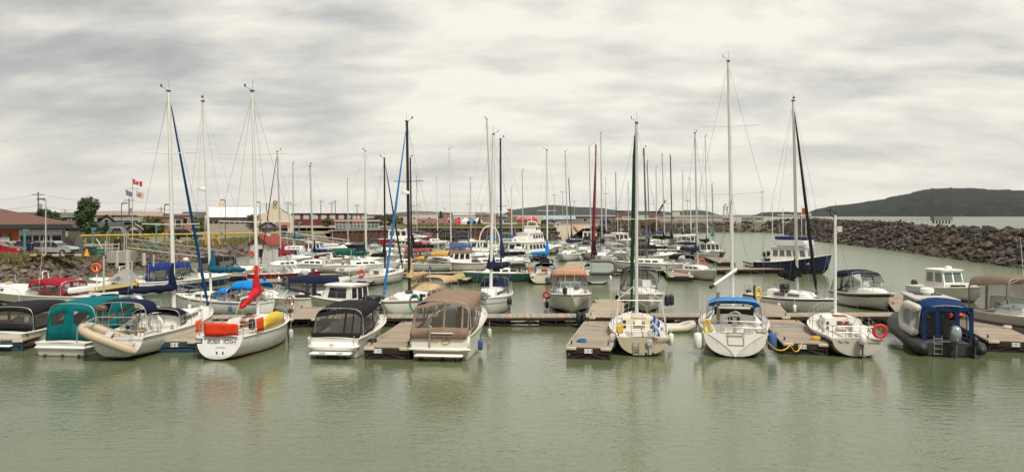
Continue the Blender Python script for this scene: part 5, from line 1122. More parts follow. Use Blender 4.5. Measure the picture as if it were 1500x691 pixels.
root, hl = motorboat('white and navy cruiser with a royal blue canopy near the left gangway', (X(272, 70), 70), 62, 7.4, 2.6, .95, 1.35, can=(.01, .03, .17), cz=2.5, c0=.1, wt=(.45, .66), wh=.55, hm=hullmat((.72, .71, .68), ((.30, .85, (.015, .04, .09)),), boot=(.02, .03, .05)), text=lambda r_, h__: ring(r_, (0, h__.y(0) - .1, .9), YEL, 'Y', .25), plat=True)
MB().tube([(0, 0, 2.5 + z) for z in (.05, .1, .3, .35)], [.15, .25, .25, .1], 12).build('radar_dome', WHITE, root)
root, hl = motorboat('white cruiser with a black upright canopy frame behind the teal boom cover', (X(338, 82), 82), 75, 6.4, 2.5, .8, 1.2, can=BLKC, cz=2.4, c0=.05, wt=(.50, .68), wh=.6, hm=hullmat((.72, .72, .68)), plat=False, ob=(BLACK, (0,), 1.0))
# white hut with a red roof at the end of the walkway
ht = thing('dock_hut', 'small white clapboard hut with red gable roof at the end of the walkway', 'hut', (X(392, 99), 99, .6), 20)
w2, l2, zh = 1.35, 1.6, 2.35; hutw = paint((.62, .62, .62), .7, 0, .08, 6, .2, 12)
MB().add([(x, y, z) for z in (0, zh) for x, y in ((-w2, -l2), (w2, -l2), (w2, l2), (-w2, l2))] + [(0, -l2, zh + 1.0), (0, l2, zh + 1.0)], [(0, 1, 5, 4), (1, 2, 6, 5), (2, 3, 7, 6), (3, 0, 4, 7), (4, 5, 8), (6, 7, 9)]).build('wall', hutw, ht, smooth=False)
mr_ = MB()
for sg in (-1, 1): mr_.add([(sg * (w2 + .25), -l2 - .3, zh - .16), (sg * (w2 + .25), l2 + .3, zh - .16), (0, l2 + .3, zh + 1.05), (0, -l2 - .3, zh + 1.05), (sg * (w2 + .25), -l2 - .3, zh - .06), (sg * (w2 + .25), l2 + .3, zh - .06), (0, l2 + .3, zh + 1.15), (0, -l2 - .3, zh + 1.15)], [(0, 1, 2, 3), (4, 5, 6, 7), (0, 1, 5, 4), (0, 3, 7, 4), (1, 2, 6, 5)])
rf = mr_.build('roof', paint((.24, .045, .03), .8, 0, .25, 5), ht, smooth=False)
MB().add([(-w2 - .02, -l2 - .02, zh + .0), (w2 + .02, -l2 - .02, zh + .0), (0, -l2 - .02, zh + 1.0)], [(0, 1, 2)]).build('gable_panel', paint((.20, .14, .10), .85, 0, .2, 5), ht, smooth=False)
MB().box((-.05, 0, zh + 1.2), (.6, .6, .6)).build('cupola', hutw, rf, smooth=False); MB().box((-.05, 0, zh + 1.55), (.75, .75, .12)).build('cupola_cap', paint((.24, .045, .03), .8), rf, smooth=False)
wf = MB().box((0, -l2 - .03, 1.35), (1.15, .06, 1.15)).build('window', paint((.70, .70, .68), .5), ht, smooth=False)
for x in (-.26, .26): MB().box((x, -l2 - .07, 1.35), (.44, .03, .98)).build('pane', DARKWIN, wf, smooth=False)
MB().box((w2 + .03, -.7, 1.1), (.05, .8, 2.0)).build('door', paint((.55, .56, .56), .5), ht, smooth=False); MB().box((w2 + .03, .6, 1.4), (.05, .7, 1.0)).build('window', DARKWIN, ht, smooth=False)
ring(ht, (-.95, -l2 - .12, 1.3), ORANGE)
MB().box((0, 0, -.08), (4.2, 4.6, .16)).build('platform', TRIM, ht, smooth=False)
def gangway(label, a, b, w_=1.3, hg=1.1, post=True):
    a, b = Vector(a), Vector(b); t = thing('gangway', label, 'gangway', a); d = b - a; L = d.length; u = d.normalized(); s_ = Vector((-u.y, u.x, 0)).normalized() * w_ / 2; up = Vector((0, 0, 1)); n = int(L / 1.25)
    MB().add([s_, -s_, d - s_, d + s_] + [p + Vector((0, 0, -.08)) for p in (s_, -s_, d - s_, d + s_)], [(0, 1, 2, 3), (4, 5, 6, 7), (0, 3, 7, 4), (1, 2, 6, 5)]).build('walkway', paint((.35, .33, .29), .7), t, smooth=False)
    gm = paint((.36, .345, .315), .5, .2)
    for sg in (-1, 1):
        m = MB(); o = s_ * sg
        m.tube([o, o + d], .06, 5).tube([o + up * hg, o + d + up * hg], .045, 5).tube([o + up * hg * .5, o + d + up * hg * .5], .025, 4)
        for i in range(n):
            p, q = o + d * i / n, o + d * (i + 1) / n; m.tube([p + up * hg, q], .026, 4)
        m.build('side_truss', gm, t)
    return t
gangway('long grey truss gangway sloping down from the stone abutment to the walkway', (X(188, 98), 98, 2.55), (X(332, 104), 104, .75))
gangway('second grey truss gangway farther back on the bank behind the hut', (X(410, 148), 148, 2.4), (X(512, 150), 150, .7))
gangway('dark truss gangway coming down from the far quay wall', (X(578, 208), 208, 3.0), (X(632, 196), 196, .6))
ga = thing('gangway_gate', 'white arched gate frame at the head of the left gangway', 'gate', (X(171, 97), 97, LZ), -10)
m = MB()
for y in (-.5, .5): m.tube([(-.95, y, 0), (-.95, y, 2.0), (-.55, y, 2.75), (.55, y, 2.75), (.95, y, 2.0), (.95, y, 0)], .055, 6)
for x, z in ((-.95, 2.0), (.95, 2.0), (-.55, 2.75), (.55, 2.75), (-.95, 1.0), (.95, 1.0)): m.tube([(x, -.5, z), (x, .5, z)], .05, 5)
m.build('frame', paint((.42, .42, .40), .5), ga); MB().box((.1, 0, .75), (.75, .06, 1.3)).build('gate_panel', BLACK, ga, smooth=False)
ab = thing('abutment', 'pale concrete abutment carrying the gangway over the bank', 'abutment', (X(178, 96), 96, 0), -10)
MB().box((0, 0, 1.6), (2.6, 2.2, 1.3)).build('block', CONC, ab, smooth=False); MB().tube([(.9, -.9, -.4), (.9, -.9, 2.4)], .28, 10).tube([(-.2, -1.0, .2), (-.2, -1.0, 2.4)], .2, 10).tube([(2.6, -.6, .6), (2.6, -.6, 2.0)], .22, 10).build('pile', paint((.52, .49, .43), .8), ab)

# ---------------------------------------------------------------- third row and beyond
def sb(label, px, d, h, L, top, base=None, **k):
    k.setdefault('lean', X(top[0], d) - X(px, d)); k.setdefault('detail', 0); k.setdefault('fs', .86); k.setdefault('fb', 1.1); k.setdefault('mr', .085)
    return sailboat(label, m_at(px, d, h, L, k.get('tm', .56)), h, L, k.pop('B', L * .31), ztop=ZZ(top[1], d), **k)
sb('white sailboat moored stern to with an orange life ring and tall black mast', 564, 79, 20, 8.5, (563, 232), mastc=MASTB, boom=2.6, cover=BLKC, cfat=.2, trm=hullmat((.50, .51, .52)), furl=(.03, .03, .035), furlr=.08, ring_=(ORANGE, .3), hm=hullmat((.64, .64, .61)), backstay=True)
sb('white sailboat with a dark green boom cover and green lines', 536, 93, 75, 8.6, (535, 221), boom=3.0, cover=(.0, .07, .04), cfat=.22, boomz=.6, hm=hullmat((.60, .60, .57)), mastc=MASTW)
sb('grey white sailboat lying side on behind the open tender', 459, 94, -85, 7.6, (454, 243), boom=2.4, cover=NAVY, boomz=.9, hm=hullmat((.55, .55, .51), boot=(.1, .1, .1)), mastc=ALU)
sb('dark green hulled sailboat with a big white hoop at its stern', 734, 80, 245, 9.0, (733, 204), boom=2.6, cover=NAVY, cfat=.2, hm=hullmat((.02, .075, .075), ((.0, .08, (.6, .6, .55)),), boot=(.02, .04, .04)), mastc=paint((.02, .03, .09), .5), dodger=BLKC, bimini=(BLKC, .03, .15))
r_, hl = sb('cream sailboat stern to with a round black port and red companionway', 802, 81.5, 10, 8.3, (801, 220), boom=2.8, cover=SKYB, cfat=.22, boomz=1.2, boomdx=-1.2, trm=hullmat((.66, .58, .42), boot=(.1, .08, .05)), hm=hullmat((.66, .60, .47)), hatch=paint((.35, .08, .03), .5), dodger=NAVY, cab=(.3, .75, .5), ob=(BLACK, 1.0, .6), rake=.1, tr=.8)
MB().tube([(-.8, hl.y(0) - .03, .5), (-.8, hl.y(0) + .05, .5)], .2, 12).build('porthole', BLACK, r_); MB().rbox((.6, hl.y(0) - .12, .5), (.3, .15, .4), .05).build('blue_bag', paint((.02, .08, .30), .6), r_); MB().rbox((1.35, hl.y(0) + .3, 1.25), (.4, .1, .7), .05).build('blue_board', paint((.02, .22, .5), .6), r_); MB().rbox((-1.2, hl.y(.03), 1.35), (.18, .18, .6), .05).build('man_overboard_pole', ORANGE, r_)
rt, hl = sb('white sailboat with a dark red furled sail and an inflatable hoisted astern', 870, 82, 2, 9.0, (873, 213), boom=2.8, cover=BLKC, cfat=.22, furl=(.22, .02, .03), furlr=.1, trm=hullmat((.62, .60, .55)), hm=hullmat((.64, .62, .57)), mastc=paint((.25, .03, .04), .5), dodger=BLKC, rake=.2, tr=.8)
tf = inflatable('pale green grey inflatable hoisted flat across a stern, bottom facing out', (X(884, 84), 84, 2.2), 0, 2.7, 1.5, .2, (.10, .11, .11), z=0, up=0, seat=False)
tf.rotation_euler = (R(0), R(90), R(90)); tf.rotation_mode = 'XYZ'
tf.matrix_world = Matrix.Translation((X(883, 77), 76.6, 1.62)) @ Matrix.Rotation(R(180), 4, 'Y') @ Matrix.Rotation(R(180), 4, 'Y') @ Matrix(((0, 1, 0, 0), (0, 0, 1, 0), (1, 0, 0, 0), (0, 0, 0, 1)))
MB().rbox((0, -.1, -.06), (1.15, 2.1, .2), .08).build('hull_bottom', paint((.42, .46, .40), .5), tf)
rt, hl = sb('white sailboat bow on with an orange ring and navy boom cover', 1022, 84, 165, 8.6, (1018, 195), boom=2.8, cover=(.02, .035, .06), cfat=.26, boomz=1.4, boomdx=.5, hm=hullmat((.66, .62, .53), ((.28, .34, (.25, .33, .40)),)), mastc=ALU, bimini=(BLKC, .02, .28), hatch=TEAK)
ring(rt, (-1.4, hl.y(.35), 1.5), ORANGE, 'Y', .36)
sb('grey hulled sailboat lying side on behind the second pontoon', 948, 96, -80, 9.2, (943, 218), boom=2.4, cover=BLKC, hm=hullmat((.50, .50, .47), ((.1, .14, (.2, .2, .2)),)), mastc=paint((.15, .12, .12), .5))
sb('white sailboat lying side on with a yellow box on its stern', 722, 98, 92, 8.5, (713, 175), boom=2.4, cover=None, hm=hullmat((.58, .58, .55)), mastc=ALU)
sb('sailboat with an orange and yellow striped cockpit enclosure', 603, 95, -85, 8.0, (601, 232), boom=2.6, cover=BLKC, cfat=.25, boomz=1.4, hm=hullmat((.52, .52, .49)), mastc=MASTB, dodger=(.52, .30, .07), bimini=((.52, .30, .07), .02, .26), cab=(.4, .8, .4))[0]['label'] = 'grey white sailboat with orange yellow dodger and bimini cloths'
sb('white sailboat bow on with a bundled navy sail, short of the boat ramp', 832, 117, 196, 9.5, (828, 222), boom=2.8, cover=(.02, .025, .06), cfat=.26, boomz=1.2, boomdx=-1.5, hm=hullmat((.62, .60, .55)), mastc=ALU)
sb('dark green hulled sailboat with a white sheer strake and black covers', 985, 122, 128, 10, (982, 229), boom=3.2, cover=BLKC, cfat=.24, hm=hullmat((.015, .06, .05), ((.0, .14, (.6, .6, .56)),), boot=(.25, .2, .15)), mastc=paint((.10, .08, .07), .5), fb=1.6, fs=1.2)
sb('sailboat with black covers just left of the dark green hull', 974, 131, 150, 9, (970, 228), boom=3, cover=BLKC, cfat=.3, hm=hullmat((.60, .59, .56)), mastc=ALU)
sb('sailboat with a light mast farthest right in the third row', 1037, 118, 170, 9, (1033, 200), boom=3, cover=BLKC, cfat=.25, hm=hullmat((.60, .59, .56)), mastc=MASTW)
sb('white sailboat behind the tall red furled sail', 882, 112, 190, 9.5, (880, 195), boom=3, cover=BLKC, cfat=.3, hm=hullmat((.64, .63, .60)), mastc=ALU, dodger=(.45, .45, .43))
sb('sailboat with a slender pale mast beside the red furled sail', 866, 121, 185, 8.8, (863, 215), boom=3, cover=NAVY, hm=hullmat((.62, .62, .60)), mastc=ALU)
sb('sailboat with a maroon sail bag and dark arch canopy', 661, 116, 190, 8.6, (658, 218), boom=2.0, cover=(.14, .015, .03), cfat=.26, boomz=.7, hm=hullmat((.60, .60, .58)), mastc=MASTW, bimini=(BLKC, .02, .25))
sb('far white sailboat right of the dark green hulled one', 726, 128, 170, 9, (722, 196), boom=3, cover=SKYB, hm=hullmat((.62, .62, .60)), mastc=MASTW)
sb('sailboat with blue sail bag moored before the work ship', 750, 140, 185, 8.5, (749, 275), boom=2.6, cover=(.02, .12, .35), cfat=.24, hm=hullmat((.62, .62, .60)), mastc=MASTW)
sb('far sailboat in front of the right hand rock mound with a green cover', 1045, 150, 185, 8.5, (1043, 270), boom=2.6, cover=(.01, .25, .12), cfat=.24, hm=hullmat((.16, .03, .05)), mastc=paint((.2, .2, .2), .5))
sb('sailboat with thin grey mast left of the white flybridge yacht', 903, 165, 185, 8.5, (902, 253), boom=2.6, cover=BLKC, cfat=.24, hm=hullmat((.6, .6, .58)), mastc=MASTB)
sb('distant sailboat behind the grey hull with a white wind generator', 952, 150, 185, 8.5, (948, 236), boom=2.6, cover=(.02, .12, .3), cfat=.24, hm=hullmat((.6, .6, .58)), mastc=paint((.12, .1, .1), .5))
sb('white sailboat with a pale mast before the hut and a red furled sail', 412, 92, 200, 8.6, (406, 222), boom=2.4, cover=(.25, .02, .04), cfat=.32, boomz=.7, furl=(.10, .03, .05), furlr=.06, hm=hullmat((.62, .62, .58)), mastc=paint((.45, .43, .40), .5))
# blue trawler
bt, hl = workboat('dark blue hulled trawler yacht with a white two level house and flags', c_at(1163, 400), 130, 8.2, 3.3, 1.2, 2.2, hm=hullmat((.012, .022, .075), ((.0, .08, (.03, .05, .12)),), boot=(.45, .44, .42), bz=.08), hs=(.24, .76), hz=1.75, hw=.86, side=(5, .46, .84), frontn=3, rail=True, name='trawler_yacht', cat='trawler yacht', trunkh=0, roofm=gel((.62, .62, .60)), win=paint((.12, .14, .14), .15))
y0, y1 = hl.y(.30), hl.y(.72); z0 = 1.2 - .15 + 1.75 + .12
MB().rbox((0, (y0 + y1) / 2, z0 + .45), (2.6, y1 - y0, .9), .2).build('flybridge', gel((.80, .80, .80)), bt); MB().rbox((0, (y0 + y1) / 2, z0 + 1.0), (2.64, y1 - y0 + .1, .32), .08).build('flybridge_band', paint((.012, .02, .11), .6), bt)
m = MB().tube([(0, y0 + .4, z0), (0, y0 + .4, z0 + 4.4)], .05, 5).tube([(-1, y0 + .6, z0 + 2.7), (1, y0 + .6, z0 + 2.7)], .03, 4).tube([(.9, y1 - .6, z0 + 1), (.9, y1 - .6, z0 + 4.6)], .03, 4).tube([(-.9, y1 - .8, z0 + 1), (-.9, y1 - .8, z0 + 4.2)], .03, 4).tube([(0, hl.y(.2), 1.2), (0, hl.y(.2), z0 + 4.8)], .05, 5); m.build('mast', MASTW, bt)
for k, (x, y, z, c) in enumerate(((.9, y1 - .6, z0 + 4.3, (.6, .08, .03)), (-.9, y1 - .8, z0 + 3.9, (.5, .5, .55)))): 
    MB().grid([[(x, y + u * .12, z - v * .22 - u * .03 + .03 * math.sin(u)) for u in range(6)] for v in range(4)]).build('flag', paint(c, .7), bt)
m = MB()
for k in range(3): m.rbox((0, hl.y(.08) + k * .5, 2.0 + .1 * k), (.3, .35, .6), .1)
m.tube([(.0, hl.y(.02), 1.1), (0, hl.y(.2), 2.3)], .05, 4); m.build('deck_gear', BLACK, bt)
# work ship with navy hull and white towers
ws, hl = workboat('large white work ship with a navy hull and a red panel on its stern', (X(780, 120), 120), 32, 10.5, 4.0, 1.1, 1.8, hm=hullmat((.02, .04, .10), ((-.01, .35, (.65, .65, .64)),), boot=(.02, .02, .02)), hs=(.12, .66), hz=1.55, hw=.9, side=(5, .42, .82), frontn=4, name='work_ship', cat='work ship', trunkh=0, rail=True, tr=.95)
MB().rbox((0, hl.y(0) - .04, .75), (1.3, .06, .5), .02).build('red_panel', paint((.65, .04, .02), .5), ws)
house(ws, hl.y(.28), hl.y(.62), 1.4, 1.3, 2.62, 3.8, side=(4, .4, .8), back=False); house(ws, hl.y(.42), hl.y(.60), 1.0, .85, 3.95, 4.75, side=(2, .4, .8), back=False)
MB().tube([(-1.9, hl.y(.02), 1.3), (-1.9, hl.y(.02), 3.0), (1.9, hl.y(.02), 3.0), (1.9, hl.y(.02), 1.3)], .06, 5).tube([(1.2, hl.y(.05), 1.2), (1.0, hl.y(.25), 3.9)], .08, 5).rbox((.4, hl.y(.06), 1.6), (1.2, .7, .8), .15).build('stern_gantry', WHITE, ws)
m = MB()
for x in (-1, 1): m.tube([(x * .8, hl.y(.5), 4.75), (x * .7, hl.y(.48), 5.4), (0, hl.y(.47), 5.5)], .1, 6)
m.tube([(0, hl.y(.47), 5.5), (0, hl.y(.47), 6.3)], .05, 5).build('mast_frame', WHITE, ws)
torus((-1.0, hl.y(.2), 2.8), .38, .16, 14).build('rescue_ring', WHITE, ws)
# other boats
WB = [
 ('wooden trimmed cabin boat with orange lights and cream hull', (668, 398), 97, -108, 8.4, 2.9, .95, 1.6, dict(hs=(.3, .60), hz=1.7, hm=hullmat((.52, .48, .40), ((.0, .12, (.12, .05, .04)),), boot=(.1, .1, .1)), roofm=paint((.30, .10, .05), .6), trunkh=.4)),
 ('long white fishing boat with a low cabin before the quay wall', (695, 374), 128, -95, 9.5, 3, 1.0, 1.7, dict(hs=(.25, .6), hz=1.9)),
 ('white pilothouse boat side on with black window and raised bow', (500, 388), 106, 78, 7.5, 2.7, .9, 1.6, dict(hs=(.3, .62), hz=1.9, side=(1, .25, .88))),
 ('white launch with a navy cloth canopy behind the green boom cover', (525, 385), 112, 20, 7, 2.6, .9, 1.4, dict(hs=(.2, .6), hz=2.1, hmat=paint((.015, .025, .08), .8), roofm=paint(NAVY, .8))),
 ('red hulled small boat with a grey cabin near the second gangway', (440, 384), 112, 80, 7.5, 2.5, .8, 1.5, dict(hm=hullmat((.30, .02, .02), ((.0, .12, (.6, .6, .6)),)), hs=(.2, .5), hz=1.5, hmat=paint((.42, .46, .50), .5))),
 ('red hulled rescue boat with a white cabin by the quay wall', (590, 358), 178, 85, 13, 3.6, 1.5, 2.1, dict(hm=hullmat((.33, .015, .02)), hs=(.25, .6), hz=2.4)),
 ('small boat with a pink red cover in the far middle', (615, 366), 152, 80, 7, 2.6, 1.0, 1.4, dict(hs=(.2, .6), hz=.9, hmat=paint((.45, .06, .08), .8), roofm=paint((.45, .06, .08), .8))),
 ('white flybridge yacht seen bow on near the rock mound', (909, 363), 155, 176, 11, 4.2, 1.5, 2.2, dict(hs=(.2, .62), hz=2.2, mastz=6.5, side=(4, .4, .85), name='motor_yacht', cat='motor yacht')),
 ('white boat with black windows behind the sailboats at the right', (1010, 372), 150, 200, 9, 3.4, 1.2, 1.9, dict(hs=(.2, .6), hz=2.2, mastz=6)),
 ('maroon hulled fishing boat at the end of the far finger dock', (1044, 382), 118, 176, 8.5, 3.2, 1.1, 1.7, dict(hm=hullmat((.12, .02, .03), ((.0, .2, (.5, .5, .5)),)), hs=(.2, .55), hz=1.9, roofm=GREYW)),
 ('white cabin boat half hidden behind the two outboard tender', (590, 372), 138, 160, 8, 3, 1, 1.5, dict(hs=(.25, .6), hz=1.8)),
 ('low black work boat in front of the quay wall', (617, 380), 122, 75, 6.5, 2.6, .8, 1.1, dict(hm=hullmat((.02, .02, .02)), hs=(.2, .4), hz=.8, hmat=BLACK, trunkh=0)),
 ('white cabin boat at the left end of the fourth pontoon', (462, 378), 128, 60, 7.5, 2.7, .9, 1.5, dict(hs=(.3, .6), hz=1.8)),
 ('white boat with a light blue tent cover near the left bank', (480, 379), 122, 85, 7, 2.6, .9, 1.3, dict(hs=(.15, .5), hz=.9, hmat=paint((.02, .18, .42), .8), roofm=paint((.02, .18, .42), .8))),
 ('white cabin cruiser moored at the foot of the boat ramp', (866, 353), 185, 95, 10, 3.2, 1.2, 1.8, dict(hs=(.3, .65), hz=2.0)),
]
for lb, (px, py), d, h_, L_, B_, fs_, fb_, kw in WB:
    kw['hz'] = kw.get('hz', 1.8) * .84; workboat(lb, (X(px, d), d), h_, L_ * .95, B_ * .95, fs_ * .82, fb_ * .85, **kw)
# cruisers of the middle distance
motorboat('red trimmed motor sailer with a red rail and life ring beside the hut', (X(420, 79), 79), 100, 7.0, 2.5, .8, 1.15, can=None, ctype='bimini', cz=2.0, wt=(.5, .68), hm=hullmat((.66, .64, .58), ((.0, .4, (.22, .02, .03)),)), plat=False, railm=paint((.3, .02, .03), .5), text=lambda r_, h__: ring(r_, (h__.b(.1) + .1, h__.y(.15), 1.3), ORANGE, 'X', .32))
motorboat('white cruiser with grey cloth top by the red furled sail', (X(892, 128), 128), 185, 8.6, 3.0, 1.1, 1.5, can=(.40, .38, .36), cz=3.4, wt=(.4, .6))
motorboat('far cruiser with a white arch just right of the pontoon finger', (X(1002, 134), 134), 170, 8, 3, 1.1, 1.5, can=(.55, .55, .55), cz=3.2, wt=(.4, .6))
motorboat('cruiser under a dark blue top far left of the work ship', (X(678, 150), 150), 175, 8.5, 3, 1.1, 1.6, can=NAVY, cz=3.4, wt=(.4, .6))
motorboat('white cruiser with a black arched top under the maroon sail bag', (X(655, 142), 142), 180, 9, 3.4, 1.2, 1.7, can=BLKC, cz=4.0, wt=(.4, .6))
motorboat('white cruiser moored close left of the work ship', (X(742, 150), 150), 175, 8.5, 3, 1.1, 1.6, can=(.05, .18, .15), cz=3.2, wt=(.4, .6))
motorboat('bare white speedboat in front of the second gangway', (X(552, 128), 128), 70, 7, 2.5, .9, 1.2, can=None, wt=(.45, .64), plat=False)
motorboat('white speedboat half behind the flybridge yacht', (X(880, 150), 150), 120, 7, 2.5, .9, 1.2, can=BLKC, cz=2.6, wt=(.45, .64), plat=False)
# open tender with two tilted outboards, and a grey one behind it
T2 = inflatable('open tender with a pair of tilted pale outboards on the second pontoon', (X(478, 76), 76, 0), 62, 4.6, 2.0, .27, (.55, .54, .5), z=.32)
for x in (-.35, .35): outboard(T2, (x, -2.1, .85), GREYW, 1.0, tilt=-55)
inflatable('grey white inflatable raised on its trailer rack behind the outboards', (X(517, 84), 84, .45), 35, 3.6, 1.7, .26, (.5, .5, .47), z=.4, seat=False)
inflatable('small inflatable dinghy on the deck edge near the white hardtop boat', (X(465, 66), 66, 0), 80, 3.0, 1.4, .2, (.62, .60, .55), z=.14, seat=False)
# white hoop and orange gear behind the navy sail bundle
hp = thing('hoop_stand', 'large white hoop with blue and yellow foul weather gear hanging below it', 'hoop', (X(717, 83), 83, .8)); 
MB().tube([(1.0 * math.cos(a), 0, 3.0 + 1.55 * math.sin(a)) for a in [i * math.pi / 12 for i in range(24)]], .07, 6, close=True).build('hoop', WHITE, hp)
MB().tube([(-.3, 0, 3.0), (-.15, 0, 3.4), (.15, 0, 3.4), (.3, 0, 3.0)], .14, 7).build('blue_gear', paint((.02, .16, .5), .6), hp); MB().rbox((.15, 0, 1.1), (.5, .3, 1.5), .15).build('yellow_gear', paint((.65, .30, .02), .6), hp); MB().tube([(0, 0, 0), (0, 0, 1.5)], .05, 5).build('stand', WHITE, hp)
tag(MB().tube([(0, 0, 0), (0, 0, 1.0)], .05, 6).tube([(0, 0, 1.0), (0, 0, 1.02), (0, 0, 1.2), (0, 0, 1.22)], [.05, .14, .14, .05], 8).build('marker_light', paint((.0, .35, .14), .4), None, loc=(X(977, 78), 78, .55)), 'small green marker light on the finger dock beside the orange ring sailboat', 'marker light')
# more small craft filling the far basin
MORE = [(498, 122, 95, 'm', (.5, .5, .48), 'white runabout with a grey tonneau left of the navy canopy launch'), (640, 118, 80, 'm', None, 'bare white speedboat under the maroon sail bag'), (572, 112, 200, 'm', (.36, .28, .17), 'small cruiser with a mustard cloth top near the black masts'),
 (800, 140, 100, 'm', NAVY, 'cruiser with a dark top lying across just right of the work ship'), (930, 130, 95, 'm', None, 'open white speedboat between the third pontoon fingers'), (690, 112, 85, 'm', (.05, .10, .24), 'small cruiser with a blue cloth top right of the cabin boat'),
 (770, 100, 260, 'm', None, 'low white motor boat before the navy hulled work ship'), (960, 112, 92, 'm', BLKC, 'cruiser with a black top behind the grey hulled sailboat'), (1000, 106, 170, 'm', (.30, .28, .26), 'cruiser with a beige grey top on the far side of the finger dock'),
 (424, 104, 85, 'm', None, 'open white launch moored behind the hut'), (520, 100, 88, 'm', (.02, .10, .06), 'small launch with a dark green top by the green boom cover'), (630, 100, 95, 'm', (.28, .08, .07), 'small cruiser with a faded red top left of the cabin boat'),
 (846, 132, 92, 'm', (.45, .43, .40), 'pale topped cruiser in front of the boat ramp'), (1018, 124, 100, 'm', BLKC, 'dark topped cruiser left of the maroon hulled boat')]
for i, (px, d, h_, k_, c, lb) in enumerate(MORE):
    motorboat(lb, (X(px, d), d), h_, 6.0 + (i % 3) * .8, 2.3 + .1 * (i % 4), .8 + .05 * (i % 3), 1.1 + .06 * (i % 4), can=c, cz=2.3 + .15 * (i % 3), c0=.12, wt=(.42, .62), wh=.42, plat=False, rail=i % 2 == 0, ctype='full' if i % 2 else 'bimini', hm=hullmat([(.72, .71, .67), (.66, .63, .55), (.60, .62, .62)][i % 3], (((.0, .15, (.04, .06, .12)),) if i % 4 == 1 else ())), ob=(BLACK, (0,), .8) if i % 3 == 0 else None)

# more slender masts in the far rows
FAR = [(611, 168, 258, ALU, 'far sailboat with a short grey mast left of the maroon sail bag'), (641, 175, 262, MASTW, 'far sailboat with a pale mast above the white tents'), (690, 172, 262, ALU, 'far sailboat with a short pale mast left of the white hoop'),
 (766, 170, 250, ALU, 'far sailboat with a grey mast directly behind the work ship'), (838, 140, 262, MASTB, 'sailboat with a black mast leaning left beside the navy sail bundle'), (888, 172, 262, MASTW, 'far sailboat with a pale mast right of the tall red furled sail'),
 (921, 178, 268, ALU, 'far sailboat with a short mast just left of the dark green furled headsail'), (962, 170, 245, ALU, 'far sailboat with a grey mast below the harbour crane'), (1001, 165, 252, ALU, 'far sailboat with a thin mast below the drum shaped light'), (1012, 172, 262, MASTW, 'far sailboat with a pale mast left of the orange ring sailboat'), (510, 150, 262, ALU, 'far sailboat with a grey mast in front of the brick building'), (430, 135, 240, ALU, 'far sailboat with a thin mast right of the white hall')]
for i, (px, d, top, mc_, lb) in enumerate(FAR):
    sb(lb, px, d, (185, 95, 170, 265)[i % 4], 7.6 + .3 * (i % 3), (px - 1 - (4 if mc_ is MASTB else 0), top), boom=2.4, cover=(BLKC, NAVY, (.10, .10, .11), (.02, .07, .16))[i % 4], cfat=.2, hm=hullmat([(.62, .61, .58), (.55, .56, .56)][i % 2]), mastc=mc_)

FILL = [(590, 128, 88, None, 'white open motor boat just left of the low black work boat'), (655, 132, 95, (.5, .5, .48), 'pale topped cruiser below the maroon sail bag'), (712, 140, 80, None, 'white open motor boat right of the maroon sail bag'), (548, 142, 170, NAVY, 'small dark topped cruiser by the foot of the dark gangway'), (820, 158, 92, None, 'white motor boat at the foot of the ramp rocks'), (905, 118, 170, (.4, .4, .4), 'grey topped cruiser between the red furled sail and the flybridge yacht'), (945, 140, 88, BLKC, 'black topped motor boat below the wind generator'), (985, 148, 95, None, 'white motor boat behind the dark green hulled sailboat'), (745, 118, 170, (.05, .08, .2), 'small cruiser with a slate blue top behind the white hoop'), (490, 138, 80, None, 'white open motor boat below the brick building')]
for i, (px, d, h_, c, lb) in enumerate(FILL):
    motorboat(lb, (X(px, d), d), h_, 6.4 + (i % 3) * .6, 2.4, .85, 1.2, can=c, cz=2.4, c0=.14, wt=(.42, .62), wh=.45, plat=False, rail=True, hm=hullmat([(.74, .73, .69), (.70, .68, .60)][i % 2]), ob=(BLACK, (0,), .8) if i % 2 else None)
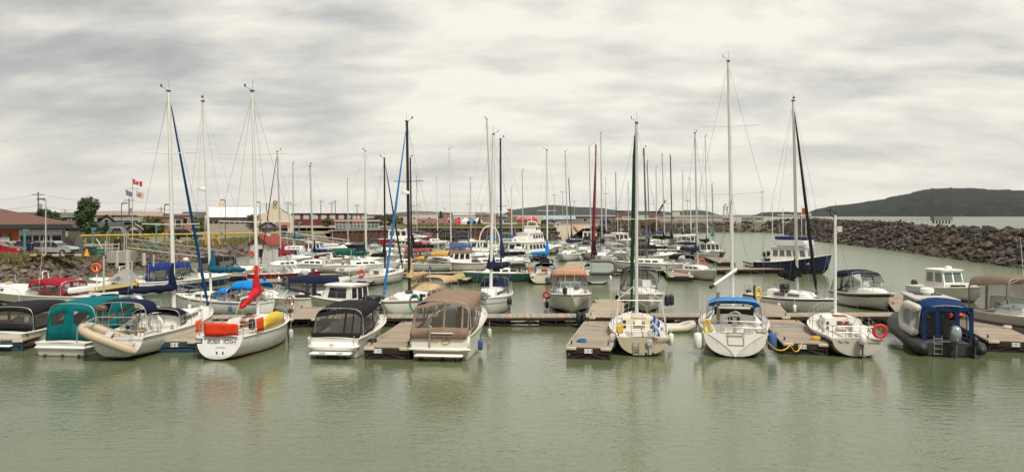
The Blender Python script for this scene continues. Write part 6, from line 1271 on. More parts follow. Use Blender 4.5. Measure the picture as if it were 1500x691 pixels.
# ---------------------------------------------------------------- town behind the quay
def building(label, px0, px1, d, zg, ze, dep, wall, roof='gable', zr=None, roofc=(.10, .07, .055), ov=.4, wins=(), doors=(), yaw=None, name='building', cat='building', winc=None, framec=(.6, .6, .58), ridge='x', chimney=None, grp=None):
    x0, x1 = X(px0, d), X(px1, d); va = math.degrees(math.atan(((px0 + px1) / 2 - 750) / F)) if yaw is None else yaw
    yaw = va * .9; w_ = (x1 - x0) * math.cos(R(va)); t = thing(name, label, cat, ((x0 + x1) / 2, d, zg), yaw, grp); h = ze - zg; zr = (zr if zr is not None else ze + 1) - zg
    MB().box((0, dep / 2, h / 2 - .2), (w_, dep, h + .4)).build('wall', paint(wall, .85, 0, .12, .7), t, smooth=False)
    m = MB(); a, b = w_ / 2 + ov, dep / 2 + ov; c = dep / 2; rm = paint(roofc, .85, 0, .2, 1.5)
    if roof == 'flat': m.box((0, c, h + .15), (2 * a, 2 * b, .3))
    elif roof == 'gable':
        if ridge == 'x': R_ = [(-a, c, zr), (a, c, zr)]; E = [(-a, c - b, h - .05), (a, c - b, h - .05), (a, c + b, h - .05), (-a, c + b, h - .05)]; m.add(E + R_, [(0, 1, 5, 4), (2, 3, 4, 5), (3, 0, 4), (1, 2, 5), (0, 3, 2, 1)])
        else: R_ = [(0, c - b, zr), (0, c + b, zr)]; E = [(-a, c - b, h - .05), (a, c - b, h - .05), (a, c + b, h - .05), (-a, c + b, h - .05)]; m.add(E + R_, [(0, 4, 5, 3), (1, 2, 5, 4), (2, 3, 5), (0, 3, 2, 1)]); 
    elif roof == 'hip':
        q = min(a, b); R_ = [(-a + q, c, zr), (a - q, c, zr)] if a > b else [(0, c - b + q, zr), (0, c + b - q, zr)]
        E = [(-a, c - b, h - .05), (a, c - b, h - .05), (a, c + b, h - .05), (-a, c + b, h - .05)]
        m.add(E + R_, [(0, 1, 5, 4), (2, 3, 4, 5), (3, 0, 4), (1, 2, 5), (0, 3, 2, 1)] if a > b else [(0, 4, 5, 3), (1, 2, 5, 4), (0, 1, 4), (2, 3, 5), (0, 3, 2, 1)])
    rf = m.build('roof', rm, t, smooth=False)
    if roof == 'gable' and ridge == 'y':
        MB().add([(-w_ / 2, -.01, h - .1), (w_ / 2, -.01, h - .1), (0, -.01, zr - .15)], [(0, 1, 2)]).build('gable', paint(wall, .85, 0, .12, .7), t, smooth=False)
    elif roof == 'gable':
        for sg in (-1, 1): MB().add([(sg * (w_ / 2 + .01), 0, h - .1), (sg * (w_ / 2 + .01), dep, h - .1), (sg * (w_ / 2 + .01), dep / 2, zr - .15)], [(0, 1, 2)]).build('gable', paint(wall, .85, 0, .12, .7), t, smooth=False)
    for (u, z, ww, hh) in wins:
        f = MB().box(((u - .5) * w_, -.03, z), (ww + .16, .06, hh + .16)).build('window', paint(framec, .6), t, smooth=False)
        MB().box(((u - .5) * w_, -.075, z), (ww, .03, hh)).build('pane', winc or DARKWIN, f, smooth=False)
    for (u, ww, hh, c_) in doors: MB().box(((u - .5) * w_, -.04, hh / 2), (ww, .08, hh)).build('door', paint(c_, .6), t, smooth=False)
    if chimney: MB().box((chimney * w_, c, zr + .2), (.5, .5, 1.2)).build('chimney', paint((.25, .12, .09), .9), rf, smooth=False)
    return t
# harbour office: brown hip roof, orange front, white glazed end
d = 95; x1 = X(91, d); x0 = x1 - 27; ob_ = thing('harbour_office', 'low harbour office with a brown hip roof, orange front and white glazed end', 'building', (x1, d, LZ), -27)
MB().box((-13.5, 7, 1.4), (27, 14, 3.2)).build('wall', paint((.14, .125, .11), .85, 0, .1, 1), ob_, smooth=False)
a, b = 1.0, 1.0
m = MB(); E = [(-28, -b, 3.15), (a, -b, 3.15), (a, 15, 3.15), (-28, 15, 3.15)]; Rr = [(-20, 7, 5.3), (-8, 7, 5.3)]
m.add(E + Rr, [(0, 1, 5, 4), (1, 2, 5), (2, 3, 4, 5), (3, 0, 4)]); rf = m.build('roof', paint((.15, .075, .055), .95, 0, .22, 2.5, .4, 30), ob_, smooth=False)
MB().box((-13.5, -b - .03, 2.95), (29.2, .12, .5)).build('fascia', paint((.035, .035, .035), .6), rf, smooth=False); MB().box((-13.5, 7, 2.9), (28.6, 15.6, .08)).build('soffit', paint((.05, .045, .04), .7), rf, smooth=False)
of = paint((.52, .13, .035), .6, 0, .12, 1.5)
MB().box((-17.6, -.08, 1.3), (26.6, .16, 2.8)).build('orange_front', of, ob_, smooth=False)
for (u0, u1) in ((-7.95, -5.9), (-5.35 + 0, -5.0), (-10.9, -8.9), (-14, -12), (-18, -15.5)):
    MB().box(((u0 + u1) / 2, -.18, 1.15), (u1 - u0, .05, 2.2)).build('window', DARKWIN, ob_, smooth=False)
MB().box((-5.6, -.26, 1.1), (.9, .05, 1.4)).build('poster_board', paint((.65, .65, .62), .6), ob_, smooth=False)
sgn = MB().box((-2.15, -.16, 2.35), (4.25, .28, .46)).build('sign_board', paint((.72, .72, .68), .5, 0, .04), ob_, smooth=False)
lettering('PORT  V', .24, (-3.45, -.315, 2.35), (R(90), 0, 0), paint((.25, .25, .27), .6), sgn); lettering('MARINA', .16, (-2.2, -.315, 2.33), (R(90), 0, 0), paint((.45, .38, .35), .6), sgn); lettering('RESTAURATION', .2, (-.95, -.315, 2.35), (R(90), 0, 0), paint((.28, .32, .38), .6), sgn)
MB().box((-2.15, -.1, 1.05), (4.25, .2, 2.1)).build('glazed_front', paint((.62, .62, .60), .6), ob_, smooth=False)
for k, (u, ww) in enumerate(((-3.98, .35), (-3.4, .75), (-2.6, .55), (-1.85, .62), (-1.35, .22), (-.62, .7), (-.2, .25))): MB().box((u, -.22, 1.3), (ww, .05, 1.25)).build('window', DARKWIN, ob_, smooth=False)
m = MB()
for x in (-9.6, -5.0, -4.2, -8.0):
    m.tube([(x, -2.4, .9), (x + .9, -.4, 1.4)], .04, 5).tube([(x, -2.4, 0), (x, -2.4, .9)], .04, 5)
m.tube([(-4, -1.6, .9), (1.8, -1.6, .9)], .03, 5).tube([(-4, -1.6, .5), (1.8, -1.6, .5)], .03, 5)
for k in range(7): m.tube([(-4 + k * .96, -1.6, 0), (-4 + k * .96, -1.6, .9)], .03, 5)
m.build('hand_rail', paint((.6, .6, .58), .5), ob_)
# cars
def car(label, px, d, hd, col, kind='wagon', L=4.6, grp=None, z=LZ, name='parked_car'):
    t = thing(name, label, 'car', (X(px, d), d, z), hd, grp); w_ = .88
    top = {'wagon': 1.5, 'sedan': 1.42, 'suv': 1.75, 'van': 1.85}[kind]
    prof = {'wagon': [(-2.3, .35), (-2.32, .9), (-2.2, 1.0), (-1.9, top - .06), (-1.5, top), (.3, top), (1.15, .98), (2.1, .86), (2.3, .65), (2.3, .35)],
            'sedan': [(-2.3, .35), (-2.32, .9), (-2.1, 1.0), (-1.5, 1.02), (-.8, top), (.3, top), (1.1, .98), (2.1, .84), (2.3, .6), (2.3, .35)],
            'suv': [(-2.3, .4), (-2.32, 1.1), (-2.15, top - .05), (-1.9, top), (.45, top), (1.05, 1.15), (2.15, 1.05), (2.3, .7), (2.3, .4)],
            'van': [(-2.4, .4), (-2.42, 1.1), (-2.3, top - .05), (-2.0, top), (.6, top), (1.5, 1.1), (2.3, .95), (2.4, .7), (2.4, .4)]}[kind]
    k = L / 4.6; rows = []
    for x, q in ((-w_, .0), (-w_, .0), (-w_ * .97, .0), (w_ * .97, 0), (w_, 0)): pass
    def ring_(x, ins): return [(x * (1 - .16 * max(0, (z_ - .95) / (top - .95)) * 1), y * k * ins, z_) for y, z_ in prof]
    rows = [ring_(-w_ * .96, .985), ring_(-w_, 1), ring_(w_, 1), ring_(w_ * .96, .985)]
    m = MB().grid(rows, closed=True); n = len(prof); m.f += [tuple(reversed(range(n))), tuple(range(3 * n, 4 * n))]; m.m += [0, 0]
    body = m.build('body', paint(col, .25, .3, .05), t, ang=25)
    g = DARKWIN; zt, zb = top - .1, .98 if kind in ('wagon', 'sedan') else 1.12
    ys = [(-1.85, -.95), (-.88, .1), (.16, .78)] if kind != 'sedan' else [(-1.15, -.35), (-.28, .6)]
    for sg in (-1, 1):
        for a, b in ys:
            xo = lambda z_: sg * (w_ * (1 - .16 * max(0, (z_ - .95) / (top - .95))) + .012); sh = -.28 if b > .5 else 0
            MB().add([(xo(zb), a * k, zb), (xo(zb), b * k + (.2 if b > .5 else 0), zb), (xo(zt), (b + sh) * k, zt), (xo(zt), a * k + .1, zt)], [(0, 1, 2, 3)]).build('side_window', g, body, smooth=False)
    MB().add([(-.72, .42 * k, zt + .01), (.72, .42 * k, zt + .01), (.82, 1.12 * k, zb + .06), (-.82, 1.12 * k, zb + .06)], [(0, 1, 2, 3)]).build('windscreen', g, body, smooth=False)
    for sy in (-1.4, 1.4):
        for sg in (-1, 1):
            wh = torus((sg * .82, sy * k, .33), .22, .11, 16, 'X').build('wheel', RUBBER, t); MB().tube([(sg * .80, sy * k, .33), (sg * .90, sy * k, .33)], .2, 12).build('rim', paint((.45, .45, .45), .4, .5), wh)
    for sg in (-1, 1):
        MB().rbox((sg * .68, 2.22 * k, .72), (.34, .14, .14), .04).build('headlight', paint((.6, .6, .58), .2), t); MB().rbox((sg * .76, -2.28 * k, .85), (.16, .1, .3), .03).build('tail_light', paint((.35, .02, .02), .3), t)
    MB().box((0, 2.31 * k, .5), (1.5, .04, .18)).build('bumper', BLACK, t, smooth=False)
    return t
car('silver estate car parked with its nose to the right beside the dark stone', 79, 87.5, 92, (.42, .43, .42))
car('silver green saloon car at the left in front of the orange wall', 14, 88.5, 90, (.35, .40, .38), 'sedan')
car('bright red car cut off by the left edge of the car park', -4, 84, 80, (.45, .01, .015), 'sedan')
car('dark blue car between the two silver cars', 42, 89.5, 95, (.02, .03, .07), 'sedan')
car('dark blue minivan parked by the small white cabin', 216, 170, 95, (.01, .02, .06), 'van', 5)
car('black pickup shaped car parked below the white hall', 272, 142, 90, (.015, .015, .017), 'suv', 5.2)
car('dark sport utility car farther back behind the office', 57, 96 - 6.5, 60, (.03, .04, .06), 'wagon')
def pole_lamp(label, px, d, z0, ztop, col=None, head='side', name='street_lamp', cat='street lamp', side=-1, r=.09):
    t = thing(name, label, cat, (X(px, d), d, z0)); h = ztop - z0; c = col or paint((.50, .46, .42), .6)
    MB().tube([(0, 0, 0), (0, 0, h)], [r, r * .6], 8).build('pole', c, t)
    if head == 'side': MB().rbox((side * .5, 0, h + .05), (.8, .35, .18), .06).tube([(0, 0, h - .15), (side * .3, 0, h)], .05, 5).build('lamp_head', paint((.16, .17, .16), .5), t)
    elif head == 'T':
        MB().box((0, 0, h), (1.8, .15, .12)).build('cross_arm', c, t, smooth=False)
        for x in (-.8, 0, .8): MB().rbox((x, 0, h + .15), (.4, .35, .22), .05).build('lamp_head', paint((.35, .35, .33), .5), t)
    elif head == 'ring': MB().tube([(0, 0, h - .3), (0, 0, h - .2), (0, 0, h), (0, 0, h + .1)], [.3, 1.0, 1.0, .3], 12).build('lamp_head', paint((.4, .4, .38), .5), t)
    return t
def utility(label, px, d, z0, ztop, arm=True, tr=False):
    t = thing('utility_pole', label, 'utility pole', (X(px, d), d, z0)); h = ztop - z0; wd = paint((.16, .12, .09), .9)
    MB().tube([(0, 0, 0), (0, 0, h)], [.16, .11], 7).build('pole', wd, t)
    if arm: MB().box((0, 0, h - .5), (2.4, .12, .14)).build('cross_arm', wd, t, smooth=False)
    if tr: MB().tube([(.4, 0, h - 3.2), (.4, 0, h - 3.1), (.4, 0, h - 2.2), (.4, 0, h - 2.1)], [.1, .28, .28, .1], 10).build('transformer', paint((.3, .32, .32), .5), t)
    return t
pole_lamp('pale street lamp standing in front of the harbour office', 67, 86, LZ, ZZ(292, 86), head='side', side=-1)
pole_lamp('brown street lamp between the tree and the flagpoles', 178, 120, LZ, ZZ(298, 120), paint((.1, .08, .07), .7), side=1)
pole_lamp('brown street lamp right of the three flags', 241, 125, LZ, ZZ(300, 125), paint((.12, .09, .08), .7), side=1)
pole_lamp('dark street lamp in front of the left gable of the white hall', 330, 150, LZ, ZZ(293, 150), paint((.07, .05, .05), .7), side=-1)
pole_lamp('dark street lamp in front of the right gable of the white hall', 381, 155, LZ, ZZ(296, 155), paint((.07, .05, .05), .7), side=-1)
utility('tall wooden utility pole behind the harbour office', 56, 150, LZ, ZZ(281, 150), True, True)
utility('small distant utility pole left of the big tree', 95, 260, LZ, ZZ(307, 260))
utility('utility pole behind the flags with three cross arms', 189, 180, LZ, ZZ(290, 180), True, True)
utility('utility pole right of the second brown street lamp', 236, 230, LZ, ZZ(303, 230))
for k, (px, top) in enumerate(((422, 295), (430, 298), (486, 296), (491, 293), (523, 299), (470, 293), (390, 297))): utility(['utility pole just right of the white hall', 'second utility pole right of the white hall', 'left pole of the pair above the red brick building', 'right pole of the pair above the red brick building', 'lone utility pole at the right end of the brick building', 'slim pole above the middle of the brick building', 'cross armed pole above the roof of the white hall'][k], px, 290, 3, ZZ(top, 290))
# flags
fp = thing('flagpole', 'white mast with yard arms flying a red maple leaf flag and two pale flags', 'flagpole', (X(194, 118), 118, LZ))
hz_ = ZZ(261, 118) - LZ
MB().tube([(0, 0, 0), (0, 0, hz_)], [.09, .04], 7).tube([(-.8, 0, hz_ - 1.4), (.9, 0, hz_ - 1.5)], .04, 5).build('pole', paint((.40, .34, .32), .6), fp); MB().rbox((0, 0, .3), (.7, .5, .7), .2).build('base', BLACK, fp)
def flag(par, x, y, z, wd, hh, cols, leaf=None):
    m = MB(); n = 9
    rows = [[(x + u * wd / 8, y + .10 * math.sin(u * .9 + v * .5), z - v * hh / 4 - u * .05) for u in range(n)] for v in range(5)]
    o = None
    for k, (a, b, c) in enumerate(cols):
        q = MB().grid(rows, mask=lambda i, j: a <= j < b).build('flag' if o is None else 'flag_field', paint(c, .75), o or par)
        o = o or q
    if leaf: 
        c = Vector((x + wd / 2, y - .14, z - hh / 2 - .2)); L_ = [(0, .5), (.12, .28), (.25, .34), (.2, .1), (.4, .18), (.46, .05), (.2, -.2), (.22, -.28), (.03, -.25), (.03, -.45), (-.03, -.45), (-.03, -.25), (-.22, -.28), (-.2, -.2), (-.46, .05), (-.4, .18), (-.2, .1), (-.25, .34), (-.12, .28)]
        MB().add([c + Vector((a * hh * .8, 0, b * hh * .8)) for a, b in L_], [tuple(range(len(L_)))]).build('maple_leaf', paint(leaf, .7), o, smooth=False)
REDF, WHF = (.55, .02, .03), (.72, .70, .68)
flag(fp, .05, 0, hz_ - .1, 1.3, .75, [(0, 2, REDF), (2, 6, WHF), (6, 8, REDF)], REDF)
flag(fp, -1.0, 0, hz_ - 1.6, .9, .75, [(0, 8, (.22, .20, .25))]); flag(fp, .45, 0, hz_ - 1.7, 1.1, .9, [(0, 8, (.62, .55, .52))], (.5, .2, .1))
# standing stones, posts, barrier, small items on the lawn
for k, (px, py0, py1, wd, lb) in enumerate(((101, 366, 340, 1.3, 'dark rounded standing stone like an upturned hull'), (116, 366, 338, 1.0, 'grey standing stone with notched wavy edges'), (84, 357, 340, .7, 'pale leaning sliver of standing stone by the silver car'))):
    d = 90; t = MB(); hgt = (py0 - py1) / F * d; rows = []
    for i in range(10):
        u = i / 9; ww = wd * (1 - u ** 2.6) ** .6 * (1 + (.14 * math.sin(u * 22) if k == 1 else 0)); ww = max(ww, .05); dx = .25 * u if k == 2 else 0
        rows.append([(x * ww * .5 + dx - (.3 * (1 - u) if k == 2 else 0), y, u * hgt) for x, y in ((-1, -.16), (1, -.16), (1, .16), (-1, .16))])
    tag(t.grid(rows, closed=True, caps=True).build('standing_stone', paint(((.055, .05, .045), (.14, .12, .11), (.22, .20, .18))[k], .9, 0, .3, 3, .5), None, smooth=False, loc=(X(px, d), d, LZ - .05)), lb, 'standing stone')
TEALP = paint((.10, .26, .24), .6)
for k, (px, d, top) in enumerate(((36, 84, 336), (136, 98, 334), (229, 103, 329), (113 + 325, 140, 325))):
    tag(MB().tube([(0, 0, 0), (0, 0, ZZ(top, d) - LZ)], .11, 8).box((.15, 0, ZZ(top, d) - LZ - .1), (.5, .2, .25)).build('bollard_light', TEALP, None, loc=(X(px, d), d, LZ)), ['teal lamp post by the edge of the car park', 'teal lamp post left of the gangway gate', 'teal lamp post right of the gangway gate', 'far teal lamp post on the lawn near the hall'][k], 'lamp post', 'teal lamp posts')
br = thing('barrier', 'long yellow horizontal barrier beam on grey trestles across the lawn', 'barrier', (X(118, 106), 106, LZ))
a = Vector((0, 0, ZZ(345, 106) - LZ)); b = Vector((X(408, 124) - X(118, 106), 18, ZZ(341, 124) - LZ))
MB().tube([a, b], .12, 6).build('beam', paint((.62, .38, .03), .5), br)
for k in range(7): p = lerp(a, b, k / 6); MB().tube([(p.x, p.y, 0), tuple(p - Vector((0, 0, .1)))], .06, 5).build('trestle', paint((.42, .42, .40), .6), br)
br = thing('rack', 'three slanted yellow timbers leaning on a grey rail below the hall', 'rack', (X(312, 118), 118, LZ))
for k in range(3): MB().box((-1 + k * .85, 0, .8), (.22, .2, 1.7), mat=Matrix.Rotation(R(-14 * k), 4, 'Y')).build('timber', paint((.55, .30, .04), .6), br, smooth=False)
MB().tube([(-3, 0, 1.6), (2.4, 0, 1.95)], .1, 6).build('rail', paint((.4, .4, .4), .6), br)
tag(MB().tube([(0, 0, z) for z in (0, .05, .7, .75)], [.3, .28, .05, .03], 10).build('traffic_cone', paint((.70, .28, .01), .6), None, loc=(X(127, 86), 86, LZ)), 'orange traffic cone at the edge of the grass by the gangway', 'traffic cone')
for k, (px, d, c, s_) in enumerate(((133, 88, (.02, .06, .06), (1.0, .7, .8)), (143, 90, (.04, .22, .18), (1.3, .7, .5)), (44, 86, (.012, .02, .06), (.6, .5, 1.2)), (222, 108, (.05, .24, .20), (1.6, .7, .4)))):
    tag(MB().rbox((0, 0, s_[2] / 2), s_, .08).rbox((0, -.02, s_[2] + .04), (s_[0] * 1.05, s_[1] * 1.1, .08), .03).build('storage_box', paint(c, .5), None, loc=(X(px, d), d, LZ)), ['dark box beside the traffic cone', 'teal lidded box right of the traffic cone', 'tall navy bin standing beside the silver cars', 'low teal lidded box by the road beyond the gangway'][k], 'storage box')
for k, px in enumerate((3, 20, 52, 66, 79, 99, 107)):
    tag(MB().rbox((0, 0, .12), (1.7, .3, .26), .06).build('parking_kerb', paint((.45, .36, .27), .85, 0, .2, 2), None, loc=(X(px, 84.5), 84.5, LZ)), 'pale concrete wheel stop along the front edge of the car park', 'wheel stop', 'wheel stops of the car park')
# wooden ramp rails beside the gate
fr = thing('fence', 'grey timber railing with sloping ends between the stones and the gate', 'fence', (X(135, 93), 93, LZ)); m = MB()
for i in range(9): m.box((-3 + i * .75, 0, .55), (.08, .08, 1.1 + (.5 if i in (2, 3, 5, 6) else 0)))
for z in (.5, .95): m.box((0, 0, z), (6.2, .06, .1))
m.tube([(-1.6, -.4, .1), (-.5, -.3, 1.6)], .06, 4).tube([(1.6, -.4, .1), (.6, -.3, 1.6)], .06, 4); m.build('railing', paint((.50, .49, .46), .7), fr, smooth=False)

# trees and shrubs
def leaves(mb, c, rad, n, r, size=.16):
    for i in range(n):
        v = Vector((r.gauss(0, 1), r.gauss(0, 1), r.gauss(0, 1))).normalized() * (r.random() ** .45); p = Vector(c) + Vector((v.x * rad[0], v.y * rad[1], v.z * rad[2]))
        a = Vector((r.gauss(0, 1), r.gauss(0, 1), r.gauss(0, 1))).normalized(); b = a.orthogonal().normalized(); s_ = size * r.uniform(.6, 1.5)
        mb.add([p - a * s_, p - b * s_ * .6, p + a * s_, p + b * s_ * .6], [(0, 1, 2, 3)])
def tree(label, px, d, z0, hgt, wd, cols, seed=1, n=2600, conif=False, trunk=.25, cat='tree', name='tree', size=.2, sparse=1.0, grp=None, low=.22):
    r = random.Random(seed); t = thing(name, label, cat, (X(px, d), d, z0), 0, grp); tm = paint((.09, .07, .05), .9, 0, .3, 3); m = MB()
    m.tube([(0, 0, -.2), (.05, 0, hgt * .3), (-.05, .05, hgt * .7), (0, 0, hgt * .93)], [hgt * .03, hgt * .022, hgt * .012, .02], 7)
    cl = MB(); K = 26 if not conif else 16
    for k in range(K):
        if conif: u = k / K; z = hgt * lerp(.1, .98, u); rr = wd / 2 * (1 - u) + .1; a = r.uniform(0, 6.28); c = (math.cos(a) * rr * .4, math.sin(a) * rr * .4, z); rad = (rr * .75, rr * .75, hgt * .07)
        else:
            u = r.random(); z = hgt * lerp(low + .08, .9, u); prof = math.sin(math.pi * (.18 + .72 * u)) ** .7; a = r.uniform(0, 6.28); q = wd / 2 * prof * r.uniform(.25, .85); c = (math.cos(a) * q, math.sin(a) * q, z); s_ = r.uniform(.10, .20); rad = (wd * s_, wd * s_, hgt * s_ * .8)
            m.tube([(0, 0, max(hgt * .15, z - hgt * .25)), (c[0] * .6, c[1] * .6, z - hgt * .06), c], [.09 * hgt / 8, .05 * hgt / 8, .02], 4)
        leaves(cl, c, rad, int(n / K * sparse), r, size)
    m.build('trunk', tm, t); cl.build('crown', island(cols, .8, 0, 1, .25), t, smooth=False); return t
GREEN = ((.022, .045, .018), (.04, .07, .022), (.065, .095, .03), (.03, .055, .02), (.085, .10, .035)); OLIVE = ((.06, .075, .02), (.09, .10, .03), (.12, .11, .035), (.05, .06, .02)); REDL = ((.06, .03, .025), (.10, .05, .04), (.08, .06, .035)); YELL = ((.16, .13, .03), (.11, .11, .03), (.20, .15, .05))
tree('large dense green tree behind the grey houses at the left', 127, 135, LZ, ZZ(289, 135) - LZ, 4.6, GREEN, 3, 5200, size=.17)
tree('dark green tree rising just behind the office roof', 63, 145, LZ, ZZ(306, 145) - LZ, 4.2, GREEN, 4, 2400, name='tree')
tree('green tree peeking above the end of the office roof', 76, 155, LZ, ZZ(308, 155) - LZ, 4.2, GREEN, 5, 2400)
tree('small dark conifer in front of the grey gabled house', 157, 130, LZ, ZZ(326, 130) - LZ, 3.0, GREEN, 6, 1500, conif=True)
tree('round yellow green tree beside the dark blue minivan', 222, 165, LZ, ZZ(317, 165) - LZ, 4.6, OLIVE, 7, 2400, low=.1)
tree('second yellow green tree merging with the one by the minivan', 232, 170, LZ, ZZ(319, 170) - LZ, 4.0, OLIVE, 17, 1800, low=.1)
tree('low green shrub tree left of the white hall', 296, 190, LZ, ZZ(318, 190) - LZ, 6.0, OLIVE, 8, 1800, low=.05)
tree('reddish bare twigged tree against the white hall', 371, 175, LZ, ZZ(312, 175) - LZ, 3.6, REDL, 9, 1000, size=.12)
tree('yellow green bush in front of the brick building', 479, 225, 3, ZZ(318, 225) - 3, 3.4, OLIVE, 10, 900, low=.05, size=.25)
tree('reddish brown tree right of the brick building', 556, 235, 3, ZZ(315, 235) - 3, 5.2, REDL, 11, 1200, low=.1, size=.25)
tree('green tree beside the black masts behind the quay wall', 572, 240, 3, ZZ(312, 240) - 3, 4.6, OLIVE, 12, 1400, low=.05, size=.25)
tree('second bushy green tree behind the quay wall', 583, 250, 3, ZZ(317, 250) - 3, 4.6, OLIVE, 13, 1200, low=.05, size=.25)
tree('bushy shrub left of the small brown roofed cabins', 545, 245, 3, ZZ(319, 245) - 3, 4, GREEN, 14, 900, low=.05, size=.25)
tree('tiny conifer on the quay lawn near the white tents', 702, 270, 3, ZZ(320, 270) - 3, 2.0, GREEN, 15, 500, conif=True, size=.2)
tree('tiny dark conifer standing against the sky near the tanks', 646, 330, 3, ZZ(309, 330) - 3, 2.6, GREEN, 16, 500, conif=True, size=.3)
def mound(r, x0, x1, y0, y1, z): return r.uniform(x0, x1), r.uniform(y0, y1), z
tufts('quay_weeds', 'yellow and green weeds along the top edge of the far quay wall', 2600, lambda r: mound(r, -32, 11, 218, 228, 3.0), ((.20, .17, .04), (.13, .14, .04), (.26, .20, .06), (.09, .11, .03)), (.4, 1.0), 21, .09)
tufts('mound_shrubs', 'yellow green bushes covering the rocky mound right of the boat ramp', 2200, lambda r: mound(r, 32, 47, 262, 290, 3.0), ((.22, .17, .05), (.13, .13, .04), (.25, .18, .06), (.09, .10, .03)), (.6, 1.8), 22, .14)
tufts('lawn_shrubs', 'low green hedge plants between the office and the small cabin', 900, lambda r: mound(r, -75, -56, 118, 128, LZ), ((.10, .12, .02), (.15, .14, .03), (.07, .09, .02)), (.4, 1.1), 23, .06)
tufts('barrier_weeds', 'straw coloured tall grass on the bank beside the traffic cone', 500, lambda r: mound(r, -51.5, -49, 80, 92, 1.9), ((.30, .22, .10), (.24, .18, .08), (.14, .13, .04)), (.5, 1.0), 24, .04)

# houses behind the lawn
GREYH = (.16, .16, .165)
building('grey house with a white trimmed gable left of the small white cabin', 140, 172, 165, LZ, ZZ(328, 165), 9, GREYH, 'gable', ZZ(314, 165), (.10, .10, .105), ridge='y', wins=((.5, 2.8, .8, 1.0),), framec=(.65, .65, .63), name='house', cat='house')
building('long grey house wing with a row of dormer windows', 168, 205, 168, LZ, ZZ(325, 168), 9, (.15, .16, .15), 'gable', ZZ(318, 168), (.16, .17, .14), wins=((.2, 2.6, 1.3, 1.0), (.5, 2.6, 1.3, 1.0), (.8, 2.6, 1.3, 1.0)), name='house', cat='house')
building('dark low house front below the grey gable', 100, 178, 150, LZ, ZZ(333, 150), 8, (.09, .09, .09), 'gable', ZZ(326, 150), (.055, .055, .06), name='house', cat='house')
building('pale cream bungalow behind the grey gabled house', 140, 163, 230, LZ, ZZ(315, 230), 8, (.20, .18, .16), 'gable', ZZ(309, 230), (.32, .24, .18), wins=((.3, 3, 1.5, 1), (.7, 3, 1.5, 1)), name='house', cat='house')
building('house with a pale roof behind the flagpoles', 164, 207, 235, LZ, ZZ(315, 235), 8, (.12, .11, .11), 'gable', ZZ(309, 235), (.30, .23, .18), name='house', cat='house')
building('white gabled house with a beige roof right of the flags', 203, 236, 225, LZ, ZZ(316, 225), 9, (.40, .40, .38), 'gable', ZZ(309.5, 225), (.34, .26, .19), name='house', cat='house')
building('small white cabin with a porch near the dark blue minivan', 187, 206, 132, LZ, ZZ(336, 132), 3, (.50, .46, .40), 'gable', ZZ(327, 132), (.45, .43, .40), ridge='y', wins=((.25, 1.1, .5, .9), (.75, 1.1, .5, .9)), doors=((.5, .5, 1.8, (.12, .1, .09)),), winc=DARKWIN, name='cabin', cat='cabin')
building('long terracotta clad building behind the yellow green trees', 205, 268, 200, LZ, ZZ(319, 200), 14, (.26, .15, .10), 'flat', roofc=(.15, .10, .08), ov=.2, wins=((.75, 2.2, 1.2, 1.6), (.9, 2.2, 1.2, 1.6)))
building('pink terracotta block with pale roof corner left of the white hall', 252, 283, 215, LZ, ZZ(315, 215), 12, (.36, .20, .13), 'flat', roofc=(.45, .42, .38), ov=.3, wins=((.3, 2.5, 1.3, 1.6), (.6, 2.5, 1.3, 1.6)))
building('low distant house row left of the big green tree', 84, 120, 240, LZ, ZZ(318, 240), 9, (.13, .12, .12), 'gable', ZZ(313, 240), (.12, .115, .11), wins=((.3, 3, 1.4, 1.1), (.7, 3, 1.4, 1.1)), name='house', cat='house')
building('grey sloping roofed shed behind the left end of the hall', 268, 310, 235, LZ, ZZ(318, 235), 12, (.10, .10, .10), 'gable', ZZ(310, 235), (.08, .08, .085))
# white hall with shaped gables
d = 178; hx0, hx1 = X(304, d), X(378, d); hallh = ZZ(318, d) - LZ; hr = ZZ(303, d) - LZ; dep = 11
hl_ = thing('hall', 'large white roofed hall with cream mission style gables and a dark window band', 'hall', (hx0, d, LZ), -17); w_ = (hx1 - hx0) * .94
MB().box((w_ / 2, dep / 2, hallh / 2), (w_, dep, hallh)).build('wall', paint((.36, .32, .26), .85, 0, .1, .6), hl_, smooth=False)
MB().add([(-.3, -.5, hallh), (w_ + .2, -.5, hallh), (w_ + .2, dep / 2, hr), (-.3, dep / 2, hr), (w_ + .2, dep + .5, hallh), (-.3, dep + .5, hallh)], [(0, 1, 2, 3), (3, 2, 4, 5)]).build('roof', paint((.75, .75, .72), .5, 0, .04), hl_, smooth=False)
MB().box((w_ / 2, -.06, hallh - .55), (w_ * .96, .08, .2)).build('lintel', paint((.2, .18, .16), .8), hl_, smooth=False)
for k in range(9): MB().box((w_ * (k + .6) / 9.4, -.08, hallh - 1.0), (.9, .1, .5)).build('window', DARKWIN, hl_, smooth=False)
def missiongable(x, y0, y1, ax, name):
    m = MB(); P = [(0, 0), (0, hallh + .2), (.28, hallh + (hr - hallh) * .55), (.36, hr + .1), (.385, hr + .8), (.42, hr + .85), (.44, hr + 1.5), (.5, hr + 1.75), (.56, hr + 1.5), (.58, hr + .85), (.615, hr + .8), (.64, hr + .1), (.72, hallh + (hr - hallh) * .55), (1, hallh + .2), (1, 0)]
    f = [(lerp(x[0], x[1], u), lerp(y0, y1, u), z) for u, z in P]; n = len(f); nx, ny = ax
    b = [(p[0] + nx, p[1] + ny, p[2]) for p in f]; m.add(f + b, [tuple(range(n)), tuple(range(2 * n - 1, n - 1, -1))] + [(i, (i + 1) % n, n + (i + 1) % n, n + i) for i in range(n)])
    return m.build(name, paint((.64, .56, .44), .8, 0, .08, .8), hl_, smooth=False)
missiongable((w_, w_ + 7.6), -.6, .2, (0, .35), 'gable'); 
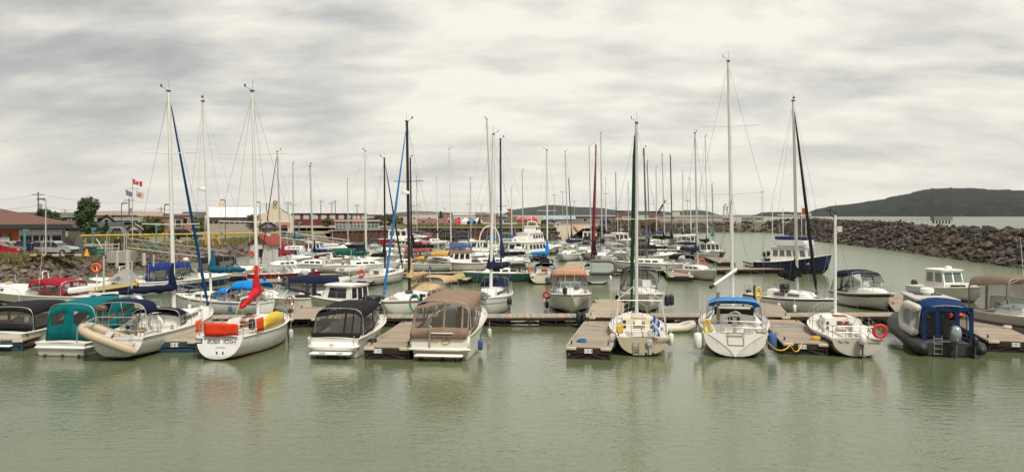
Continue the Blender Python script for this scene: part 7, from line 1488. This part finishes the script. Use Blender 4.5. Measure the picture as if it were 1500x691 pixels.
MB().box((w_ + 3.9, 5.5, (hallh + .2) / 2), (7.2, 10, hallh + .2)).build('gable_hall', paint((.50, .42, .31), .8), hl_, smooth=False)
MB().add([(w_ + .1, .2, hallh), (w_ + 7.7, .2, hallh), (w_ + 3.8, .2, hr + .5), (w_ + .1, 10.5, hallh), (w_ + 7.7, 10.5, hallh), (w_ + 3.8, 10.5, hr + .5)], [(0, 2, 5, 3), (1, 4, 5, 2)]).build('gable_roof', paint((.6, .58, .52), .6), hl_, smooth=False)
missiongable((-.4, 5.4), 2, dep - .5, (-.3, 0), 'gable')
MB().box((w_ + 6.5, -.4, 1.3), (1.2, .12, 2.6)).build('door', paint((.55, .55, .52), .6), hl_, smooth=False)
torus((w_ + 3.8, -.75, hr + .9), .35, .1, 14).build('round_vent', BLACK, hl_)
building('small grey gabled shed in front of the hall', 379, 406, 160, LZ, ZZ(333, 160), 5, (.24, .25, .26), 'gable', ZZ(323, 160), (.12, .05, .035), ridge='y', wins=((.3, 1.0, .9, .8),), name='shed', cat='shed')
building('shed wing with a brown roof and an open dark doorway', 405, 421, 160.5, LZ, ZZ(333, 160), 5, (.42, .40, .38), 'gable', ZZ(326, 160), (.26, .13, .09), doors=((.7, 1.1, 2.2, (.03, .02, .02)),), name='shed', cat='shed')
# brick building, glazed walkway
building('long dark red brick building with white windows', 428, 518, 262, 3, ZZ(313.5, 262), 12, (.13, .03, .025), 'flat', roofc=(.06, .05, .05), ov=.3, wins=tuple(((k + .6) / 7, 2.6, 1.5, 1.1) for k in range(7)), winc=paint((.42, .45, .42), .3), framec=(.62, .62, .6))
building('brighter orange red brick end block of the long building', 516, 536, 258, 3, ZZ(313.5, 258), 12, (.32, .09, .05), 'flat', roofc=(.10, .11, .12), ov=.4, wins=((.15, 2.6, .8, 1.2), (.45, 2.6, .8, 1.2), (.8, 2.6, .8, 1.2)), winc=paint((.42, .45, .42), .3))
gw = thing('glazed_walkway', 'white framed glazed canopy walkway on top of the brown sheet pile wall', 'canopy', (X(490, 205), 206, 2.9)); L_ = X(553, 205) - X(490, 205); m = MB()
for i in range(13): m.box((L_ * i / 12, 0, .95), (.12, .12, 1.9)); m.box((L_ * i / 12, 2.4, .95), (.12, .12, 1.9))
for z in (.1, 1.1, 1.9): m.box((L_ / 2, 0, z), (L_, .1, .12)); m.box((L_ / 2, 2.4, z), (L_, .1, .12))
m.build('frame', paint((.62, .62, .60), .5), gw, smooth=False); MB().box((L_ / 2, 1.2, 2.05), (L_ + .6, 3.0, .22)).build('roof', paint((.66, .66, .64), .5), gw, smooth=False)
MB().box((L_ / 2, .02, .6), (L_, .02, .9)).build('glass', GLASS, gw, smooth=False)
for k, (px0, px1, c) in enumerate(((612, 633, (.45, .45, .45)), (634, 652, (.34, .28, .24)), (653, 668, (.40, .38, .36)))):
    building(['white cabin with a brown gable roof on the far quay', 'second brown roofed cabin on the far quay', 'third small cabin right of the brown roofed pair'][k], px0, px1, 272, 3, ZZ(327, 272), 6, c, 'gable', ZZ(320, 272), (.20, .09, .06), ridge='x', wins=((.4, 1.2, 1, .8),), name='cabin', cat='cabin')
for k, (px, c) in enumerate(((657, (.50, .50, .48)), (669, (.60, .04, .06)), (682, (.65, .65, .63)), (691, (.08, .22, .45)), (700, (.62, .62, .6)))):
    t = MB().add([(-1.6, -1.6, 0), (1.6, -1.6, 0), (1.6, 1.6, 0), (-1.6, 1.6, 0), (-1.6, -1.6, 1.1), (1.6, -1.6, 1.1), (1.6, 1.6, 1.1), (-1.6, 1.6, 1.1), (0, 0, 2.4)], [(0, 1, 5, 4), (1, 2, 6, 5), (2, 3, 7, 6), (3, 0, 4, 7), (4, 5, 8), (5, 6, 8), (6, 7, 8), (7, 4, 8)]).build('tent', canvas(c), None, smooth=False, loc=(X(px, 300), 300, 3))
    tag(t, ['pale grey tent at the left of the far tents', 'bright red pointed tent among the white ones', 'white tent in the middle of the far row', 'blue pointed tent among the white ones', 'white tent at the right end of the far row'][k], 'tent', 'tents on the far quay')
GR = (.30, .29, .27)
BL = [
 ('long low white industrial shed far behind the cabins', 596, 640, 420, 318, 313, (.50, .49, .46), 'flat', None, (.45, .43, .40)),
 ('brown flat roofed factory on the skyline', 648, 712, 520, 318, 312, (.20, .13, .10), 'flat', None, (.12, .09, .08)),
 ('white storage shed with a rounded look right of the tanks', 664, 697, 400, 322, 314.5, (.50, .47, .42), 'gable', 312, (.52, .50, .46)),
 ('brown shed behind the tents', 697, 730, 380, 322, 315, (.22, .16, .12), 'gable', 312, (.18, .12, .1)),
 ('tall rust red silo block behind the masts', 744, 750, 350, 322, 307, (.30, .05, .035), 'flat', None, (.2, .04, .03)),
 ('left red canopy roof of a filling shelter', 757, 773, 280, 326, 322, (.20, .15, .13), 'hip', 316.5, (.60, .03, .04)),
 ('right red canopy roof of a filling shelter', 774, 787, 280, 326, 322, (.20, .15, .13), 'hip', 316.5, (.60, .03, .04)),
 ('brown warehouse under the blue hills', 725, 757, 330, 326, 318, (.18, .14, .11), 'flat', None, (.14, .11, .09)),
 ('long grey warehouse with a pale blue roof', 797, 842, 300, 331, 321, (.25, .22, .19), 'gable', 316, (.30, .38, .42)),
 ('long grey warehouse with a dark red roof edge', 841, 905, 305, 331, 318, (.24, .22, .20), 'flat', None, (.18, .03, .03)),
 ('brown conveyor building left of the crane', 903, 925, 520, 322, 309, (.14, .09, .07), 'flat', None, (.1, .07, .06)),
 ('brown mill building below the crane boom', 950, 972, 520, 322, 310, (.16, .10, .08), 'flat', None, (.1, .07, .06)),
 ('cream tower block right of the crane', 984, 996, 480, 322, 309, (.50, .45, .37), 'flat', None, (.4, .36, .3)),
 ('long pale conveyor gallery across the pier', 960, 1062, 470, 322, 318, (.38, .36, .32), 'flat', None, (.34, .32, .3)),
 ('white harbour control cabin on the pier', 912, 934, 330, 324, 318, (.55, .55, .53), 'flat', None, (.5, .5, .48)),
 ('grey corrugated container on the pier end', 1087, 1104, 340, 329, 319, (.28, .30, .31), 'flat', None, (.33, .35, .36)),
 ('small grey hut with an orange dome on the pier', 1059, 1071, 330, 328, 320, (.30, .30, .29), 'flat', None, (.55, .12, .04)),
 ('dark blue container in the pier yard', 951, 961, 335, 327, 324, (.03, .10, .16), 'flat', None, (.03, .1, .16)),
 ('red container in the pier yard', 961, 968, 335, 327, 324, (.28, .04, .03), 'flat', None, (.28, .04, .03)),
 ('dark red container farther right in the pier yard', 994, 1004, 335, 327, 324, (.25, .04, .03), 'flat', None, (.25, .04, .03)),
 ('white truck trailer parked at the far end of the pier', 1106, 1118, 345, 328, 320, (.45, .45, .43), 'flat', None, (.06, .06, .06)),
 ('pale block of buildings left of the blue hills', 700, 722, 600, 318, 314, (.30, .26, .22), 'flat', None, (.3, .26, .22)),
]
for lb, px0, px1, d, yb, ye, wl, rf_, yr, rc in BL: building(lb, px0, px1, d, 3.0, max(3.8, ZZ(ye, d)), max(5, d * .02), wl, rf_, ZZ(yr, d) if yr else None, rc, ov=.3, name='warehouse' if 'container' not in lb else 'container', cat='container' if 'container' in lb else 'building', wins=((.25, 1.5, 1.2, .9), (.75, 1.5, 1.2, .9)) if px1 - px0 > 25 else ())
# pier deck wall
pw = MB().box((0, 0, 0), (X(1075, 315) - X(925, 315), 1.0, 1.6)).build('pier_wall', paint((.24, .23, .21), .85, 0, .12, .4), None, smooth=False, loc=((X(1075, 315) + X(925, 315)) / 2, 318, 3.2)); tag(pw, 'long grey concrete parapet of the commercial pier above the far rocks', 'wall')
# crane, tanks, light masts, tower
cr = thing('harbour_crane', 'dark lattice harbour crane with its boom raised to the right', 'crane', (X(962, 500), 500, 3)); hh = ZZ(294, 500) - 3; m = MB()
for sx in (-.6, .6):
    for sz in (-.6, .6): m.tube([(sx, 0, 3 + sz), (5.2 + sx * .3, 0, hh + sz * .3)], .14, 4)
for i in range(9): u = i / 9; m.tube([(lerp(-.6, 4.6, u), 0, lerp(2.4, hh, u)), (lerp(.6, 5.8, u + .1), 0, lerp(3.6, hh, u + .1))], .1, 4)
m.build('boom', BLACK, cr); MB().box((0, 0, 1.6), (3.5, 3, 3.2)).build('cab', paint((.2, .12, .1), .8), cr, smooth=False); MB().rbox((5.2, 0, hh + .3), (1, .6, 1), .2).build('boom_head', paint((.5, .5, .48), .6), cr)
lt_ = thing('light_tower', 'white lattice light tower with gallery at the pier end', 'lighthouse', (X(1063, 345), 345, 3)); hh = ZZ(303, 345) - 3; m = MB()
for sx in (-1, 1):
    for sy in (-1, 1): m.tube([(sx * 1.0, sy, 0), (sx * .6, sy * .6, hh)], .16, 5)
for i in range(4): z = hh * i / 4; m.tube([(-1, -1, z), (.9, -1, z + hh / 4)], .1, 4)
m.build('tower', paint((.6, .6, .57), .6), lt_); MB().tube([(0, 0, hh), (0, 0, hh + .3), (0, 0, hh + .31), (0, 0, hh + 1.4), (0, 0, hh + 1.8)], [1.6, 1.6, .7, .7, .1], 10).build('lantern', paint((.55, .58, .55), .5), lt_)
for k, (px, top, hd) in enumerate(((687, 299, 'T'), (841, 295, 'T'), (1007, 293, 'ring'), (1116, 281, 'T'), (812, 286, 'T'), (824, 281, 'T'), (888, 284, 'T'), (607, 302, 'T'), (705, 300, 'side'), (614, 300, 'side'), (652, 305, 'side'))):
    pole_lamp('light mast ' + ['left of the tents', 'above the warehouse', 'with a drum shaped head above the pier', 'tallest, near the grey container', 'left of a close pair above the hills', 'right of a close pair above the hills', 'behind the red furled sail', 'beside the black sailboat mast', 'between the two white shelters', 'over the brown cabins', 'over the white storage shed'][k], px, 330, 3, ZZ(top, 330), paint((.35, .34, .32), .6), hd, 'light_mast', 'light mast', r=.14)
# parked vehicles and clutter on the quays (far)
rg = random.Random(5)
for k, (px, c, lb) in enumerate(((747, (.5, .5, .5), 'white'), (803, (.03, .03, .03), 'black'), (811, (.45, .45, .45), 'silver'), (889, (.02, .04, .15), 'blue'), (912, (.4, .02, .02), 'red'))):
    car('%s far car parked on the quay, %s' % (lb, ['near the blue mast', 'by the rocks of the ramp', 'right of the black one', 'above the ramp', 'by the mound bushes'][k]), px, 266 if px > 760 else 250, 90, c, 'suv', 4.6, z=3.0)
# offshore platform and trestle
of_ = thing('offshore_platform', 'grey mooring platform on dark piles out on the open water', 'platform', (X(1379, 620), 620, 0)); wf_ = X(1393, 620) - X(1366, 620)
MB().box((0, 0, 3.3), (wf_, 6, 3.0)).build('deck', paint((.20, .20, .17), .85, 0, .2), of_, smooth=False); m = MB()
for k in range(6): m.tube([(-wf_ / 2 + 1 + k * (wf_ - 2) / 5, 0, -1), (-wf_ / 2 + 1 + k * (wf_ - 2) / 5, 0, 2)], .6, 6)
m.build('pile', BLACK, of_)
tr_ = thing('trestle', 'long low trestle footbridge running out from the breakwater to the platform', 'bridge', (X(1160, 560), 560, 0)); dx = X(1366, 620) - X(1160, 560); m = MB(); m.tube([(0, 0, 3.2), (dx, 60, 3.2)], .28, 4)
m.build('deck', paint((.35, .33, .30), .8), tr_)
for k in range(26): MB().tube([(dx * k / 25, 60 * k / 25, -1), (dx * k / 25, 60 * k / 25, 3)], .15, 5).build('pile', paint((.3, .28, .25), .8), tr_)
MB().box((8, 0, 4.6), (4, 3, 3)).build('hut', paint((.35, .33, .3), .8), tr_, smooth=False)
# hills
def hill(name, prof, d, depth, cols, seed, scale=.012):
    r = random.Random(seed); mb = MB(); xs = []; 
    a, b = prof[0][0], prof[-1][0]; N = 150; rows = []; M = 16
    for i in range(N + 1):
        px = lerp(a, b, i / N); z = max(0, ZZ(interp(prof, px), d + depth * .5)); row = []
        n1 = sum(math.sin(px * f + seed * k) / k for k, f in ((1, .031), (2, .071), (3, .17), (5, .41)))
        for j in range(M + 1):
            u = j / M; y = d + depth * u; q = math.sin(math.pi * min(1, u)) ** .8
            zz_ = z * q * (1 + .05 * math.sin(px * .05 + j) * (1 - q)) + (.012 * z * math.sin(px * 1.7 + j * 2.1) + r.uniform(-.012, .012) * z) 
            row.append((X(px, y), y + n1 * depth * .03 * q, max(-2, zz_ if 0 < j < M else -2)))
        rows.append(row)
    mb.grid(rows)
    m, t, p = base_mat('forest'); tcn = nd(t, 'ShaderNodeTexCoord')
    n = nd(t, 'ShaderNodeTexNoise', i={'Scale': scale, 'Detail': 10, 'Roughness': .7}); t.links.new(tcn.outputs['Object'], n.inputs['Vector'])
    n2 = nd(t, 'ShaderNodeTexVoronoi', i={'Scale': scale * 7}); t.links.new(tcn.outputs['Object'], n2.inputs['Vector'])
    c = ramp(t, n.outputs[0], cols); t.links.new(mixc(t, 1.0, c, math_(t, 'MULTIPLY_ADD', n2.outputs[0], .7, .65), 'MULTIPLY'), p.inputs['Base Color']); p.inputs['Roughness'].default_value = .95
    return struct(mb.build(name, m, ang=180))
FC = [(.38, (.004, .008, .008)), (.47, (.009, .015, .012)), (.55, (.018, .024, .017)), (.66, (.034, .037, .025)), (.74, (.12, .11, .085)), (.8, (.20, .19, .16))]
hill('wooded_hill', [(1095, 316), (1115, 311), (1150, 310), (1190, 312), (1205, 306), (1222, 302), (1250, 298), (1290, 292), (1335, 281), (1365, 277), (1400, 275), (1425, 276), (1460, 278), (1500, 280), (1560, 274), (1640, 285), (1750, 300)], 2500, 1400, FC, 2, .022)
BC = [(.36, (.022, .03, .028)), (.6, (.035, .045, .036)), (.8, (.05, .06, .05))]
hill('blue_hills', [(735, 314), (752, 307), (772, 304), (785, 303), (802, 300), (822, 301), (845, 303), (875, 304), (905, 308), (935, 309), (965, 309), (985, 311), (1000, 308), (1022, 307.5), (1036, 309), (1048, 313), (1062, 317)], 7000, 1500, BC, 5, .004)
hill('town_hill', [(560, 316), (585, 311), (610, 309), (640, 310), (665, 312), (700, 315)], 1900, 600, [(.36, (.05, .06, .045)), (.6, (.09, .085, .07)), (.75, (.25, .23, .2))], 7, .02)
hill('left_hill', [(-300, 311), (-100, 309), (60, 311), (200, 312), (330, 313.5), (420, 314), (560, 314)], 1500, 500, [(.36, (.04, .05, .035)), (.6, (.08, .08, .05)), (.75, (.22, .2, .17))], 8, .02)
hill('low_point', [(1030, 316), (1080, 315.2), (1110, 316), (1150, 318)], 2300, 120, [(.36, (.10, .09, .07)), (.6, (.16, .15, .12)), (.75, (.25, .24, .2))], 9, .02)
# overhead wires of the town
wz = MB()
for z0_, z1_ in ((289, 283), (301, 300)):
    P = []
    for a, b in (((-60, 140, z0_), (56, 150, z1_)), ((56, 150, z1_), (189, 180, z0_ + 6)), ((189, 180, z0_ + 6), (430, 290, 299))):
        A = Vector((X(a[0], a[1]), a[1], ZZ(a[2], a[1]))); B_ = Vector((X(b[0], b[1]), b[1], ZZ(b[2], b[1])))
        for i in range(9): u = i / 8; q = lerp(A, B_, u); q.z -= 3.2 * u * (1 - u); P.append(q)
    wz.tube(P, .02, 3)
tag(wz.build('overhead_wires', BLACK, None), 'thin overhead power wires strung between the wooden utility poles', 'power line')
# air: pale even haze round the camera and the whole scene
hb = MB().box((0, 4900, 298), (9400, 10200, 602)).build('haze', [], None, smooth=False)
hm2 = bpy.data.materials.new('haze'); hm2.use_nodes = True; t = hm2.node_tree; t.nodes.clear()
vo = nd(t, 'ShaderNodeVolumePrincipled', i={'Color': (.86, .90, .95, 1), 'Density': 0.9e-5, 'Anisotropy': .1}); oo = nd(t, 'ShaderNodeOutputMaterial'); t.links.new(vo.outputs[0], oo.inputs['Volume'])
hb.data.materials.append(hm2); tag(hb, 'thin pale sea haze over the harbour and hills', kind='stuff')
S.cycles.volume_bounces = 0
